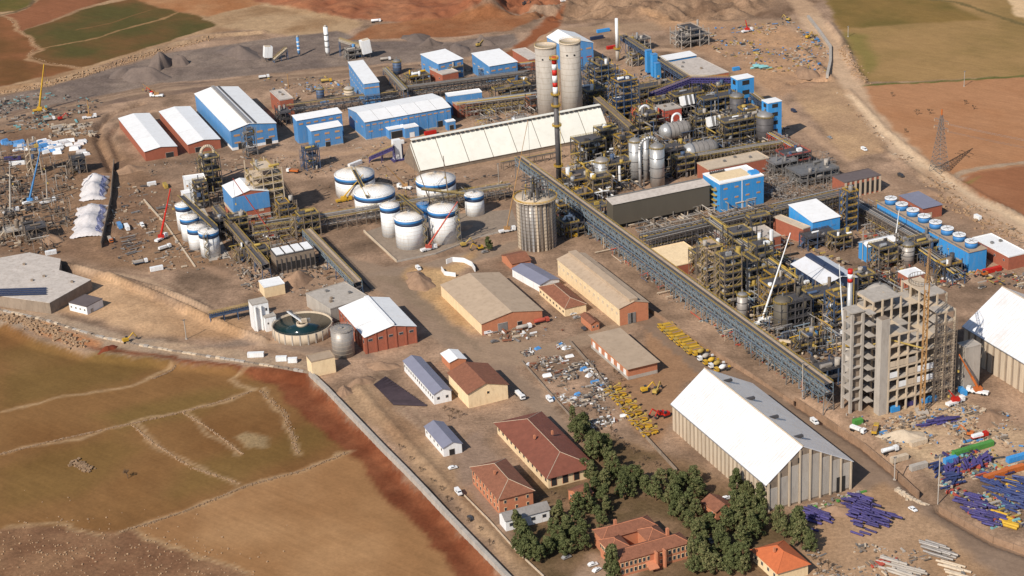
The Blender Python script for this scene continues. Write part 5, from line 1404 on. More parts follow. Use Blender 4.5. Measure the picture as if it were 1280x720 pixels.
slat_tower('slatted white cooler above the upper autoclave', (855, 150), 9, 7, 17, .3)
slat_tower('slatted white cooler above the lower autoclave', (888, 177), 9, 7, 17, .3)
def blue_tower(label, px, w, d, h, leg, rows):
    p = P(*px)
    t = thing('clad_tower', label, 'tower', (p.x, p.y, 0), GA, 'blue clad towers')
    box('cladding', t, BLUEB, (w / 2, d / 2, leg + (h - leg) / 2), (w, d, h - leg))
    box('roof', t, WHITE, (w / 2, d / 2, h + .2), (w + .5, d + .5, .4))
    for x in (.5, w - .5):
        for y in (.5, d - .5): box('leg', t, BLUEB, (x, y, leg / 2), (1.6, 1.6, leg))
    for i in range(rows):
        z = leg + (h - leg) * (i + .6) / rows
        box('window', t, DARK, (w * .5, -.06, z), (w * .42, .12, (h - leg) / rows * .45))
        box('window', t, DARK, (-.06, d * .5, z), (.12, d * .4, (h - leg) / rows * .45))
blue_tower('bright blue clad tower on legs, the upper of two', (922, 142), 14, 10, 26, 11, 2)
blue_tower('bright blue clad tower with four dark windows, the lower', (960, 180), 11, 9, 30, 5, 4)
for i, q in enumerate(((811, 93), (818, 98), (822, 100))):
    p = P(*q)
    t = thing('blue_bin', ('leftmost', 'middle', 'rightmost')[i] + ' slim blue bin under the dark inclined conveyor', 'bin', (p.x, p.y, 0), GA, 'slim blue bins')
    h = (18, 18, 12)[i]
    box('body', t, BLUEB, (0, 0, h / 2 + 2), (4.4, 4, h))
    box('hopper', t, STEELB, (0, 0, 1.2), (2.2, 2, 2.8))
    box('cap', t, BLUE, (0, 0, h + 2.2), (4.7, 4.3, .4))
gallery('dark gallery linking the two blue clad towers', (940, 117), (958, 130), 16, 16, 3.6, 3, STEELB, STEELD, TANROOF, 3)
B('brick_stack_house', 'concrete and red block standing among the autoclaves', 'building', (831, 139), (822, 128), (848, 133), 15, roof='flat', rise=.4, wall=REDP, rm=CONC, size=(None, 14), vents=2)
def white_hopper():
    p = P(898, 356)
    t = thing('white_hopper', 'white house-shaped hood with white chimney beside main gallery', 'hopper', (p.x, p.y, 0), GA)
    box('leg_frame', t, RUSTY, (4, 4, 7), (7, 7, 14))
    mb = MB(); mb.add([(0, 0, 14), (8, 0, 14), (4, 0, 18), (0, 9, 14), (8, 9, 14), (4, 9, 18)], [(0, 1, 2), (5, 4, 3), (0, 3, 4, 1), (0, 2, 5, 3), (1, 4, 5, 2)]); mb.build('hood', t, WHITE2)
    rod('flue', t, WHITE2, (2.5, 5, 16), (2.5, 5, 27), 1.2, 14)
white_hopper()
for i, (q, z0, z1, r, lb) in enumerate((((935, 378), 4, 21, 1.3, 'white vertical flue in the middle of the kiln area'), ((949, 330), 2, 20, 1.1, 'white vertical flue before the low workshop'), ((964, 322), 2, 18, 1.2, 'white slim flue right of the low workshop'), ((775, 232), 2, 14, .9, 'white slim flue near the silver tank'))):
    p = P(*q)
    t = thing('flue', lb, 'flue', (p.x, p.y, 0), 0, 'white flues')
    rod('pipe', t, WHITE2, (0, 0, z0), (0, 0, z1), r, 14)
    rod('foot', t, STEELD, (0, 0, 0), (0, 0, z0), r * .8, 8)
    rod('collar', t, STEEL, (0, 0, z1 * .6), (0, 0, z1 * .6 + .5), r * 1.3, 14)

# ------------------------------------------------------------------ unfinished concrete tower
def unfinished():
    o = P(1109, 517)
    c2 = P(1191, 498)
    W = (c2 - o).dot(EX)
    D = 30.0
    t = thing('unfinished_tower', 'unfinished multi-storey concrete frame building with bare columns and slabs', 'building', (o.x, o.y, 0), GA)
    rr = random.Random(12)
    nx, ny = 8, 5
    lev = [0, 7, 13, 19, 25, 31, 37, 43, 49, 55]
    def top(i, j):
        if i <= 3: return 9 if j >= 2 else 7
        if i == 4: return 8 if j >= 2 else 6
        return 9 if j >= 1 else 8
    for i in range(nx):
        for j in range(ny):
            hh = lev[top(i, j)]
            box('column', t, CONCW, (W * i / (nx - 1), D * j / (ny - 1), hh / 2), (.8, .8, hh + rr.choice((0, 0, 0, .8))))
    for k in range(1, 10):
        for i in range(nx - 1):
            for j in range(ny - 1):
                if k <= min(top(i, j), top(i + 1, j), top(i, j + 1), top(i + 1, j + 1)):
                    if rr.random() < .05: continue
                    box('slab', t, CONC if rr.random() < .7 else CONCW, (W * (i + .5) / (nx - 1), D * (j + .5) / (ny - 1), lev[k]), (W / (nx - 1) - .05, D / (ny - 1) - .05, .55))
        for i in range(nx - 1):
            if k <= min(top(i, 0), top(i + 1, 0)): box('edge_beam', t, CONCW, (W * (i + .5) / (nx - 1), -.1, lev[k] - .45), (W / (nx - 1) - .8, .7, .8))
        for j in range(ny - 1):
            if k <= min(top(0, j), top(0, j + 1)): box('edge_beam', t, CONCW, (-.1, D * (j + .5) / (ny - 1), lev[k] - .45), (.8, D / (ny - 1) - .9, 1.0))
    for (i, k, m) in ((0, 4, CONCW), (1, 4, CONCW), (2, 4, CONC), (0, 3, WHITE2), (2, 3, CONCW), (3, 3, WHITE2), (4, 3, WHITE2), (1, 2, WHITE2), (2, 2, CONCW), (3, 2, WHITE2), (4, 2, WHITE2), (5, 2, CONCW)):
        box('infill_panel', t, m, (W * (i + .5) / (nx - 1), -.15, lev[k] + 1.9), (W / (nx - 1) - .85, .3, 3.0))
    for k in range(9):
        for i in range(nx - 1):
            if k < min(top(i, 2), top(i + 1, 2)): box('core_wall', t, CONCD, (W * (i + .5) / (nx - 1), D * .80, (lev[k] + lev[k + 1]) / 2), (W / (nx - 1) - .9, .4, lev[k + 1] - lev[k] - .7))
        if k < 9: box('core_wall', t, CONCD, (W * .42, D * .25, (lev[k] + lev[k + 1]) / 2), (.4, D * .4, 5)) if k < 6 else None
    box('lift_shaft', t, CONC, (-2.6, 2.2, 25.5), (5.0, 4.6, 53))
    box('lift_shaft_top', t, CONCD, (-2.6, 2.2, 52.1), (4.2, 3.8, .6))
    # left wing: slim stair core with open landings
    for x in (-16, -10):
        for y in (3, 10): box('column', t, CONC, (x, y + 6, 27), (1.3, 1.3, 54))
    for k in range(1, 10):
        box('landing', t, CONC, (-13, 12.6, lev[k]), (7.2, 8.4, .6))
        box('landing', t, CONC, (-7.0, 8, lev[k] - 1), (4, 6, .5))
    box('stair_core', t, CONCD, (-11.2, 12.6, 27), (3.4, 5, 53.4))
    for i in range(30):
        x, y, k = rr.uniform(0, W), rr.uniform(-.5, D), rr.randint(1, 7)
        box('shoring', t, rr.choice((YELLOWD, RUSTY, STEELD)), (x, y, lev[k] + 2), (.35, .35, 4.5))
    # scaffold on the right-hand bay
    mb = MB()
    for i in range(5):
        for yy in (-2.6, -1.2):
            x = W - 12 + 3 * i
            mb.bar((x, yy, 0), (x, yy, 46), .12)
    for k in range(22):
        for yy in (-2.6, -1.2): mb.bar((W - 12, yy, 2 * k + 1), (W, yy, 2 * k + 1), .1)
        s = k % 2
        mb.bar((W - 12 + (0 if s else 6), -2.6, 2 * k), (W - 12 + (6 if s else 12), -2.6, 2 * k + 3), .1)
    mb.build('scaffold', t, RUSTY)
    # ring of rebar for the round silo on top
    mb = MB()
    for i in range(28):
        a = 2 * math.pi * i / 28
        x, y = W * .93 + 7 * math.cos(a), D * .8 + 7 * math.sin(a)
        mb.bar((x, y, 40), (x, y, 58), .10)
    for k in range(8):
        for i in range(28):
            a, b = 2 * math.pi * i / 28, 2 * math.pi * (i + 1) / 28
            mb.bar((W * .93 + 7 * math.cos(a), D * .8 + 7 * math.sin(a), 41 + 2.4 * k), (W * .93 + 7 * math.cos(b), D * .8 + 7 * math.sin(b), 41 + 2.4 * k), .12)
    mb.build('rebar_cage', t, RUSTY)
unfinished()
B('concrete_stair_block', 'plain concrete slab block between unfinished tower and right hall', 'building', (1207, 436), (1201, 431), (1228, 432), 24, roof='flat', rise=.2, wall=CONC, rm=CONC, size=(None, 7))

# ------------------------------------------------------------------ tangles of pipework filling the process areas
def pipework(label, poly, n, zmax, mats, seed, r=(.12, .5), L=(4, 16), vert=.35):
    w = wpoly(poly)
    rr = random.Random(seed)
    (x0, y0), (x1, y1) = w.min(0), w.max(0)
    A = np.array([[rr.uniform(x0, x1), rr.uniform(y0, y1)] for _ in range(n * 3)])
    ok = sdist(A[:, 0], A[:, 1], w) < -1
    mb = MB(); k = 0
    for (x, y), o in zip(A, ok):
        if not o: continue
        mb.m = rr.randrange(len(mats))
        q, z = rr.uniform(*r), rr.uniform(.4, zmax) * rr.random() ** .4
        p = Vector((x, y, z))
        if rr.random() < vert:
            mb.bar((x, y, -.3), (x, y, z + 1.5), q, 6)
            if rr.random() < .4: mb.bar((x, y, z + 1.2), Vector((x, y, z + 1.2)) + rr.choice((EX, EY, -EX)) * rr.uniform(2, 7), q, 6)
        else:
            d = rr.choice((EX, EY)) * rr.uniform(*L) / 2
            mb.bar(p - d, p + d, q, 6)
            for e in (-.8, .8): mb.bar(p + d * e - Vector((0, 0, z + .3)), p + d * e, .12, 4)
        k += 1
        if k >= n: break
    o = mb.build('pipework', None, *mats)
    tag(o, label, 'pipework', None, 'stuff')
PG = (STEEL, STEELD, SILVER, GALV, RUSTY, STEELD, CONC, YELLOWD, SILVER)
pipework('tangle of silver and white pipes between chimney and silver columns', [(700, 226), (728, 190), (775, 185), (800, 215), (772, 244), (735, 264), (706, 250)], 330, 9, PG + (WHITE2, WHITE2, YELLOW), 1, (.2, .8))
pipework('tangle of dark pipes around the autoclaves', [(790, 150), (840, 128), (905, 135), (955, 165), (975, 190), (900, 208), (840, 222), (800, 200)], 520, 15, PG + (DARK, STEELB), 2, (.15, .6))
pipework('tangle of pipes below the violet gantry', [(815, 112), (920, 106), (935, 135), (880, 140), (820, 130)], 260, 9, PG + (PURPLE, STEELD), 3, (.12, .5))
pipework('tangle of pipes between the silos and blue steel tower', [(722, 95), (765, 82), (800, 120), (790, 152), (750, 140), (725, 130)], 260, 12, PG + (STEELB, DARK, YELLOW), 4, (.12, .5))
pipework('tangle of pipes in the kiln area beside the main gallery', [(868, 300), (905, 300), (985, 330), (1040, 390), (1050, 450), (1020, 455), (950, 410), (884, 358)], 620, 13, PG + (RUSTY, STEELB, TRUSS, YELLOW), 5, (.12, .5))
pipework('bare masts and busbars of the electrical switchyard', [(955, 206), (1036, 196), (1060, 238), (1010, 258), (955, 248)], 420, 9, (STEEL, GALV, CONC, RUSTY), 6, (.06, .16), (4, 14), .5)
pipework('pipes and frames in front of the dark olive shed', [(790, 284), (890, 256), (950, 246), (950, 268), (810, 306)], 240, 6, (STEEL, GALV, CONC, RUSTY, CONCW), 7, (.12, .5))
pipework('pipework under the long rack beside the cooling tower', [(1068, 262), (1100, 262), (1205, 330), (1190, 345), (1120, 318), (1080, 292)], 330, 9, PG, 8, (.1, .4))
pipework('pipework between navy kiln shed and unfinished tower', [(1040, 372), (1100, 345), (1150, 350), (1150, 380), (1080, 410), (1050, 400)], 260, 8, PG + (DARK, CONCW), 9, (.12, .5))
pipework('pipework around the left tanks and beige tower', [(255, 225), (275, 220), (300, 262), (350, 278), (390, 300), (330, 335), (300, 320), (262, 262)], 330, 9, PG + (RUSTY, RUSTY), 10, (.12, .4))
pipework('pipework under the main gallery', [(655, 214), (690, 232), (1045, 492), (1045, 512), (1010, 500), (680, 262)], 640, 7, (TRUSS, STEELB, STEEL, RUSTY, CONCW, STEELD, REDP), 11, (.1, .35))
pipework('pipework among the racks left of the twin silos', [(575, 140), (670, 112), (672, 150), (600, 160)], 220, 8, PG, 12, (.1, .4))
pipework('pipes around the central tanks', [(470, 250), (540, 232), (600, 240), (585, 262), (530, 290), (505, 270)], 120, 8, (STEEL, GALV, RUSTY, YELLOWD), 13, (.1, .3))
pipework('scaffold poles and frames on the far left yard', [(-5, 190), (60, 200), (95, 215), (90, 290), (50, 316), (-5, 306)], 260, 10, (RUSTY, STEELD, CONC, RUSTY), 14, (.1, .35), (4, 14), .55)
pipe_rack('pale blue rack of pipes running beneath the main gallery', (676, 246), (1028, 502), 5, 6, 6, (.6, 1.0), 4, TRUSS, None, 60, pm=(STEEL, TRUSS, RUSTY, CONCW, STEELB))

pu('slim beige trestle tower on the left yard beside the pale blue crane', (42, 220), 6, 6, 6, 4.2, 61, CONCW, RUSTY, 2, 2, 5, floors=TANROOF)
pu('low bare concrete frame on the left yard', (8, 300), 16, 10, 1, 5, 62, CONCW, CONC, 4, 3, 4, floors=CONC)
pu('dark brown unfinished frame below the left cranes', (34, 306), 14, 12, 2, 5, 63, RUSTY, STEELD, 3, 3, 14, gearm=(DARK, RUSTY, STEELD))
pu('rusty frame behind the white tarpaulin mounds', (92, 220), 10, 10, 3, 4, 64, RUSTY, STEELD, 3, 3, 8)
pu('grey trestle before the two-bay blue shed', (311, 196), 7, 6, 5, 4, 65, STEEL, STEEL, 2, 2, 4)
pu('steel frame with stair beside the long blue hall', (352, 158), 8, 14, 2, 5, 66, STEELD, STEELD, 3, 3, 8)

for k, (q, w, d, n, c, lb) in enumerate((((722, 262), 12, 10, 2, STEELD, 'small pipe frame beside the gallery below the silver tank'), ((742, 250), 14, 9, 3, RUSTY, 'pipe frame left of the dark olive shed'), ((752, 196), 14, 12, 4, STEELD, 'dark frame behind the silver tank'), ((776, 206), 12, 10, 4, RUSTY, 'tall frame left of the silver columns'), ((846, 224), 14, 8, 3, STEELD, 'frame right of the silver columns'),
        ((870, 176), 12, 10, 4, STEELD, 'frame between the two autoclaves'), ((930, 170), 12, 10, 4, STEELB, 'frame between the two blue towers'), ((818, 150), 12, 9, 3, STEELD, 'frame below the violet conveyor'), ((862, 128), 16, 9, 2, RUSTY, 'frame under the violet gantry'), ((896, 132), 14, 9, 3, STEELD, 'frame left of the upper blue tower'),
        ((946, 356), 11, 10, 5, STEELD, 'frame right of the white hood'), ((920, 356), 10, 9, 4, RUSTY, 'frame below the low workshop'), ((958, 384), 12, 10, 4, STEELD, 'frame left of the navy kiln shed'), ((996, 390), 12, 9, 3, RUSTY, 'frame below the kiln shed corner'), ((1000, 444), 14, 9, 2, STEELD, 'low frame near the gallery end'), ((1042, 412), 12, 10, 4, STEELB, 'frame between kiln shed and grey stack'),
        ((1072, 376), 14, 10, 3, STEELD, 'frame behind the unfinished tower'), ((1044, 316), 12, 9, 2, RUSTY, 'frame below the blue pump house'), ((700, 276), 10, 9, 2, STEELD, 'frame at the silo foot by gallery'), ((938, 300), 14, 6, 3, STEELD, 'frame on the upper edge of the kiln area'), ((290, 300), 12, 9, 3, RUSTY, 'frame left of the beige tower'), ((352, 290), 12, 9, 4, RUSTY, 'frame right of the beige tower'),
        ((248, 262), 8, 8, 4, STEELD, 'frame over the left tank group'), ((300, 330), 10, 8, 2, RUSTY, 'frame at the belt end on left road'), ((640, 118), 14, 8, 2, STEELD, 'frame left of the twin silos'), ((560, 100), 14, 8, 2, STEELD, 'frame below the brick cube'), ((790, 84), 12, 9, 2, CONC, 'pale frame beside the slim blue bins'), ((1180, 352), 12, 8, 2, STEELD, 'frame above the right hall'))):
    pu('dense steel ' + lb, q, w, d, n, 4.6, 100 + k, c, YELLOWD if k % 3 else YELLOW, 3, 3, 13)
pipework('dark ground level pipes of the kiln area', [(868, 300), (985, 318), (1045, 390), (1045, 470), (950, 410), (884, 358)], 420, 5, (STEELD, DARK, RUSTY, STEELD, STEELB), 21, (.2, .7))
pipework('dark ground level pipes of the main process area', [(715, 240), (735, 195), (790, 150), (900, 120), (975, 180), (880, 214), (790, 240)], 620, 6, (STEELD, DARK, RUSTY, STEELD, STEEL), 22, (.2, .8))

# ------------------------------------------------------------------ perimeter walls, field walls, heaps
def boundary():
    t = thing('perimeter_wall', 'long grey concrete perimeter wall between red earth and plant road', 'wall')
    q = [P(x, y) for x, y in ((388, 469), (410, 490), (430, 511), (455, 537), (480, 563), (505, 588), (530, 614), (555, 641), (580, 667), (606, 694), (634, 723), (700, 790))]
    for a, b in zip(q[:-1], q[1:]):
        d = b - a
        n = max(1, round(d.length / 6))
        for i in range(n):
            c = a.lerp(b, (i + .5) / n)
            box('wall_length', t, CONC, (c.x, c.y, -1.1), (d.length / n - .06, 2.0, 6.8), math.atan2(d.y, d.x))
    t = thing('retaining_wall', 'rough grey stone retaining wall above the brown fields', 'wall')
    q = [P(x, y) for x, y in ((-40, 383), (0, 388), (50, 399), (96, 413), (130, 423), (180, 433), (240, 443), (300, 452), (386, 466))]
    rr = random.Random(3)
    for a, b in zip(q[:-1], q[1:]):
        d = b - a
        n = max(1, round(d.length / 3.2))
        for i in range(n):
            c = a.lerp(b, (i + .5) / n)
            box('stone_block', t, rr.choice((CONC, CONCW, CONCD)), (c.x, c.y, -.9 + rr.uniform(-.2, .2)), (d.length / n - .25, 1.6, 3.6 + rr.uniform(-.3, .3)), math.atan2(d.y, d.x))
boundary()
low_wall('yard_wall', 'low wall along the left side of the plant road by hall', 'wall', [(1030, 560), (1058, 520), (1058, 519)][1:], 1.2, .5, CONC)
low_wall('road_wall', 'long low retaining wall beside the main road under the gallery', 'wall', [(716, 322), (780, 368), (850, 416), (930, 466), (992, 507)], 2.6, .8, SOILM)
low_wall('road_wall', 'tan retaining wall casting a dark band beside the road bend', 'wall', [(994, 505), (1034, 532), (1076, 560), (1114, 592), (1148, 624)], 4.0, .9, SOILM)
low_wall('road_wall', 'tan retaining wall at the right end of the road', 'wall', [(1174, 640), (1206, 659), (1242, 679), (1292, 697)], 3.4, .9, SOILM)
low_wall('yard_wall', 'thin wall between scrap yard and yellow machine yard', 'wall', [(712, 428), (742, 462), (772, 505), (800, 540), (846, 590)], 1.8, .4, CONCD)
low_wall('yard_wall', 'low wall along the lane beside the scrap yard', 'wall', [(652, 452), (680, 484), (712, 520)], 1.2, .4, CONCD)
low_wall('drain_channel', 'curved grey flume beside the far haul road', 'channel', [(1010, 22), (1024, 40), (1038, 60), (1038, 78), (1034, 96)], 2.2, 2.2, CONC)
low_wall('kerb_wall', 'pale kerb line left of the left white tanks', 'kerb', [(180, 250), (208, 282), (244, 334)], .8, .9, CONCW)
low_wall('ring_wall', 'curved white panel wall around the small round pit', 'wall', [(558, 330), (566, 327), (580, 328), (590, 333), (594, 340)], 3.0, .5, WHITE2)
low_wall('ring_wall', 'short white panel wall on the near side of the pit', 'wall', [(552, 338), (556, 344), (570, 346)], 2.6, .5, WHITE2)
low_wall('garden_wall', 'pale garden wall along the lane past the two-storey house', 'wall', [(578, 618), (610, 650), (646, 690), (680, 722)], 1.0, .4, CONCW)
def stones(label, pts, n, w=.8, s=(.2, .65), name='stone_wall', cat='stone wall', m=STONE, hh=1.0):
    q = [G(x, y) for x, y in pts]
    seg = [(b - a).length for a, b in zip(q[:-1], q[1:])]
    rr = random.Random(len(label) * 13 + n)
    mb = MB()
    for _ in range(int(n * 1.7)):
        k = rr.choices(range(len(seg)), seg)[0]
        c = q[k].lerp(q[k + 1], rr.random())
        z = rr.uniform(*s)
        x, y = c.x + rr.gauss(0, w * .5), c.y + rr.gauss(0, w * .5)
        mb.box((x, y, gz(x, y) + z * .3 * hh), (z * rr.uniform(.8, 1.5), z, z * rr.uniform(.6, 1.0)), rr.uniform(0, 3), rr.uniform(-.4, .4))
    o = mb.build(name, None, m)
    tag(o, label, cat, None, 'stuff')
stones('line of field stones crossing the upper brown field', [(0, 568), (60, 553), (150, 533), (230, 515), (290, 498), (313, 490)], 420)
stones('stone line splitting the brown field down to the right', [(165, 532), (190, 553), (240, 585), (300, 605)], 160)
stones('stone line at the top of the brown field', [(190, 474), (205, 468), (220, 460)], 70)
stones('stone line between brown field and tan field', [(150, 666), (230, 640), (310, 607), (380, 588), (436, 565)], 420)
stones('short stone line in the green corner of the field', [(324, 489), (355, 515), (366, 545), (372, 568)], 130, 1.6)
stones('short stone line above the round stone patch', [(228, 516), (262, 536), (303, 568)], 110)
stones('small heap of stones on the brown field', [(92, 576), (110, 588)], 60, 2.6, (.5, 1.4))
stones('loose stones scattered over the rough corner', [(0, 680), (120, 690), (280, 714)], 260, 34, (.25, .7))
stones('stone edging along the far field track', [(10, 22), (46, 58), (34, 70), (60, 78), (104, 86)], 140, 1.4)
stones('broken rock along the gravel yard edge', [(0, 117), (60, 106), (110, 92), (200, 62), (262, 46)], 300, 5, (.4, 1.3))
stones('boulders lining the haul road bend', [(1052, 60), (1066, 80), (1075, 96), (1085, 104)], 90, 5, (.4, 1.4))
stones('white stones lining the road island', [(1120, 612), (1138, 624), (1160, 632)], 40, 1, (.8, 1.6), m=CONCW)
stones('pale boulders along the haul road beside the cooling tower', [(1160, 232), (1200, 262), (1270, 300)], 110, 9, (.5, 1.6))
stones('rock rim of the old wall above the fields', [(0, 396), (30, 402), (60, 414), (104, 432)], 260, 5, (.5, 1.6))
def heap(label, px, r, h, m, seed, ell=1.0, rot=0.0, name='spoil_heap', cat='heap'):
    c = G(*px)
    n, k = 30, 9
    rr = np.random.RandomState(seed)
    ph = rr.rand(6) * 6.28
    v, f = [], []
    for j in range(k + 1):
        for i in range(n):
            a = 2 * math.pi * i / n
            w = 1 + .16 * math.sin(2 * a + ph[0]) + .12 * math.sin(3 * a + ph[1]) + .08 * math.sin(7 * a + ph[2])
            q = r * w * (j / k)
            x, y = q * math.cos(a), q * math.sin(a) * ell
            z = h * (1 - (j / k) ** 1.25) * (1 + .16 * math.sin(x * 6 / r + ph[3]) + .16 * math.sin(y * 7 / r + ph[4])) - .6 * (j / k)
            v.append((x * math.cos(rot) - y * math.sin(rot), x * math.sin(rot) + y * math.cos(rot), z))
    for j in range(k):
        f += [(j * n + i, (j + 1) * n + i, (j + 1) * n + (i + 1) % n, j * n + (i + 1) % n) for i in range(n)]
    mb = MB(); mb.add(v, f)
    o = mb.build(name, None, m, smooth=True)
    o.location = c
    tag(o, label, cat)
    o['kind'] = 'stuff'
for i, (px, r, h, m, lb) in enumerate((((180, 98), 22, 11, GRAVEL, 'broad grey gravel heap on the far left yard'), ((200, 83), 15, 13, GRAVEL, 'steep dark gravel heap behind the broad one'), ((224, 80), 12, 10, GRAVEL, 'small dark gravel heap farther right'), ((160, 92), 18, 7, GRAVEL, 'low gravel heap at the left end'),
        ((300, 66), 26, 5, GRAVEL, 'flat gravel heap on the far yard'), ((536, 56), 12, 6, GRAVEL, 'grey gravel heap right of the batching plant'), ((574, 62), 16, 5, GRAVEL, 'wide pale gravel heap before the red pit'), ((602, 56), 10, 7, GRAVEL, 'gravel heap with digger beside it'), ((455, 62), 16, 4, GRAVEL, 'gravel heap in front of the batching plant'),
        ((520, 48), 20, 4, GRAVEL, 'low dark gravel bank behind the batching plant'), ((452, 478), 9, 4, SOILM, 'tan earth heap beside the gate block'), ((430, 490), 8, 3, SOILM, 'small tan earth heap inside the perimeter wall'), ((478, 458), 10, 3, SOILM, 'earth heap below the brick workshop'),
        ((372, 352), 14, 6, SOILM, 'earth heap below the dryer house'), ((60, 300), 12, 6, SOILM, 'dark earth heap on the left yard'), ((136, 436), 6, 2.6, SOILR, 'red earth heap at the field corner'),         ((524, 352), 16, 5, SOILM, 'tan earth ramp beside the ring wall'), ((1045, 640), 10, 3, SOILM, 'earth heap before the foreground hall'), ((1008, 92), 16, 6, SOILM, 'earth bank by the curved flume'), ((1160, 240), 14, 3, SOILM, 'earth heap behind the brick store'), ((690, 48), 18, 6, SOILM, 'brown bank behind the tall blue house'),
        ((610, 172), 10, 3, SOILM, 'soil heap behind the cream shed'), ((160, 214), 12, 4, SOILM, 'soil heap left of the first warehouse'), ((424, 176), 9, 3, SOILM, 'soil heap below the small blue halls'), ((1130, 545), 12, 3, CONCW, 'pale rubble heap before the unfinished tower'), ((1238, 524), 14, 3, SOILM, 'sand heap right of the orange crane'))):
    heap(lb, px, r, h, m, 100 + i, .6, i * 1.3)

# ------------------------------------------------------------------ vehicles
def wheels(t, xs, y, r, w=.4):
    for x in xs:
        for s in (-1, 1):
            wh = rod('wheel', t, BLACK, (x, s * y - w / 2, r), (x, s * y + w / 2, r), r, 12)
def make_car(m, van=False):
    t = thing('car', '', 'car')
    L, W = (5.4, 2.0) if van else (4.5, 1.85)
    mb = MB()
    if van:
        pr = [(-2.7, .5), (2.7, .5), (2.7, 1.2), (1.9, 1.4), (1.3, 2.2), (-2.7, 2.25)]
    else:
        pr = [(-2.2, .45), (2.25, .45), (2.25, .9), (1.2, 1.0), (.6, 1.5), (-1.2, 1.52), (-1.9, 1.05), (-2.2, 1.0)]
    n = len(pr)
    mb.add([(x, -W / 2, z) for x, z in pr] + [(x, W / 2, z) for x, z in pr], [tuple(range(n)), tuple(range(2 * n - 1, n - 1, -1))] + [(i, n + i, n + (i + 1) % n, (i + 1) % n) for i in range(n)])
    mb.build('body', t, m)
    box('windscreen', t, GLASS, (1.62 if van else .92, 0, 1.8 if van else 1.24), (.08, W * .86, .7), (0, rad(-38), 0))
    for s in (-1, 1): box('side_window', t, GLASS, (.2 if van else -.3, s * (W / 2 + .01), 1.75 if van else 1.25), (1.6, .04, .42))
    wheels(t, (-1.4, 1.4), W / 2 - .15, .34, .24)
    return t
def make_truck(cab, bed, kind='tipper', L=8.0):
    t = thing('truck', '', 'truck')
    box('chassis', t, STEELD, (0, 0, .95), (L, 1.0, .35))
    mb = MB(); mb.box((L / 2 - 1.0, 0, 2.0), (2.0, 2.4, 2.0)); mb.build('cab', t, cab)
    box('windscreen', t, GLASS, (L / 2 + .02, 0, 2.35), (.06, 2.0, .8))
    if kind == 'tipper':
        mb = MB()
        l = L - 2.6
        x = -L / 2 + l / 2
        mb.box((x, 0, 1.4), (l, 2.4, .2)); mb.box((x, 1.2, 2.0), (l, .12, 1.3)); mb.box((x, -1.2, 2.0), (l, .12, 1.3)); mb.box((x - l / 2, 0, 2.0), (.12, 2.4, 1.3)); mb.box((x + l / 2, 0, 2.1), (.12, 2.4, 1.5))
        mb.build('tipper_body', t, bed)
        box('load', t, SOILM if bed is not YELLOWD else YELLOW, (x, 0, 1.9), (l - .3, 2.1, .9))
    elif kind == 'mixer':
        o = lathe('drum', t, bed, [(.5, 0), (1.25, 1.4), (1.3, 2.6), (.6, 4.4)], 16)
        o.location = (L / 2 - 2.4, 0, 2.2); o.rotation_euler = (0, rad(-78), 0)
        box('chute', t, cab, (-L / 2 + .4, 0, 2.0), (1.2, .8, .9))
    elif kind == 'tank':
        rod('tank', t, bed, (-L / 2 + .2, 0, 2.1), (L / 2 - 2.4, 0, 2.1), 1.1, 16)
    else:
        box('flatbed', t, bed, (-1.2, 0, 1.4), (L - 2.4, 2.4, .25))
        box('load', t, random.choice((STEEL, CONC, WHITE2)), (-1.2, 0, 2.1), (L - 3.2, 2.0, 1.2))
    wheels(t, (-L / 2 + 1.0, -L / 2 + 2.3, L / 2 - 1.1), 1.0, .5, .35)
    return t
_PROTO = {}
def spawn(key, maker, label, px, head, group, cat, name):
    """first use places the prototype itself, later ones place copies of it with all its parts"""
    p = G(*px) if isinstance(px, tuple) else px
    if key not in _PROTO:
        t = maker(); _PROTO[key] = t
    else:
        t = copy_tree(_PROTO[key])
    t.name = name
    t.location = (p.x, p.y, p.z + .02)
    t.rotation_euler = (0, 0, rad(head))
    tag(t, label, cat, group)
    return t
gA, gB = math.degrees(GA) - 90, math.degrees(GA)
def car(label, px, head, m=WHITE2, van=False):
    return spawn(('car', m.name, van), lambda: make_car(m, van), label, px, head, 'cars and vans on the site', 'van' if van else 'car', 'parked_van' if van else 'parked_car')
def truck(label, px, head, cab=WHITE2, bed=STEEL, kind='tipper', L=8.0):
    return spawn(('truck', cab.name, bed.name, kind, L), lambda: make_truck(cab, bed, kind, L), label, px, head, 'trucks on the site', 'truck', 'parked_truck')
ORD = ('first', 'second', 'third', 'fourth', 'fifth', 'sixth', 'seventh', 'eighth', 'ninth', 'tenth', 'eleventh', 'twelfth', 'thirteenth', 'fourteenth', 'fifteenth', 'sixteenth')
a0, a1 = P(831, 410), P(868, 442)
for i in range(10):
    truck('yellow tipper truck, %s from upper end of the yard row' % ORD[i], a0.lerp(a1, i / 9) + EX * random.uniform(-.8, .8), gB + 180 + random.uniform(-4, 4), (YELLOW, YELLOW, YELLOWD)[i % 3], (YELLOWD, YELLOW)[i % 2], 'tipper', 9)
for i, (px, c, b) in enumerate((((876, 444), YELLOW, YELLOWD), ((882, 450), WHITE2, CONC), ((889, 455), YELLOW, YELLOW), ((896, 459), WHITE2, YELLOWD), ((903, 464), YELLOW, WHITE2))):
    truck('truck %s after the yellow tipper row, toward the white hall' % ORD[i], px, gB + 180, c, b, 'mixer', 9)
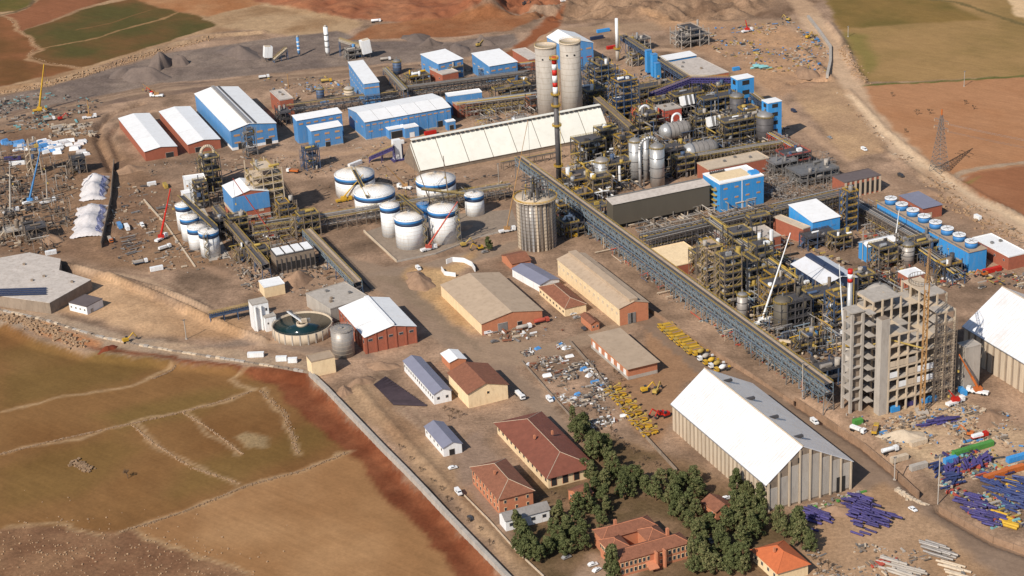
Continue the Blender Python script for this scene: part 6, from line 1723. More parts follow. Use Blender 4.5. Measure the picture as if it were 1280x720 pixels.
for lb, px, hd, m, v in (('white car driving on the main road bend', (1141, 638), gA + 8, WHITE2, False), ('white van on the road beside the foreground hall', (1018, 529), gA, WHITE2, True), ('white van on the lane below the scrap yard', (687, 501), gA, WHITE2, True),
        ('white car before the long cream workshop', (716, 393), gB, WHITE2, False), ('silver car parked beside the white one by the workshop', (721, 398), gB, SILVER, False), ('dark car near the small brick kiosk', (730, 412), gA, STEELD, False),
        ('grey car before the tan workshop doors', (618, 428), gB, STEEL, False), ('white van before the tan workshop', (610, 417), gB, WHITE2, True), ('white car left of the two-storey house', (566, 586), gB, WHITE2, False), ('white van on the lane by the garden wall', (573, 617), gA, WHITE2, True),
        ('silver car parked behind the courtyard building', (708, 698), gB + 10, SILVER, False), ('white car at the courtyard entrance, upper one', (741, 707), gB, WHITE2, False), ('white car at the courtyard entrance, lower one', (746, 714), gB + 20, WHITE2, False),
        ('dark car parked below the two-storey house', (588, 649), gA, STEELD, False), ('white car among the pines below foreground hall', (908, 624), gB, WHITE2, False), ('blue car under the pines', (780, 618), gB, BLUE, False), ('grey car in the shade among the pines', (888, 678), gA, STEEL, False),
        ('white van beside the round pit', (523, 337), gA, WHITE2, True), ('grey pickup near the pit corner', (606, 316), gB, STEEL, False), ('white van on the left yard', (178, 283), gA, WHITE2, True), ('blue van at the far haul road', (992, 140), gA, NAVY, True), ('silver car beside the haul road', (1037, 173), gA, SILVER, False),
        ('white van beside the haul road below pylon', (1080, 188), gA, WHITE2, True), ('red car behind the blue crusher house', (640, 90), gB, REDP, False), ('dark van on the yard before the brick hall', (1126, 221), gA, STEELD, True), ('white van beside the red pit road', (704, 2), gB, WHITE2, True)):
    car(lb, px, hd, m, v)
for lb, px, hd, c, b, k in (('white lorry on the left yard road', (206, 312), 40, WHITE2, CONC, 'flat'), ('white truck with long load near the left tanks', (176, 330), gB, WHITE2, STEELB, 'flat'), ('orange truck beside the left white tarpaulin heap', (138, 302), gA, ORANGE, CONC, 'flat'), ('white truck on the yard below unfinished tower', (1072, 540), gA + 20, WHITE2, CONC, 'flat'),
        ('white tanker parked by the road trench', (1112, 566), gB, WHITE2, WHITE2, 'tank'), ('yellow loader truck behind the road wall', (1094, 540), 70, YELLOWD, YELLOW, 'tipper'), ('white truck beside the pit road at the top', (470, 28), 10, WHITE2, WHITE2, 'tank'), ('white truck on the far gravel yard', (482, 76), 10, WHITE2, CONC, 'tank'), ('red truck at the foot of the unfinished tower', (1224, 548), 20, RED, RED, 'flat'),
        ('white truck on the left gravel road', (62, 151), 20, WHITE2, STEEL, 'flat'), ('white truck by the tower trestle', (366, 216), 160, WHITE2, ORANGE, 'tipper'), ('yellow truck near the compressor house', (408, 103), 10, YELLOW, YELLOWD, 'tank'), ('white truck on the yard behind the warehouses', (330, 98), 15, WHITE2, CONC, 'flat'), ('white truck next to the canteen', (650, 497), gA, WHITE2, CONC, 'flat'),
        ('white truck beside pallets before the tan workshop', (655, 412), gB, WHITE2, CONC, 'tank'), ('red tank truck before the tan workshop', (677, 404), gB, REDP, REDP, 'tank')):
    truck(lb, px, hd, c, b, k, 9)
def make_lift():
    t = thing('aerial_lift', '', 'lift')
    box('base', t, YELLOW, (0, 0, .9), (3.4, 1.9, .8))
    wheels(t, (-1.1, 1.1), .9, .5, .4)
    rod('boom', t, YELLOW, (-1.8, 0, 1.6), (3.2, 0, 3.2), .34, 6)
    rod('boom', t, YELLOWD, (3.2, 0, 3.2), (-.6, 0, 3.9), .28, 6)
    box('basket', t, YELLOWD, (-1.0, 0, 3.9), (.9, 1.6, 1.0))
    return t
rr = random.Random(21)
for i in range(16):
    px = (762 + (i // 2) * 6.4 + (i % 2) * 11 + rr.uniform(-1, 1), 492 + (i // 2) * 7.6 - (i % 2) * 3 + rr.uniform(-1, 1))
    spawn('lift', make_lift, 'yellow aerial lift in the crowded machine yard, %s one counted from the top' % ORD[i], px, gB + 180 + rr.uniform(-14, 14), 'yellow aerial lifts', 'lift', 'aerial_lift')
def make_digger(m):
    t = thing('excavator', '', 'excavator')
    for s in (-1, 1): box('track', t, BLACK, (0, s * 1.1, .5), (3.8, .6, 1.0))
    box('house', t, m, (-.4, 0, 1.9), (3.2, 2.4, 1.6))
    box('cab', t, GLASS, (.6, .7, 2.9), (1.3, 1.0, 1.2))
    rod('boom', t, m, (1.0, -.2, 2.0), (4.6, -.2, 5.0), .35, 6)
    rod('stick', t, m, (4.6, -.2, 5.0), (6.2, -.2, 2.0), .28, 6)
    box('bucket', t, STEELD, (6.2, -.2, 1.5), (1.0, 1.2, 1.0))
    return t
for i, (px, m, hd, lb) in enumerate((((806, 490), YELLOW, 20, 'yellow excavator beside the pale walled store'), ((820, 492), YELLOWD, 60, 'yellow excavator right of the store, nearer the hall'), ((826, 520), RED, 200, 'red forklift-like digger near the hall corner, left one'), ((832, 521), RED, 210, 'red forklift-like digger near the hall corner, right one'), ((1212, 545), ORANGE, 150, 'orange excavator before the unfinished tower'), ((1230, 345), ORANGE, 200, 'orange digger above the right hall'),
        ((190, 117), RED, 150, 'red digger on the left gravel yard'), ((598, 58), YELLOWD, 30, 'yellow digger on the gravel heap'), ((656, 6), STEELD, 30, 'dark digger at the red pit road'), ((158, 428), YELLOW, 30, 'yellow digger on the retaining wall road'), ((76, 150), RED, 30, 'red digger on the left yard edge'), ((1010, 48), YELLOW, 40, 'yellow digger by the curved flume'), ((985, 26), YELLOWD, 140, 'yellow digger on the far yard'), ((600, 312), YELLOW, 200, 'yellow digger beside the tank bund'), ((580, 308), YELLOWD, 20, 'dusty yellow digger before the tall tanks'))):
    spawn(('dig', m.name), lambda: make_digger(m), lb, px, hd, 'excavators on the site', 'excavator', 'excavator')
def mobile_crane(label, base, tip, m, hd, cat='crane', w=.55, cabm=WHITE2, hook=True):
    w *= .66
    if m is YELLOW: cabm = YELLOW
    b = G(*base)
    tp = PV(tip[0], tip[1], b, (1, .15)) - b
    t = thing('mobile_crane', label, cat, b, 0)
    h = rad(hd)
    R = Matrix.Rotation(h, 3, 'Z')
    box('carrier', t, cabm or m, (0, 0, 1.4), (11, 2.7, 1.3), h)
    c = R @ Vector((4.6, 0, 2.5)); box('driver_cab', t, cabm or m, c, (2.0, 2.5, 1.6), h)
    box('turntable', t, m, (0, 0, 2.8), (4.0, 2.6, 1.8), math.atan2(tp.y, tp.x))
    for x in (-4, -2.5, 1.5, 3.6):
        for s in (-1, 1):
            q = R @ Vector((x, s * 1.15, .6)); q2 = R @ Vector((x, s * 1.5, .6))
            rod('wheel', t, BLACK, q, q2, .62, 10)
    k0 = Vector((0, 0, 3.4))
    for i in range(3):
        f0, f1 = i / 3, (i + 1) / 3
        rod('boom_section', t, m, k0.lerp(tp, f0), k0.lerp(tp, f1), w * (1.25 - .3 * i), 6)
    if hook:
        rod('hoist_rope', t, STEELD, tp, tp - Vector((0, 0, tp.z * .4)), .12, 4)
        box('hook_block', t, YELLOWD, tp - Vector((0, 0, tp.z * .4)), (.8, .8, 1.2))
mobile_crane('yellow mobile crane with upright boom on the far left yard', (50, 139), (55, 80), YELLOW, 20, w=1.0)
mobile_crane('red mobile crane with leaning boom beside the left tanks', (202, 300), (213, 236), RED, 60, w=.9)
mobile_crane('red mobile crane before the tall white tank', (536, 313), (572, 252), REDP, 30, w=.75)
mobile_crane('pale blue crane with tall boom on the left yard', (38, 254), (51, 184), TARPB, 40, w=.9)
mobile_crane('white crane with long lattice boom in the kiln area', (953, 405), (988, 291), WHITE2, 30, w=.75)
mobile_crane('red boomed crane leaning over the lime house', (340, 298), (291, 223), REDP, 160, w=.6)
mobile_crane('yellow crane with short boom between the wide tanks', (430, 252), (454, 218), YELLOW, 20, w=.6)
mobile_crane('brown lattice crane beside the scaffolded silo', (634, 290), (660, 150), ORANGEB, 20, w=.42)
mobile_crane('orange crawler crane with leaning boom beside right hall', (1222, 492), (1199, 443), ORANGE, 150, w=.9)
mobile_crane('white boomed crane beside the banded grey stack', (1054, 420), (1049, 330), WHITE2, 30, w=.6)
mobile_crane('brown boomed crane behind the tall white tanks', (562, 262), (554, 195), RUSTY, 30, w=.6)
mobile_crane('dark boomed crane left of the tall white tanks', (540, 264), (517, 196), RUSTY, 30, w=.5)
mobile_crane('red boomed crane at the foot of unfinished tower', (1194, 505), (1186, 488), RED, 30, w=.6)
mobile_crane('brown crane behind the first warehouse', (196, 121), (178, 105), ORANGEB, 170, w=.6)
mobile_crane('small brown crane on the left yard', (112, 148), (109, 124), ORANGEB, 20, w=.6)
mobile_crane('white boomed crane over the cooling tower rack', (1119, 305), (1124, 262), WHITE2, 30, w=.5)
mobile_crane('grey lattice crane at the left picture edge', (14, 266), (12, 206), CONC, 30, w=1.0)
mobile_crane('brown crane on the yard left of the tarpaulin heap', (60, 254), (57, 212), CONC, 30, w=.6)
mobile_crane('red crane on the far right yard', (934, 40), (932, 25), RED, 30, w=.8)
mobile_crane('brown boomed crane between wide tanks and cream shed', (506, 236), (482, 207), ORANGEB, 150, w=.6)
def tower_crane():
    b = P(1152, 515)
    h = PV(1152, 345, b, (1, 0)).z
    t = thing('tower_crane', 'orange tower crane standing before the unfinished tower', 'crane', (b.x, b.y, 0))
    mb = MB(); w = .95
    for sx in (-w, w):
        for sy in (-w, w): mb.bar((sx, sy, 0), (sx, sy, h), .26)
    n = int(h / 2)
    for i in range(n):
        z0, z1 = h * i / n, h * (i + 1) / n
        s = 1 if i % 2 else -1
        for sy in (-w, w): mb.bar((-w * s, sy, z0), (w * s, sy, z1), .15)
        for sx in (-w, w): mb.bar((sx, -w * s, z0), (sx, w * s, z1), .15)
    mb.build('mast', t, ORANGEB)
    box('foundation', t, CONC, (0, 0, .4), (6, 6, 1.4))
    box('operator_cab', t, CONCW, (1.6, 0, h - 2), (1.6, 1.6, 2.2))
    def jib(name, L, az, m, hz=1.8):
        d = Vector((math.cos(az), math.sin(az), 0)); nn = Vector((-d.y, d.x, 0))
        mb = MB(); k = int(abs(L) / 2.4)
        for s in (-.7, .7): mb.bar(nn * s + Vector((0, 0, h)), d * L + nn * s + Vector((0, 0, h)), .16)
        mb.bar((0, 0, h + hz), d * L + Vector((0, 0, h + .4)), .18)
        for i in range(k):
            a_, b_ = L * i / k, L * (i + 1) / k
            for s in (-.7, .7): mb.bar(d * a_ + nn * s + Vector((0, 0, h)), d * ((a_ + b_) / 2) + Vector((0, 0, h + hz * (1 - i / k))), .1); mb.bar(d * ((a_ + b_) / 2) + Vector((0, 0, h + hz * (1 - i / k))), d * b_ + nn * s + Vector((0, 0, h)), .1)
        mb.build(name, t, m)
        return d
    d = jib('jib', 34, rad(75), ORANGEB)
    d2 = jib('counter_jib', 12, rad(255), ORANGEB, 1.0)
    box('counterweight', t, CONC, d2 * 11 + Vector((0, 0, h - 1)), (2.4, 1.6, 2.6), rad(255))
    rod('apex', t, ORANGEB, (0, 0, h), (0, 0, h + 7), .3, 4)
    rod('tie', t, STEELD, (0, 0, h + 7), d * 22 + Vector((0, 0, h + 1.2)), .1, 4)
    rod('tie', t, STEELD, (0, 0, h + 7), d2 * 11 + Vector((0, 0, h + .6)), .1, 4)
    rod('hoist_rope', t, STEELD, d * 26 + Vector((0, 0, h)), d * 26 + Vector((0, 0, h - 22)), .1, 4)
    # placing boom half way up
    rod('concrete_boom', t, YELLOWD, (0, 0, 35), (-16, 4, 39), .45, 6)
    rod('concrete_boom', t, YELLOWD, (-16, 4, 39), (-24, 6, 36), .35, 6)
tower_crane()
# --- lattice pylon and wires
def pylon():
    b = G(1174, 213)
    h = 43.0
    t = thing('transmission_pylon', 'grey lattice electricity pylon with orange tip in the brown field', 'pylon', b, rad(35))
    mb = MB()
    wv = lambda z: 4.4 * (1 - z / h) ** 1.15 + .35
    k = 12
    for i in range(k):
        z0, z1 = (h - 4) * i / k, (h - 4) * (i + 1) / k
        w0, w1 = wv(z0), wv(z1)
        cs = ((-1, -1), (1, -1), (1, 1), (-1, 1))
        for q in range(4):
            a, c = cs[q], cs[(q + 1) % 4]
            mb.bar((a[0] * w0, a[1] * w0, z0), (a[0] * w1, a[1] * w1, z1), .16)
            mb.bar((a[0] * w0, a[1] * w0, z0), (c[0] * w1, c[1] * w1, z1), .09); mb.bar((c[0] * w0, c[1] * w0, z0), (a[0] * w1, a[1] * w1, z1), .12)
            mb.bar((a[0] * w1, a[1] * w1, z1), (c[0] * w1, c[1] * w1, z1), .12)
    mb.build('lattice', t, STEEL)
    mb = MB()
    for s in (-1, 1):
        for z in (30, 35): mb.bar((0, s * .8, z), (0, s * 6.0, z + .6), .16); mb.bar((0, s * .8, z + 1.6), (0, s * 6.0, z + .6), .12)
    mb.build('cross_arms', t, STEEL)
    rod('warning_tip', t, ORANGE, (0, 0, h - 5), (0, 0, h), .55, 5)
    for s in (-1, 1):
        for z in (30, 35):
            o = thing('power_line', '%s power line sagging %s from the pylon' % ('upper' if z == 35 else 'lower', 'on its near side' if s < 0 else 'on its far side'), 'cable', (0, 0, 0), 0, 'power lines')
            COLd = Matrix.Rotation(rad(35), 3, 'Z')
            p0 = b + COLd @ Vector((0, s * 6.0, z - 1.4))
            p1 = p0 + Vector((240, -150, -6))
            p2 = p0 + Vector((-150, 330, 6)) if False else None
            mb = MB(); n = 16
            f = lambda u: p0.lerp(p1, u) - Vector((0, 0, 12 * 4 * u * (1 - u) * .5))
            for i in range(n): mb.bar(f(i / n), f((i + 1) / n), .07)
            mb.build('wire', o, STEEL)
            rod('insulator', o, CONCW, p0, p0 + Vector((0, 0, 1.4)), .2, 6)
pylon()
for i, (px, h, lb) in enumerate((((1172, 634), 27, 'tall grey light mast beside the road near the pipe yard'), ((1003, 502), 22, 'grey light mast beside the main gallery end'), ((883, 350), 24, 'grey mast right of the flat cream roof'), ((1078, 326), 20, 'grey light mast before the small blue shed'), ((1118, 600), 12, 'short lamp post at the road wall'), ((624, 236), 18, 'slim mast in front of the cream shed'), ((233, 424), 12, 'short lamp post on the retaining wall road'), ((852, 376), 12, 'lamp post beside the long workshop road'), ((1205, 108), 12, 'wooden pole at the field hedge'), ((1060, 46), 9, 'wooden pole beside the olive field'), ((316, 176), 13, 'slim pole before the two-bay blue shed'), ((361, 112), 14, 'orange striped pole behind the brick switch house'))):
    p = G(*px)
    t = thing('light_mast', lb, 'mast', p, 0, 'masts and poles')
    rod('pole', t, ORANGEB if 'orange' in lb else CONC, (0, 0, -1), (0, 0, h), .28, 8)
    box('lamp_head', t, STEEL, (0, 0, h), (1.6, .5, .4), .4)
    box('foot', t, CONC, (0, 0, .2), (1.2, 1.2, .5))

# ------------------------------------------------------------------ yard stock: pipes, containers, tarpaulins
def nth(i, n):
    k = i + 1
    if k == n: return 'last toward the bottom'
    return (ORD[i] if i < 16 else '%d%s' % (k, 'th' if k % 100 in (11, 12, 13) else {1: 'st', 2: 'nd', 3: 'rd'}.get(k % 10, 'th'))) + ' from its upper end'
def pipes(label, poly, n, m, L, r, hd, group, layers=2, seed=1, name='steel_pipe', jit=6, joined=False):
    rr = random.Random(seed)
    heapm = MB()
    q = [P(*p) for p in poly]                  # four corners: u runs 0->1, v runs 0->3
    for i in range(n):
        u, v = rr.random(), (i + .5) / n
        c = (q[0].lerp(q[1], u)).lerp(q[3].lerp(q[2], u), v)
        z = r + (2 * r * rr.randint(0, layers - 1)) * .9
        a = rad(hd + rr.uniform(-jit, jit))
        d = Vector((math.cos(a), math.sin(a), 0)) * rr.uniform(.6, 1.0) * L / 2
        if joined:
            heapm.bar(c - d + Vector((0, 0, z)), c + d + Vector((0, 0, z + rr.uniform(-.3, .9))), r * rr.uniform(.85, 1.1), 8); continue
        o = rod(name, None, m, c - d + Vector((0, 0, z)), c + d + Vector((0, 0, z)), r * rr.uniform(.85, 1.1), 10)
        tag(o, label + ', ' + nth(i, n), name.split('_')[1], group)
    if joined: tag(heapm.build('pipe_heap', None, m), label, 'pipes', None, 'stuff')

pipes('violet pipe in the large stack before the hall', [(1056, 628), (1074, 622), (1124, 650), (1072, 674)], 110, PURPLE, 6.5, .5, -42, 'violet pipes before the hall', 4, 1, jit=12)
pipes('violet pipe lying below the hall gable by the pines', [(992, 644), (1020, 636), (1040, 650), (1010, 668)], 18, PURPLE, 8, .6, -40, 'violet pipes under the gable', 2, 2)
pipes('violet-blue pipe in the yard right of the light mast', [(1196, 628), (1214, 618), (1262, 650), (1236, 662)], 70, PURPLE, 7, .6, -38, 'violet pipes right of the mast', 2, 3)
pipes('tangled violet pipes in the crowded pipe yard', [(1182, 598), (1178, 584), (1236, 572), (1240, 584)], 50, PURPLE, 5, .6, 60, 'violet pipes behind the green container', 3, 4, jit=40, joined=True)
pipes('dark blue pipes strewn in the right corner yard', [(1225, 600), (1240, 592), (1290, 630), (1270, 650)], 50, NAVYP, 8, .55, -45, 'dark blue pipes in the corner yard', 2, 5, jit=18, joined=True)
pipes('dark blue pipe at the right picture edge', [(1262, 604), (1284, 598), (1292, 620), (1270, 628)], 22, NAVYP, 10, .7, -40, 'dark blue pipes at the edge', 2, 6, jit=14)
pipes('dark blue pipes mixed with scrap beside the light mast', [(1160, 575), (1185, 590), (1210, 608), (1180, 612)], 22, NAVYP, 8, .6, 20, 'dark blue pipes by the mast', 2, 7, jit=40, joined=True)
pipes('violet pipe before the unfinished tower', [(1150, 536), (1160, 530), (1190, 520), (1196, 528)], 16, PURPLE, 8, .6, 20, 'violet pipes before the tower', 2, 8, jit=20)
pipes('long grey steel profile in the stack beside the road', [(1156, 686), (1166, 680), (1186, 694), (1176, 702)], 16, GALV, 14, .6, -38, 'grey profiles beside the road', 2, 9, 'steel_profile', 2)
pipes('pale steel profile in the stack at the bottom edge', [(1100, 706), (1118, 698), (1150, 716), (1136, 728)], 16, CONC, 13, .6, -36, 'pale profiles at the bottom edge', 2, 10, 'steel_profile', 3)
pipes('white steel profile beside the grey profiles', [(1180, 708), (1190, 702), (1214, 722), (1200, 728)], 10, CONCW, 12, .6, -36, 'white profiles by the road', 1, 11, 'steel_profile', 3)
pipes('red steel beam in the bottom stock yard', [(1090, 706), (1104, 698), (1116, 702), (1100, 712)], 8, REDP, 8, .5, 35, 'red beams at the bottom', 1, 12, 'steel_beam', 3)
pipes('yellow pipe among the dark blue pipes', [(1244, 640), (1260, 648), (1275, 658), (1262, 662)], 9, YELLOW, 9, .8, -40, 'yellow pipes in the corner yard', 1, 13)
pipes('yellow pipe near the right picture edge', [(1262, 604), (1266, 598), (1272, 616), (1268, 620)], 7, YELLOW, 8, .9, -30, 'yellow pipes at the edge', 1, 14, jit=25)
pipes('teal pipe on the far right yard', [(940, 86), (944, 82), (960, 86), (956, 89)], 8, TEALG, 9, .8, 10, 'teal pipes on the far yard', 2, 15)
pipes('grey bar bundle on the left yard', [(150, 300), (164, 294), (180, 312), (166, 320)], 14, STEEL, 8, .4, 30, 'grey bars on the left yard', 2, 16, 'steel_bar', 20)
pipes('long dark pipe lying beside the belt conveyor', [(392, 300), (398, 298), (462, 360), (456, 364)], 8, STEELD, 30, .5, gA, 'dark pipes by the conveyor', 1, 17, jit=1)
0 and pipes('black covered trench pipe behind the warehouses', [(120, 158), (126, 154), (140, 206), (132, 210)], 6, DARK, 34, .9, -76, 'black pipes behind the warehouses', 1, 18, jit=8)
def make_container(m, L):
    t = thing('shipping_container', '', 'container')
    box('body', t, m, (0, 0, 1.35), (L, 2.44, 2.5))
    n = int(L / .8)
    mb = MB()
    for i in range(n):
        for s in (-1, 1): mb.box((-L / 2 + L * (i + .5) / n, s * 1.24, 1.3), (L / n * .45, .1, 2.2))
    mb.build('corrugation', t, m)['kind'] = 'stuff'
    for s in (-.6, .6): box('door', t, m, (L / 2 + .04, s, 1.3), (.08, 1.1, 2.3))
    box('roof', t, m, (0, 0, 2.65), (L + .1, 2.5, .12))
    return t
def container(lb, px, hd, m, L=6.1, dz=0):
    o = spawn(('cont', m.name, L), lambda: make_container(m, L), lb, px, hd, 'shipping containers and cabins', 'container', 'shipping_container')
    o.location.z += dz
for lb, px, hd, m, L in (('green container at the right end of the green row', (1228, 560), gB + 2, GREEN, 12), ('green container at the left end of the green row', (1204, 567), gB + 2, GREEN, 12), ('bright blue container at the left end of the green row', (1188, 578), gB, BLUEB, 7), ('large bright blue container at the right picture edge', (1272, 575), gB, BLUEB, 12),
        ('orange container in front of the pipe yard, left one', (1244, 597), gB, ORANGE, 12), ('orange container in front of the pipe yard, right one', (1266, 590), gB, ORANGE, 12), ('bright green container below the unfinished tower', (1072, 530), gB, GREEN, 5), ('blue container under the unfinished tower, right of the crane', (1161, 502), gB, BLUEB, 9), ('blue cabin stacked beside the tower crane', (1203, 492), gB + 80, BLUEB, 6), ('blue container in the tower ground floor', (1118, 514), gB, BLUEB, 5),
        ('violet container beside the tower crane foot', (1138, 506), gB, PURPLE, 6), ('blue container beside the dark stacked frame', (1012, 421), gB, BLUEB, 9), ('white container above the retaining wall, leftmost', (320, 446), gB - 24, WHITE2, 9), ('white container above the retaining wall, middle', (352, 451), gB - 24, WHITE2, 6), ('white container above the retaining wall, rightmost', (366, 453), gB - 24, WHITE2, 5),
        ('red container before the long blue hall', (538, 168), gB, RED, 9), ('white container standing before the long blue hall', (500, 180), gB, WHITE2, 6), ('blue container lying on the far slope', (754, 40), gB, BLUEB, 12), ('blue container on the slope below the first', (746, 49), gB, NAVY, 12), ('red container beside the white stack', (764, 61), gB, RED, 8),
        ('white container on the yard below unfinished tower', (1148, 556), gB, CONCW, 9), ('grey container by the road trench', (1148, 586), gB, CONC, 9), ('pale container beside the trench, lower', (1124, 576), gB, CONCW, 9), ('blue container on the far right yard', (920, 88), gB, BLUEB, 6), ('white container on the left yard', (64, 318), gB, WHITE2, 7), ('white container in the left yard below the tarpaulins', (196, 338), gB, WHITE2, 8),
        ('white container beside the blue crane', (22, 206), gB - 15, WHITE2, 12), ('violet container beside the blue crane', (16, 200), gB - 15, PURPLE, 12), ('blue container right of the tarpaulin field', (150, 284), gA, BLUE, 8), ('white cabin right of the tarpaulin heap', (159, 286), gA, WHITE2, 8), ('white container on the yard left of the pit', (190, 232), gB, WHITE2, 6), ('yellow container on the yard left of the lime plant', (207, 234), gA, YELLOWD, 7),
        ('dark red covered stock near the cooling tower, left', (1222, 336), gB, RED, 10), ('dark red covered stock near the cooling tower, right', (1240, 340), gB, RED, 12), ('white gallery segment lying below the blue halls', (444, 207), gB + 25, WHITE2, 12), ('white container beside the dark olive shed', (858, 275), gB, CONC, 6), ('white container by the haul road', (1222, 274), gA, WHITE2, 5), ('red covered container before the tan workshop', (664, 398), gB, REDP, 6)):
    container(lb, px, hd, m, L)
box_w = thing('clad_panel_tower', 'tall white panel tower left of the cream shed', 'tower', P(497, 200), GA)
box('body', box_w, WHITE2, (0, 0, 8), (6, 4, 15)); box('frame', box_w, PURPLE, (4.4, 1, 5), (1, 1, 12)); box('base', box_w, PURPLE, (0, 0, .6), (9, 7, 1.2))

def debris(label, poly, n, mats, s=(.4, 2.2), seed=1, hmax=1.0, name='construction_debris', flat=.5, cat='debris'):
    """uncountable litter of a building site: boards, rubble, offcuts, sacks"""
    w = wpoly(poly)
    rr = random.Random(seed)
    x0, y0 = w.min(0); x1, y1 = w.max(0)
    pts = []
    A = np.array([[rr.uniform(x0, x1), rr.uniform(y0, y1)] for _ in range(n * 10)])
    ok = sdist(A[:, 0], A[:, 1], w) < 0
    cl = fbm(A[:, 0], A[:, 1], 18, seed, 3)
    mb = MB()
    k = 0
    for (x, y), o, c in zip(A, ok, cl):
        if not o or c < rr.uniform(-.3, .2): continue
        z = rr.uniform(*s) * .62
        L = z * rr.choice((.8, 1, 1.2, 1.6, 2.6, 4.5))
        hh = z * rr.uniform(.2, 1.0) * flat * 2
        mb.m = rr.randrange(len(mats))
        mb.box((x, y, gz(x, y) + hh * .4 + (rr.random() ** 3) * hmax), (L, z * rr.uniform(.5, 1.0), hh), rr.choice((GA, GA, GA + 1.57, rr.uniform(0, 3))), rr.gauss(0, .12))
        k += 1
        if k >= n: break
    o = mb.build(name, None, *mats)
    tag(o, label, cat, None, 'stuff')
MIX = (CONCW, STEEL, RUSTY, SOILM, STEELD, CONC, CONCD, RUSTY, SOILM)
MIXB = MIX + (TARPB, YELLOWD)
debris('littered building stock on the left yard', [(140, 235), (200, 225), (250, 300), (300, 335), (240, 345), (150, 330), (130, 280)], 420, MIX, (.5, 2.4), 1)
debris('dense clutter of steel and timber on the far left yard', [(-10, 200), (90, 200), (100, 250), (80, 310), (40, 320), (-10, 310)], 620, (RUSTY, STEELD, RUSTY, CONCD, STEELD, CONCW, DARK), (.6, 3.0), 2, 3)
debris('clutter of frames and parts on the left gravel edge', [(-10, 128), (60, 118), (130, 128), (90, 160), (-10, 170)], 420, (RUSTY, STEELD, CONCD, TEALG, CONC, STEELD), (.5, 2.6), 3, 3)
debris('pale pallets behind the left yard', [(60, 158), (115, 155), (118, 170), (60, 172)], 160, (CONCW, CONC, RUSTY), (1, 3), 4, 1.5)
debris('litter beside the left tanks and lime plant', [(235, 200), (270, 205), (330, 290), (400, 330), (350, 360), (270, 330)], 420, MIX, (.4, 2.0), 5)
debris('litter between racks and the dryer house', [(290, 330), (400, 320), (440, 350), (390, 370), (310, 372)], 300, MIX, (.4, 2.2), 6, 2)
debris('scrap spread over the fenced scrap yard', [(650, 440), (700, 428), (740, 450), (790, 520), (740, 540), (690, 490)], 1700, (CONCW, STEEL, RUSTY, TILE, WHITE2, STEELD, CONC, RUSTY, CONCD, CONC, RUSTY, STEELD), (.4, 1.8), 7, 1.2)
debris('rubble and formwork before the unfinished tower', [(1060, 520), (1110, 522), (1200, 505), (1270, 520), (1280, 560), (1180, 562), (1120, 560)], 800, (CONCW, CONC, RUSTY, STEELD, CONCD, SOILM, CONCW, RUSTY, CONC, TARPB, SOILM), (.4, 1.8), 8, 1)
debris('mixed stock in the right corner pipe yard', [(1160, 570), (1290, 545), (1300, 660), (1240, 660), (1180, 612)], 800, (CONCW, STEEL, RUSTY, NAVYP, STEELD, REDP, TEALG, CONC, PURPLE, YELLOWD), (.5, 2.4), 9, 1.2)
debris('litter under the right side of the main gallery', [(700, 240), (800, 318), (900, 380), (1040, 488), (1040, 515), (900, 420), (790, 335), (690, 262)], 900, (CONCW, STEEL, RUSTY, STEELD, CONC, TRUSS, REDP, STEELD), (.4, 1.8), 10, 1.2)
debris('gear and litter among the kiln area frames', [(870, 300), (980, 300), (1060, 330), (1060, 420), (1040, 480), (940, 410), (880, 370)], 1300, (STEELD, RUSTY, STEEL, CONCW, YELLOWD, STEELD, DARK, CONC, GALV), (.6, 2.8), 11, 5)
debris('gear and pipes crowding the main process area', [(730, 110), (800, 95), (920, 100), (985, 160), (985, 200), (880, 215), (780, 240), (705, 262), (700, 220), (770, 160)], 2200, (STEELD, RUSTY, STEEL, CONCW, YELLOWD, STEELD, DARK, SILVER, GALV, RUSTY), (.6, 3.0), 12, 6)
debris('gear crowding the ground between silos and blue tall house', [(720, 90), (760, 80), (780, 110), (770, 150), (730, 140)], 360, (STEELD, RUSTY, STEELB, YELLOWD, STEELD), (.6, 2.6), 13, 5)
debris('switchyard gear left of the brick hall', [(955, 205), (1040, 200), (1060, 240), (1000, 262), (950, 245)], 700, (STEEL, GALV, RUSTY, CONC, STEELD), (.4, 1.8), 14, 5)
debris('litter around the cooling tower and brick blocks', [(1060, 300), (1110, 270), (1220, 340), (1290, 345), (1290, 365), (1180, 360), (1100, 350)], 620, (RUSTY, CONCW, STEEL, STEELD, YELLOWD, CONC, REDP), (.5, 2.2), 15, 2.5)
debris('white tarpaulin sheets over stock below cooling tower', [(1152, 335), (1190, 332), (1200, 350), (1160, 356)], 60, (WHITE2, TARP), (1.5, 4), 16, 3)
debris('scattered stock on the far right yard', [(870, 38), (1000, 26), (1035, 60), (1035, 95), (960, 90), (900, 70)], 620, (RUSTY, CONCW, STEEL, STEELD, YELLOWD, CONC, TARPB), (.5, 2.4), 17)
debris('stock and scrap behind the warehouses', [(330, 100), (430, 95), (470, 130), (400, 140), (350, 135)], 360, MIX + (YELLOWD, TARPB), (.5, 2.4), 18)
debris('stock and gear around the crusher houses', [(480, 85), (540, 80), (650, 95), (640, 110), (520, 118)], 380, (YELLOWD, STEELD, CONCW, RUSTY, STEEL), (.5, 2.2), 19, 1.5)
debris('litter on the ground before the long blue hall', [(430, 180), (510, 178), (560, 165), (650, 150), (670, 160), (520, 190), (450, 200)], 260, MIX, (.4, 1.8), 20)
debris('litter behind the tall tanks under the racks', [(380, 210), (430, 200), (520, 215), (640, 220), (640, 250), (500, 270), (400, 280)], 500, MIX + (STEELD, STEELD), (.4, 2.0), 21, 1.5)
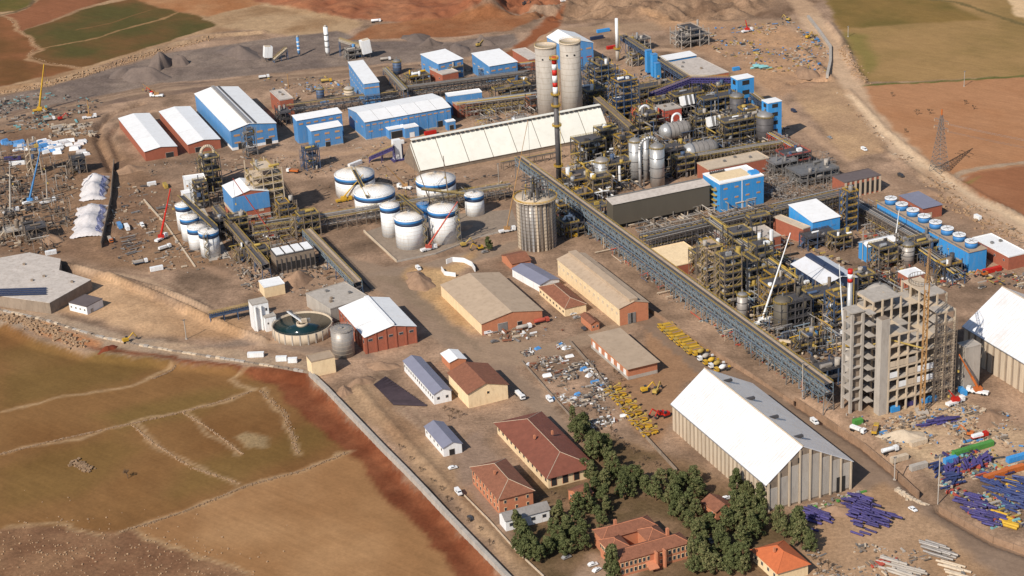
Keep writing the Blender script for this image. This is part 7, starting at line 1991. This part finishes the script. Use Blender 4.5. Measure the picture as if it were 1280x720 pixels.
debris('machines and litter before the tan workshop', [(600, 415), (690, 395), (720, 410), (640, 430)], 130, (CONCW, WHITE2, RUSTY, STEEL, TILE), (.5, 2.2), 22)
debris('site litter below the hall gable', [(985, 640), (1060, 618), (1080, 615), (1000, 650)], 120, (CONCW, STEEL, GREEN, CONC), (.5, 2), 23)
debris('litter in the bottom right stock yard', [(1010, 690), (1080, 680), (1160, 690), (1220, 720), (1020, 725)], 200, (CONCW, STEEL, RUSTY, CONC), (.4, 1.8), 24)
debris('stones and tyres along the haul road', [(1040, 110), (1110, 190), (1250, 290), (1290, 320), (1290, 300), (1120, 180)], 240, (STONE, CONCW, RUSTY, SOILM), (.4, 1.6), 25, .3)
debris('litter on the yard before the warehouses', [(180, 205), (300, 195), (420, 195), (420, 210), (290, 215), (190, 222)], 220, MIX, (.4, 1.6), 26, .5)
def tarps(label, poly, n, mats, seed, s=(4, 8)):
    rr = random.Random(seed)
    q = [P(*p) for p in poly]
    for i in range(n):
        u, v = (i + .5) / n, rr.random()
        c = q[0].lerp(q[1], u).lerp(q[3].lerp(q[2], u), v)
        L, W, H = rr.uniform(*s), rr.uniform(2.5, 4), rr.uniform(1.8, 3.0)
        mb = MB()
        mb.add([(-L / 2, -W / 2, 0), (L / 2, -W / 2, 0), (L / 2, W / 2, 0), (-L / 2, W / 2, 0), (-L / 2 + .5, -W * .2, H), (L / 2 - .4, -W * .25, H * .92), (L / 2 - .6, W * .3, H), (-L / 2 + .4, W * .22, H * .95)], [(4, 5, 6, 7), (0, 1, 5, 4), (1, 2, 6, 5), (2, 3, 7, 6), (3, 0, 4, 7)])
        m = rr.choice(mats)
        o = mb.build('covered_stack', None, m)
        o.location = c; o.rotation_euler = (0, 0, rr.choice((GA, GA + .3, GA - .3)))
        tag(o, label % ('white' if m in (WHITE2, TARP, CONCW) else 'blue') + ', ' + nth(i, n).replace('upper', 'left').replace('bottom', 'right'), 'covered stock', 'tarpaulin stacks on the far left yard')
tarps('%s tarpaulin stack in the covered stock field', [(8, 188), (50, 178), (112, 176), (112, 196)], 46, (WHITE2, WHITE2, TARP), 1)
tarps('%s tarpaulin stack behind the white covered stock', [(4, 188), (4, 178), (66, 176), (66, 190)], 24, (TARPB, TARPB, BLUE), 2)
def blue_bits(label, pts, m, seed):
    rr = random.Random(seed)
    for i, p in enumerate(pts):
        c = G(*p)
        mb = MB(); L, W, H = rr.uniform(3, 5.5), rr.uniform(2, 3), rr.uniform(.8, 1.6)
        mb.add([(-L / 2, -W / 2, 0), (L / 2, -W / 2, 0), (L / 2, W / 2, 0), (-L / 2, W / 2, 0), (-L / 2 + .5, -W * .2, H), (L / 2 - .4, -W * .25, H * .8), (L / 2 - .6, W * .3, H), (-L / 2 + .4, W * .22, H * .9)], [(4, 5, 6, 7), (0, 1, 5, 4), (1, 2, 6, 5), (2, 3, 7, 6), (3, 0, 4, 7)])
        o = mb.build('covered_stack', None, m); o.location = c; o.rotation_euler = (0, 0, rr.uniform(0, 1))
        tag(o, label % ORD[i], 'covered stock', 'covered heaps ' + m.name)
blue_bits('blue tarpaulin heap in the scrap yard, %s from the top', [(672, 436), (700, 431), (722, 494), (744, 478), (754, 482), (729, 462), (690, 500)], TARPB, 3)
blue_bits('white tarpaulin heap in the scrap yard, %s from the top', [(664, 441), (706, 436), (712, 446), (660, 456), (684, 470), (736, 470), (716, 500), (780, 520)], WHITE2, 4)
# long white covered heap on the left
def tarp_mound(label, a, b, w, h, seed, strip=True):
    A, Bp = P(*a), P(*b)
    d = Bp - A
    L = d.length
    t = thing('covered_mound', label, 'covered stock', (A.x, A.y, 0), math.atan2(d.y, d.x))
    rr = np.random.RandomState(seed)
    nx, ny = 30, 20
    jx, jz = rr.rand(nx + 1, ny + 1), rr.rand(nx + 1, ny + 1)
    lump = [h * (.75 + .25 * math.sin(i * .5 + seed) + .18 * rr.rand()) for i in range(nx + 1)]
    def pt(i, j, up=0.0):
        s = j / ny * 2 - 1
        e = 1 - abs(i / nx * 2 - 1) ** 5 * .8
        return (L * i / nx, s * w / 2 * (1 + .10 * math.sin(i * .9)) + jx[i, j] * .4, lump[i] * (1 - abs(s) ** 1.6) * e + (jz[i, j] - .5) * .7 + up - (.6 if abs(s) == 1 else 0))
    v = [pt(i, j) for i in range(nx + 1) for j in range(ny + 1)]
    f = [(i * (ny + 1) + j, (i + 1) * (ny + 1) + j, (i + 1) * (ny + 1) + j + 1, i * (ny + 1) + j + 1) for i in range(nx) for j in range(ny)]
    f = [q[::-1] for q in f]
    mb = MB(); mb.add(v, f); mb.build('tarpaulin', t, TARP, smooth=True)
    if strip:
        for i in range(2, nx - 2, 2):
            mb = MB(); o = [pt(k, j, .14) for k in (i, i + 1, i + 2) for j in (2, 3, 4, 5)]
            mb.add(o, [(4 * k + j, 4 * k + j + 1, 4 * k + j + 5, 4 * k + j + 4) for k in range(2) for j in range(3)])
            mb.build('grey_sheet', t, TARPG)
tarp_mound('long white tarpaulin mound with grey-blue strip, the nearer one', (109, 297), (117, 258), 22, 5.5, 1)
tarp_mound('white tarpaulin mound with grey-blue strip, the farther one', (116, 252), (121, 222), 19, 7, 2)
low_wall('sheet_wall', 'dark brown sheet wall right of the white tarpaulin mound', 'wall', [(127, 310), (139, 252), (143, 205)], 4.0, .5, RUSTY)
def rows():
    t = thing('panel_field', 'field of dark slanted rows lying beside the long white shed', 'panel rows')
    q = [P(*p) for p in ((468, 482), (481, 472), (533, 509), (494, 507))]
    for i in range(15):
        v = (i + .5) / 15
        a, b = q[0].lerp(q[3], v), q[1].lerp(q[2], v)
        a, b = a.lerp(b, -.05), a.lerp(b, 1.05)
        c, d = (a + b) / 2, b - a
        box('row', t, PANELD, (c.x, c.y, .7), (d.length, 1.5, .16), (rad(24), 0, math.atan2(d.y, d.x)))
rows()
# concrete batching plant on the far gravel yard
def batching():
    for lb, px, h, r, m in (('slim white batching silo, tallest on the far gravel yard', (410, 70), 26, 1.9, WHITE2), ('blue striped silo on the far gravel yard', (374, 70), 17, 1.2, BLUE)):
        p = G(*px)
        t = thing('batching_silo', lb, 'silo', p)
        lathe('shell', t, m, [(.6, 1.5), (r, 4), (r, h)], 20)
        lathe('cap', t, CONC, [(r + .1, h), (.4, h + 1.2)], 20)
        for k in range(3): lathe('hoop', t, WHITE2 if m is BLUE else STEEL, [(r + .06, h * (.3 + .2 * k)), (r + .06, h * (.3 + .2 * k) + 1.2)], 20)
        for s in (-1, 1): rod('leg', t, STEELD, (s * r * .8, 0, -1), (s * r * .8, 0, 4), .25, 6)
    for lb, px, w, h, tilt in (('white clad hopper at the left of the batching plant', (336, 76), 7, 13, 8), ('tall white clad mixer house of the batching plant', (458, 72), 8, 16, -6)):
        p = G(*px)
        t = thing('mixer_house', lb, 'hopper', p, rad(20))
        box('body', t, WHITE2, (0, 0, h * .62), (w, w * .8, h * .72), (0, rad(tilt), 0))
        for sx in (-1, 1):
            for sy in (-1, 1): box('leg', t, STEELD, (sx * w * .35, sy * w * .3, h * .15), (.5, .5, h * .5))
        box('cap', t, CONCW, (0, 0, h * .99), (w * .7, w * .6, .8), (0, rad(tilt), 0))
    gallery('pale belt conveyor feeding the white mixer house', (424, 49), (452, 58), 15, 9, 2.6, 1.5, CONC, CONCW, CONC, 4)
    gallery('short belt conveyor beside the left hopper', (342, 74), (358, 60), 3, 10, 2.4, 1.4, STEEL, CONCW, STEEL, 3)
    pu('cluster of bins and frames under the mixer house', (436, 76), 18, 10, 2, 4, 51, STEEL, CONC, 4, 3, 14, gearm=(CONC, STEEL, BLUE, RUSTY, WHITE2))
batching()

# ------------------------------------------------------------------ trees
def leaf_mat():
    m = bpy.data.materials.new('pine_needles')
    m.use_nodes = True
    N, L = m.node_tree.nodes, m.node_tree.links
    b = N['Principled BSDF']
    b.inputs['Roughness'].default_value = .8
    b.inputs['Specular IOR Level'].default_value = .15
    g = N.new('ShaderNodeNewGeometry')
    oi = N.new('ShaderNodeObjectInfo')
    ad = N.new('ShaderNodeMath'); ad.operation = 'MULTIPLY_ADD'
    ad.inputs[1].default_value = .5; L.new(g.outputs['Random Per Island'], ad.inputs[0]); 
    sc = N.new('ShaderNodeMath'); sc.operation = 'MULTIPLY'; sc.inputs[1].default_value = .5; L.new(oi.outputs['Random'], sc.inputs[0]); L.new(sc.outputs[0], ad.inputs[2])
    cr = N.new('ShaderNodeValToRGB')
    cr.color_ramp.elements[0].color = (.066, .074, .028, 1)
    cr.color_ramp.elements[1].color = (.205, .175, .080, 1)
    e = cr.color_ramp.elements.new(.55); e.color = (.105, .118, .044, 1)
    L.new(ad.outputs[0], cr.inputs[0]); L.new(cr.outputs[0], b.inputs['Base Color'])
    return m
LEAF = leaf_mat()
def pine_meshes(seed, H, R):
    rr = random.Random(seed)
    tr = MB()
    z0 = 0
    lean = (rr.uniform(-.6, .6), rr.uniform(-.6, .6))
    pts = [Vector((lean[0] * (k / 5) ** 2, lean[1] * (k / 5) ** 2, H * .92 * k / 5 - (.5 if k == 0 else 0))) for k in range(6)]
    for k in range(5): tr.bar(pts[k], pts[k + 1], .34 * (1 - k / 6), 7)
    cr = MB()
    lobes = []
    for k in range(rr.randint(30, 38)):
        f = rr.random()
        z = H * (.22 + .74 * f)
        rad_ = R * (1.0 - .8 * max(0, f - .15) ** 1.1) * rr.uniform(.35, 1.0)
        a = rr.uniform(0, 6.28)
        c = Vector((rad_ * math.cos(a) + lean[0] * f, rad_ * math.sin(a) + lean[1] * f, z))
        tr.bar(Vector((lean[0] * f * f, lean[1] * f * f, z * .86)), c, .09, 4)
        lobes.append((c, R * rr.uniform(.20, .36)))
    lobes.append((Vector((lean[0], lean[1], H * .95)), R * .3))
    for c, s in lobes:
        for _ in range(58):
            v = Vector((rr.gauss(0, 1), rr.gauss(0, 1), rr.gauss(0, .7))).normalized() * s * rr.uniform(.55, 1.05)
            p = c + v
            w = rr.uniform(.22, .46)
            n = (v.normalized() + Vector((rr.gauss(0, .5), rr.gauss(0, .5), rr.gauss(0, .5)))).normalized()
            t1 = n.orthogonal().normalized(); t2 = n.cross(t1)
            an = rr.uniform(0, 6.28)
            a_, b_ = t1 * math.cos(an) + t2 * math.sin(an), t2 * math.cos(an) - t1 * math.sin(an)
            cr.add([p - a_ * w - b_ * w * .5, p + a_ * w - b_ * w * .6, p + a_ * w * .7 + b_ * w * .6, p - a_ * w * .6 + b_ * w * .7], [(0, 1, 2, 3)])
    out = []
    for mb, nm, m in ((tr, 'trunk', BARK), (cr, 'crown', LEAF)):
        me = bpy.data.meshes.new(nm); me.from_pydata(mb.v, [], mb.f); me.materials.append(m); me.update(); out.append(me)
    return out
PINES = [pine_meshes(s, h, r) for s, h, r in ((1, 13, 3.8), (2, 12, 4.3), (3, 14.5, 3.6), (4, 11, 4.2), (5, 12.5, 3.4), (6, 9.5, 3.9))]
def grove(label, pts, group):
    pts = sorted(list(pts) + [(x + random.uniform(-7, 7), y + random.uniform(-5, 5)) for x, y in pts if random.random() < .75], key=lambda q: q[1])
    pts = [q for q in pts if not (772 < q[0] < 850 and 655 < q[1]) and not (942 < q[0] < 1006 and 684 < q[1]) and not (612 < q[0] < 690 and q[1] < 660)]
    for i, (x, y) in enumerate(pts):
        p = G(x, y)
        t = thing('pine_tree', label % nth(i, 999).replace(' from its upper end', ''), 'tree', p, random.uniform(0, 6.28), group)
        s = random.uniform(.66, 1.04)
        t.scale = (s, s * random.uniform(.85, 1.1), s * random.uniform(.8, 1.12))
        a, b = PINES[random.randrange(6)]
        put('trunk', a, t); put('crown', b, t)
grove('pine %s from the top in the row right of the canteen', [(716, 530), (724, 538), (733, 546), (741, 556), (750, 563), (758, 572), (727, 553), (738, 570), (719, 542), (764, 582), (748, 578)], 'pines right of the canteen')
grove('pine %s from the top in the grove behind the courtyard building', [(728, 592), (738, 600), (744, 614), (734, 630), (742, 640), (752, 628), (756, 606), (770, 598), (784, 604), (776, 618), (792, 620), (798, 606), (806, 616), (748, 655), (724, 645), (758, 642)], 'pines behind the courtyard building')
grove('pine %s from the top in the grove left of the courtyard building', [(700, 652), (708, 668), (716, 676), (702, 684), (690, 672), (722, 660), (726, 688), (684, 690), (712, 694)], 'pines left of the courtyard building')
grove('pine %s from the top beside the pale grey garage', [(652, 668), (660, 680), (646, 690), (668, 694), (655, 700), (676, 704)], 'pines beside the garage')
grove('pine %s from the top between courtyard building and white hall', [(826, 612), (838, 608), (846, 618), (856, 612), (868, 608), (872, 622), (848, 634), (860, 640), (836, 630), (870, 648), (880, 660), (862, 662), (874, 676), (850, 650), (842, 644), (820, 626)], 'pines left of the white hall')
grove('pine %s from the top along the white hall wall', [(916, 622), (926, 616), (936, 628), (918, 640), (930, 648), (942, 646), (924, 662), (938, 668), (946, 656), (914, 656), (932, 684), (950, 640)], 'pines along the white hall wall')
grove('pine %s from the top at the bottom edge right of courtyard building', [(872, 694), (886, 702), (898, 694), (910, 700), (880, 714), (896, 716), (912, 716), (864, 712), (922, 706), (930, 718), (848, 722), (904, 684)], 'pines at the bottom edge')
grove('pine %s from the top around the orange roofed house', [(986, 672), (998, 668), (1008, 676), (1014, 690), (990, 716), (982, 722), (972, 664), (1002, 684)], 'pines round the orange house')
grove('pine %s from the top in front of the courtyard building', [(762, 716), (768, 722)], 'pines before the courtyard building')
grove('small conifer %s beside the scaffolded silo foot', [(622, 322), (628, 326), (618, 316)], 'conifers by the silo')
def bare_mesh(seed, H):
    rr = random.Random(seed)
    mb = MB()
    def grow(p, d, L, w, k):
        q = p + d * L
        mb.bar(p, q, w, 4 if k > 1 else 5)
        if k >= 4: return
        for _ in range(rr.choice((3, 4)) if k < 3 else 3):
            n = (d + Vector((rr.gauss(0, .6), rr.gauss(0, .6), rr.gauss(.1, .35)))).normalized()
            grow(p.lerp(q, rr.uniform(.6, 1)), n, L * rr.uniform(.6, .8), max(.045, w * .55), k + 1)
    grow(Vector((0, 0, -.3)), Vector((0, 0, 1)), H * .3, H * .022, 0)
    me = bpy.data.meshes.new('branches'); me.from_pydata(mb.v, [], mb.f); me.materials.append(TWIG); me.update()
    return me
BARE = [bare_mesh(s, 7) for s in (1, 2, 3)]
def bares(label, pts, group, s=1.0):
    for i, (x, y) in enumerate(pts):
        p = G(x, y)
        o = put('bare_tree', random.choice(BARE))
        k = s * random.uniform(.8, 1.15)
        o.location = p; o.scale = (k, k, k); o.rotation_euler = (0, 0, random.uniform(0, 6))
        tag(o, label % (ORD[i] if i < len(ORD) else str(i)), 'tree', group)
bares('leafless tree %s from the left on the brown right-hand field', [(1115, 121), (1131, 166), (1146, 144), (1162, 143), (1206, 131), (1217, 137)], 'leafless trees on the right field', 1.0)
bares('lone leafless tree on the brown field at left%s', [(160, 598)], 'lone field tree', 1.2)
for o in COL.objects:
    if o.get('group') == 'lone field tree': o['label'] = 'lone leafless tree casting a shadow on the left field'
bares('leafless shrub %s from the top between scrap yard and store', [(768, 470), (776, 478), (764, 484), (784, 486)], 'shrubs by the store', .8)
bares('leafless shrub %s from the top below the scrap yard', [(724, 508), (734, 516), (746, 520), (756, 530), (742, 532), (764, 542), (728, 520), (716, 504)], 'shrubs below the scrap yard', .8)
bares('leafless shrub %s from the top beside the long white shed', [(556, 514), (566, 518), (574, 522), (562, 526)], 'shrubs by the white shed', .8)
bares('leafless shrub %s from the top under the machine yard wall', [(780, 560), (792, 568), (806, 576), (820, 584), (800, 584), (834, 592), (846, 598), (770, 552)], 'shrubs under the yard wall', .8)
bares('leafless shrub %s from the top at the foot of the perimeter wall', [(500, 562), (514, 576), (526, 590), (552, 614), (560, 628), (572, 640), (586, 654), (600, 664), (612, 682), (540, 604)], 'shrubs at the perimeter wall', .7)
bares('leafless shrub %s from the top near the orange roofed house', [(1016, 700), (1026, 708), (1036, 712), (1022, 718), (1044, 720)], 'shrubs near the orange house', .8)
bares('leafless shrub %s from the top behind the canteen', [(690, 620), (700, 628), (682, 632), (676, 640)], 'shrubs behind the canteen', .7)
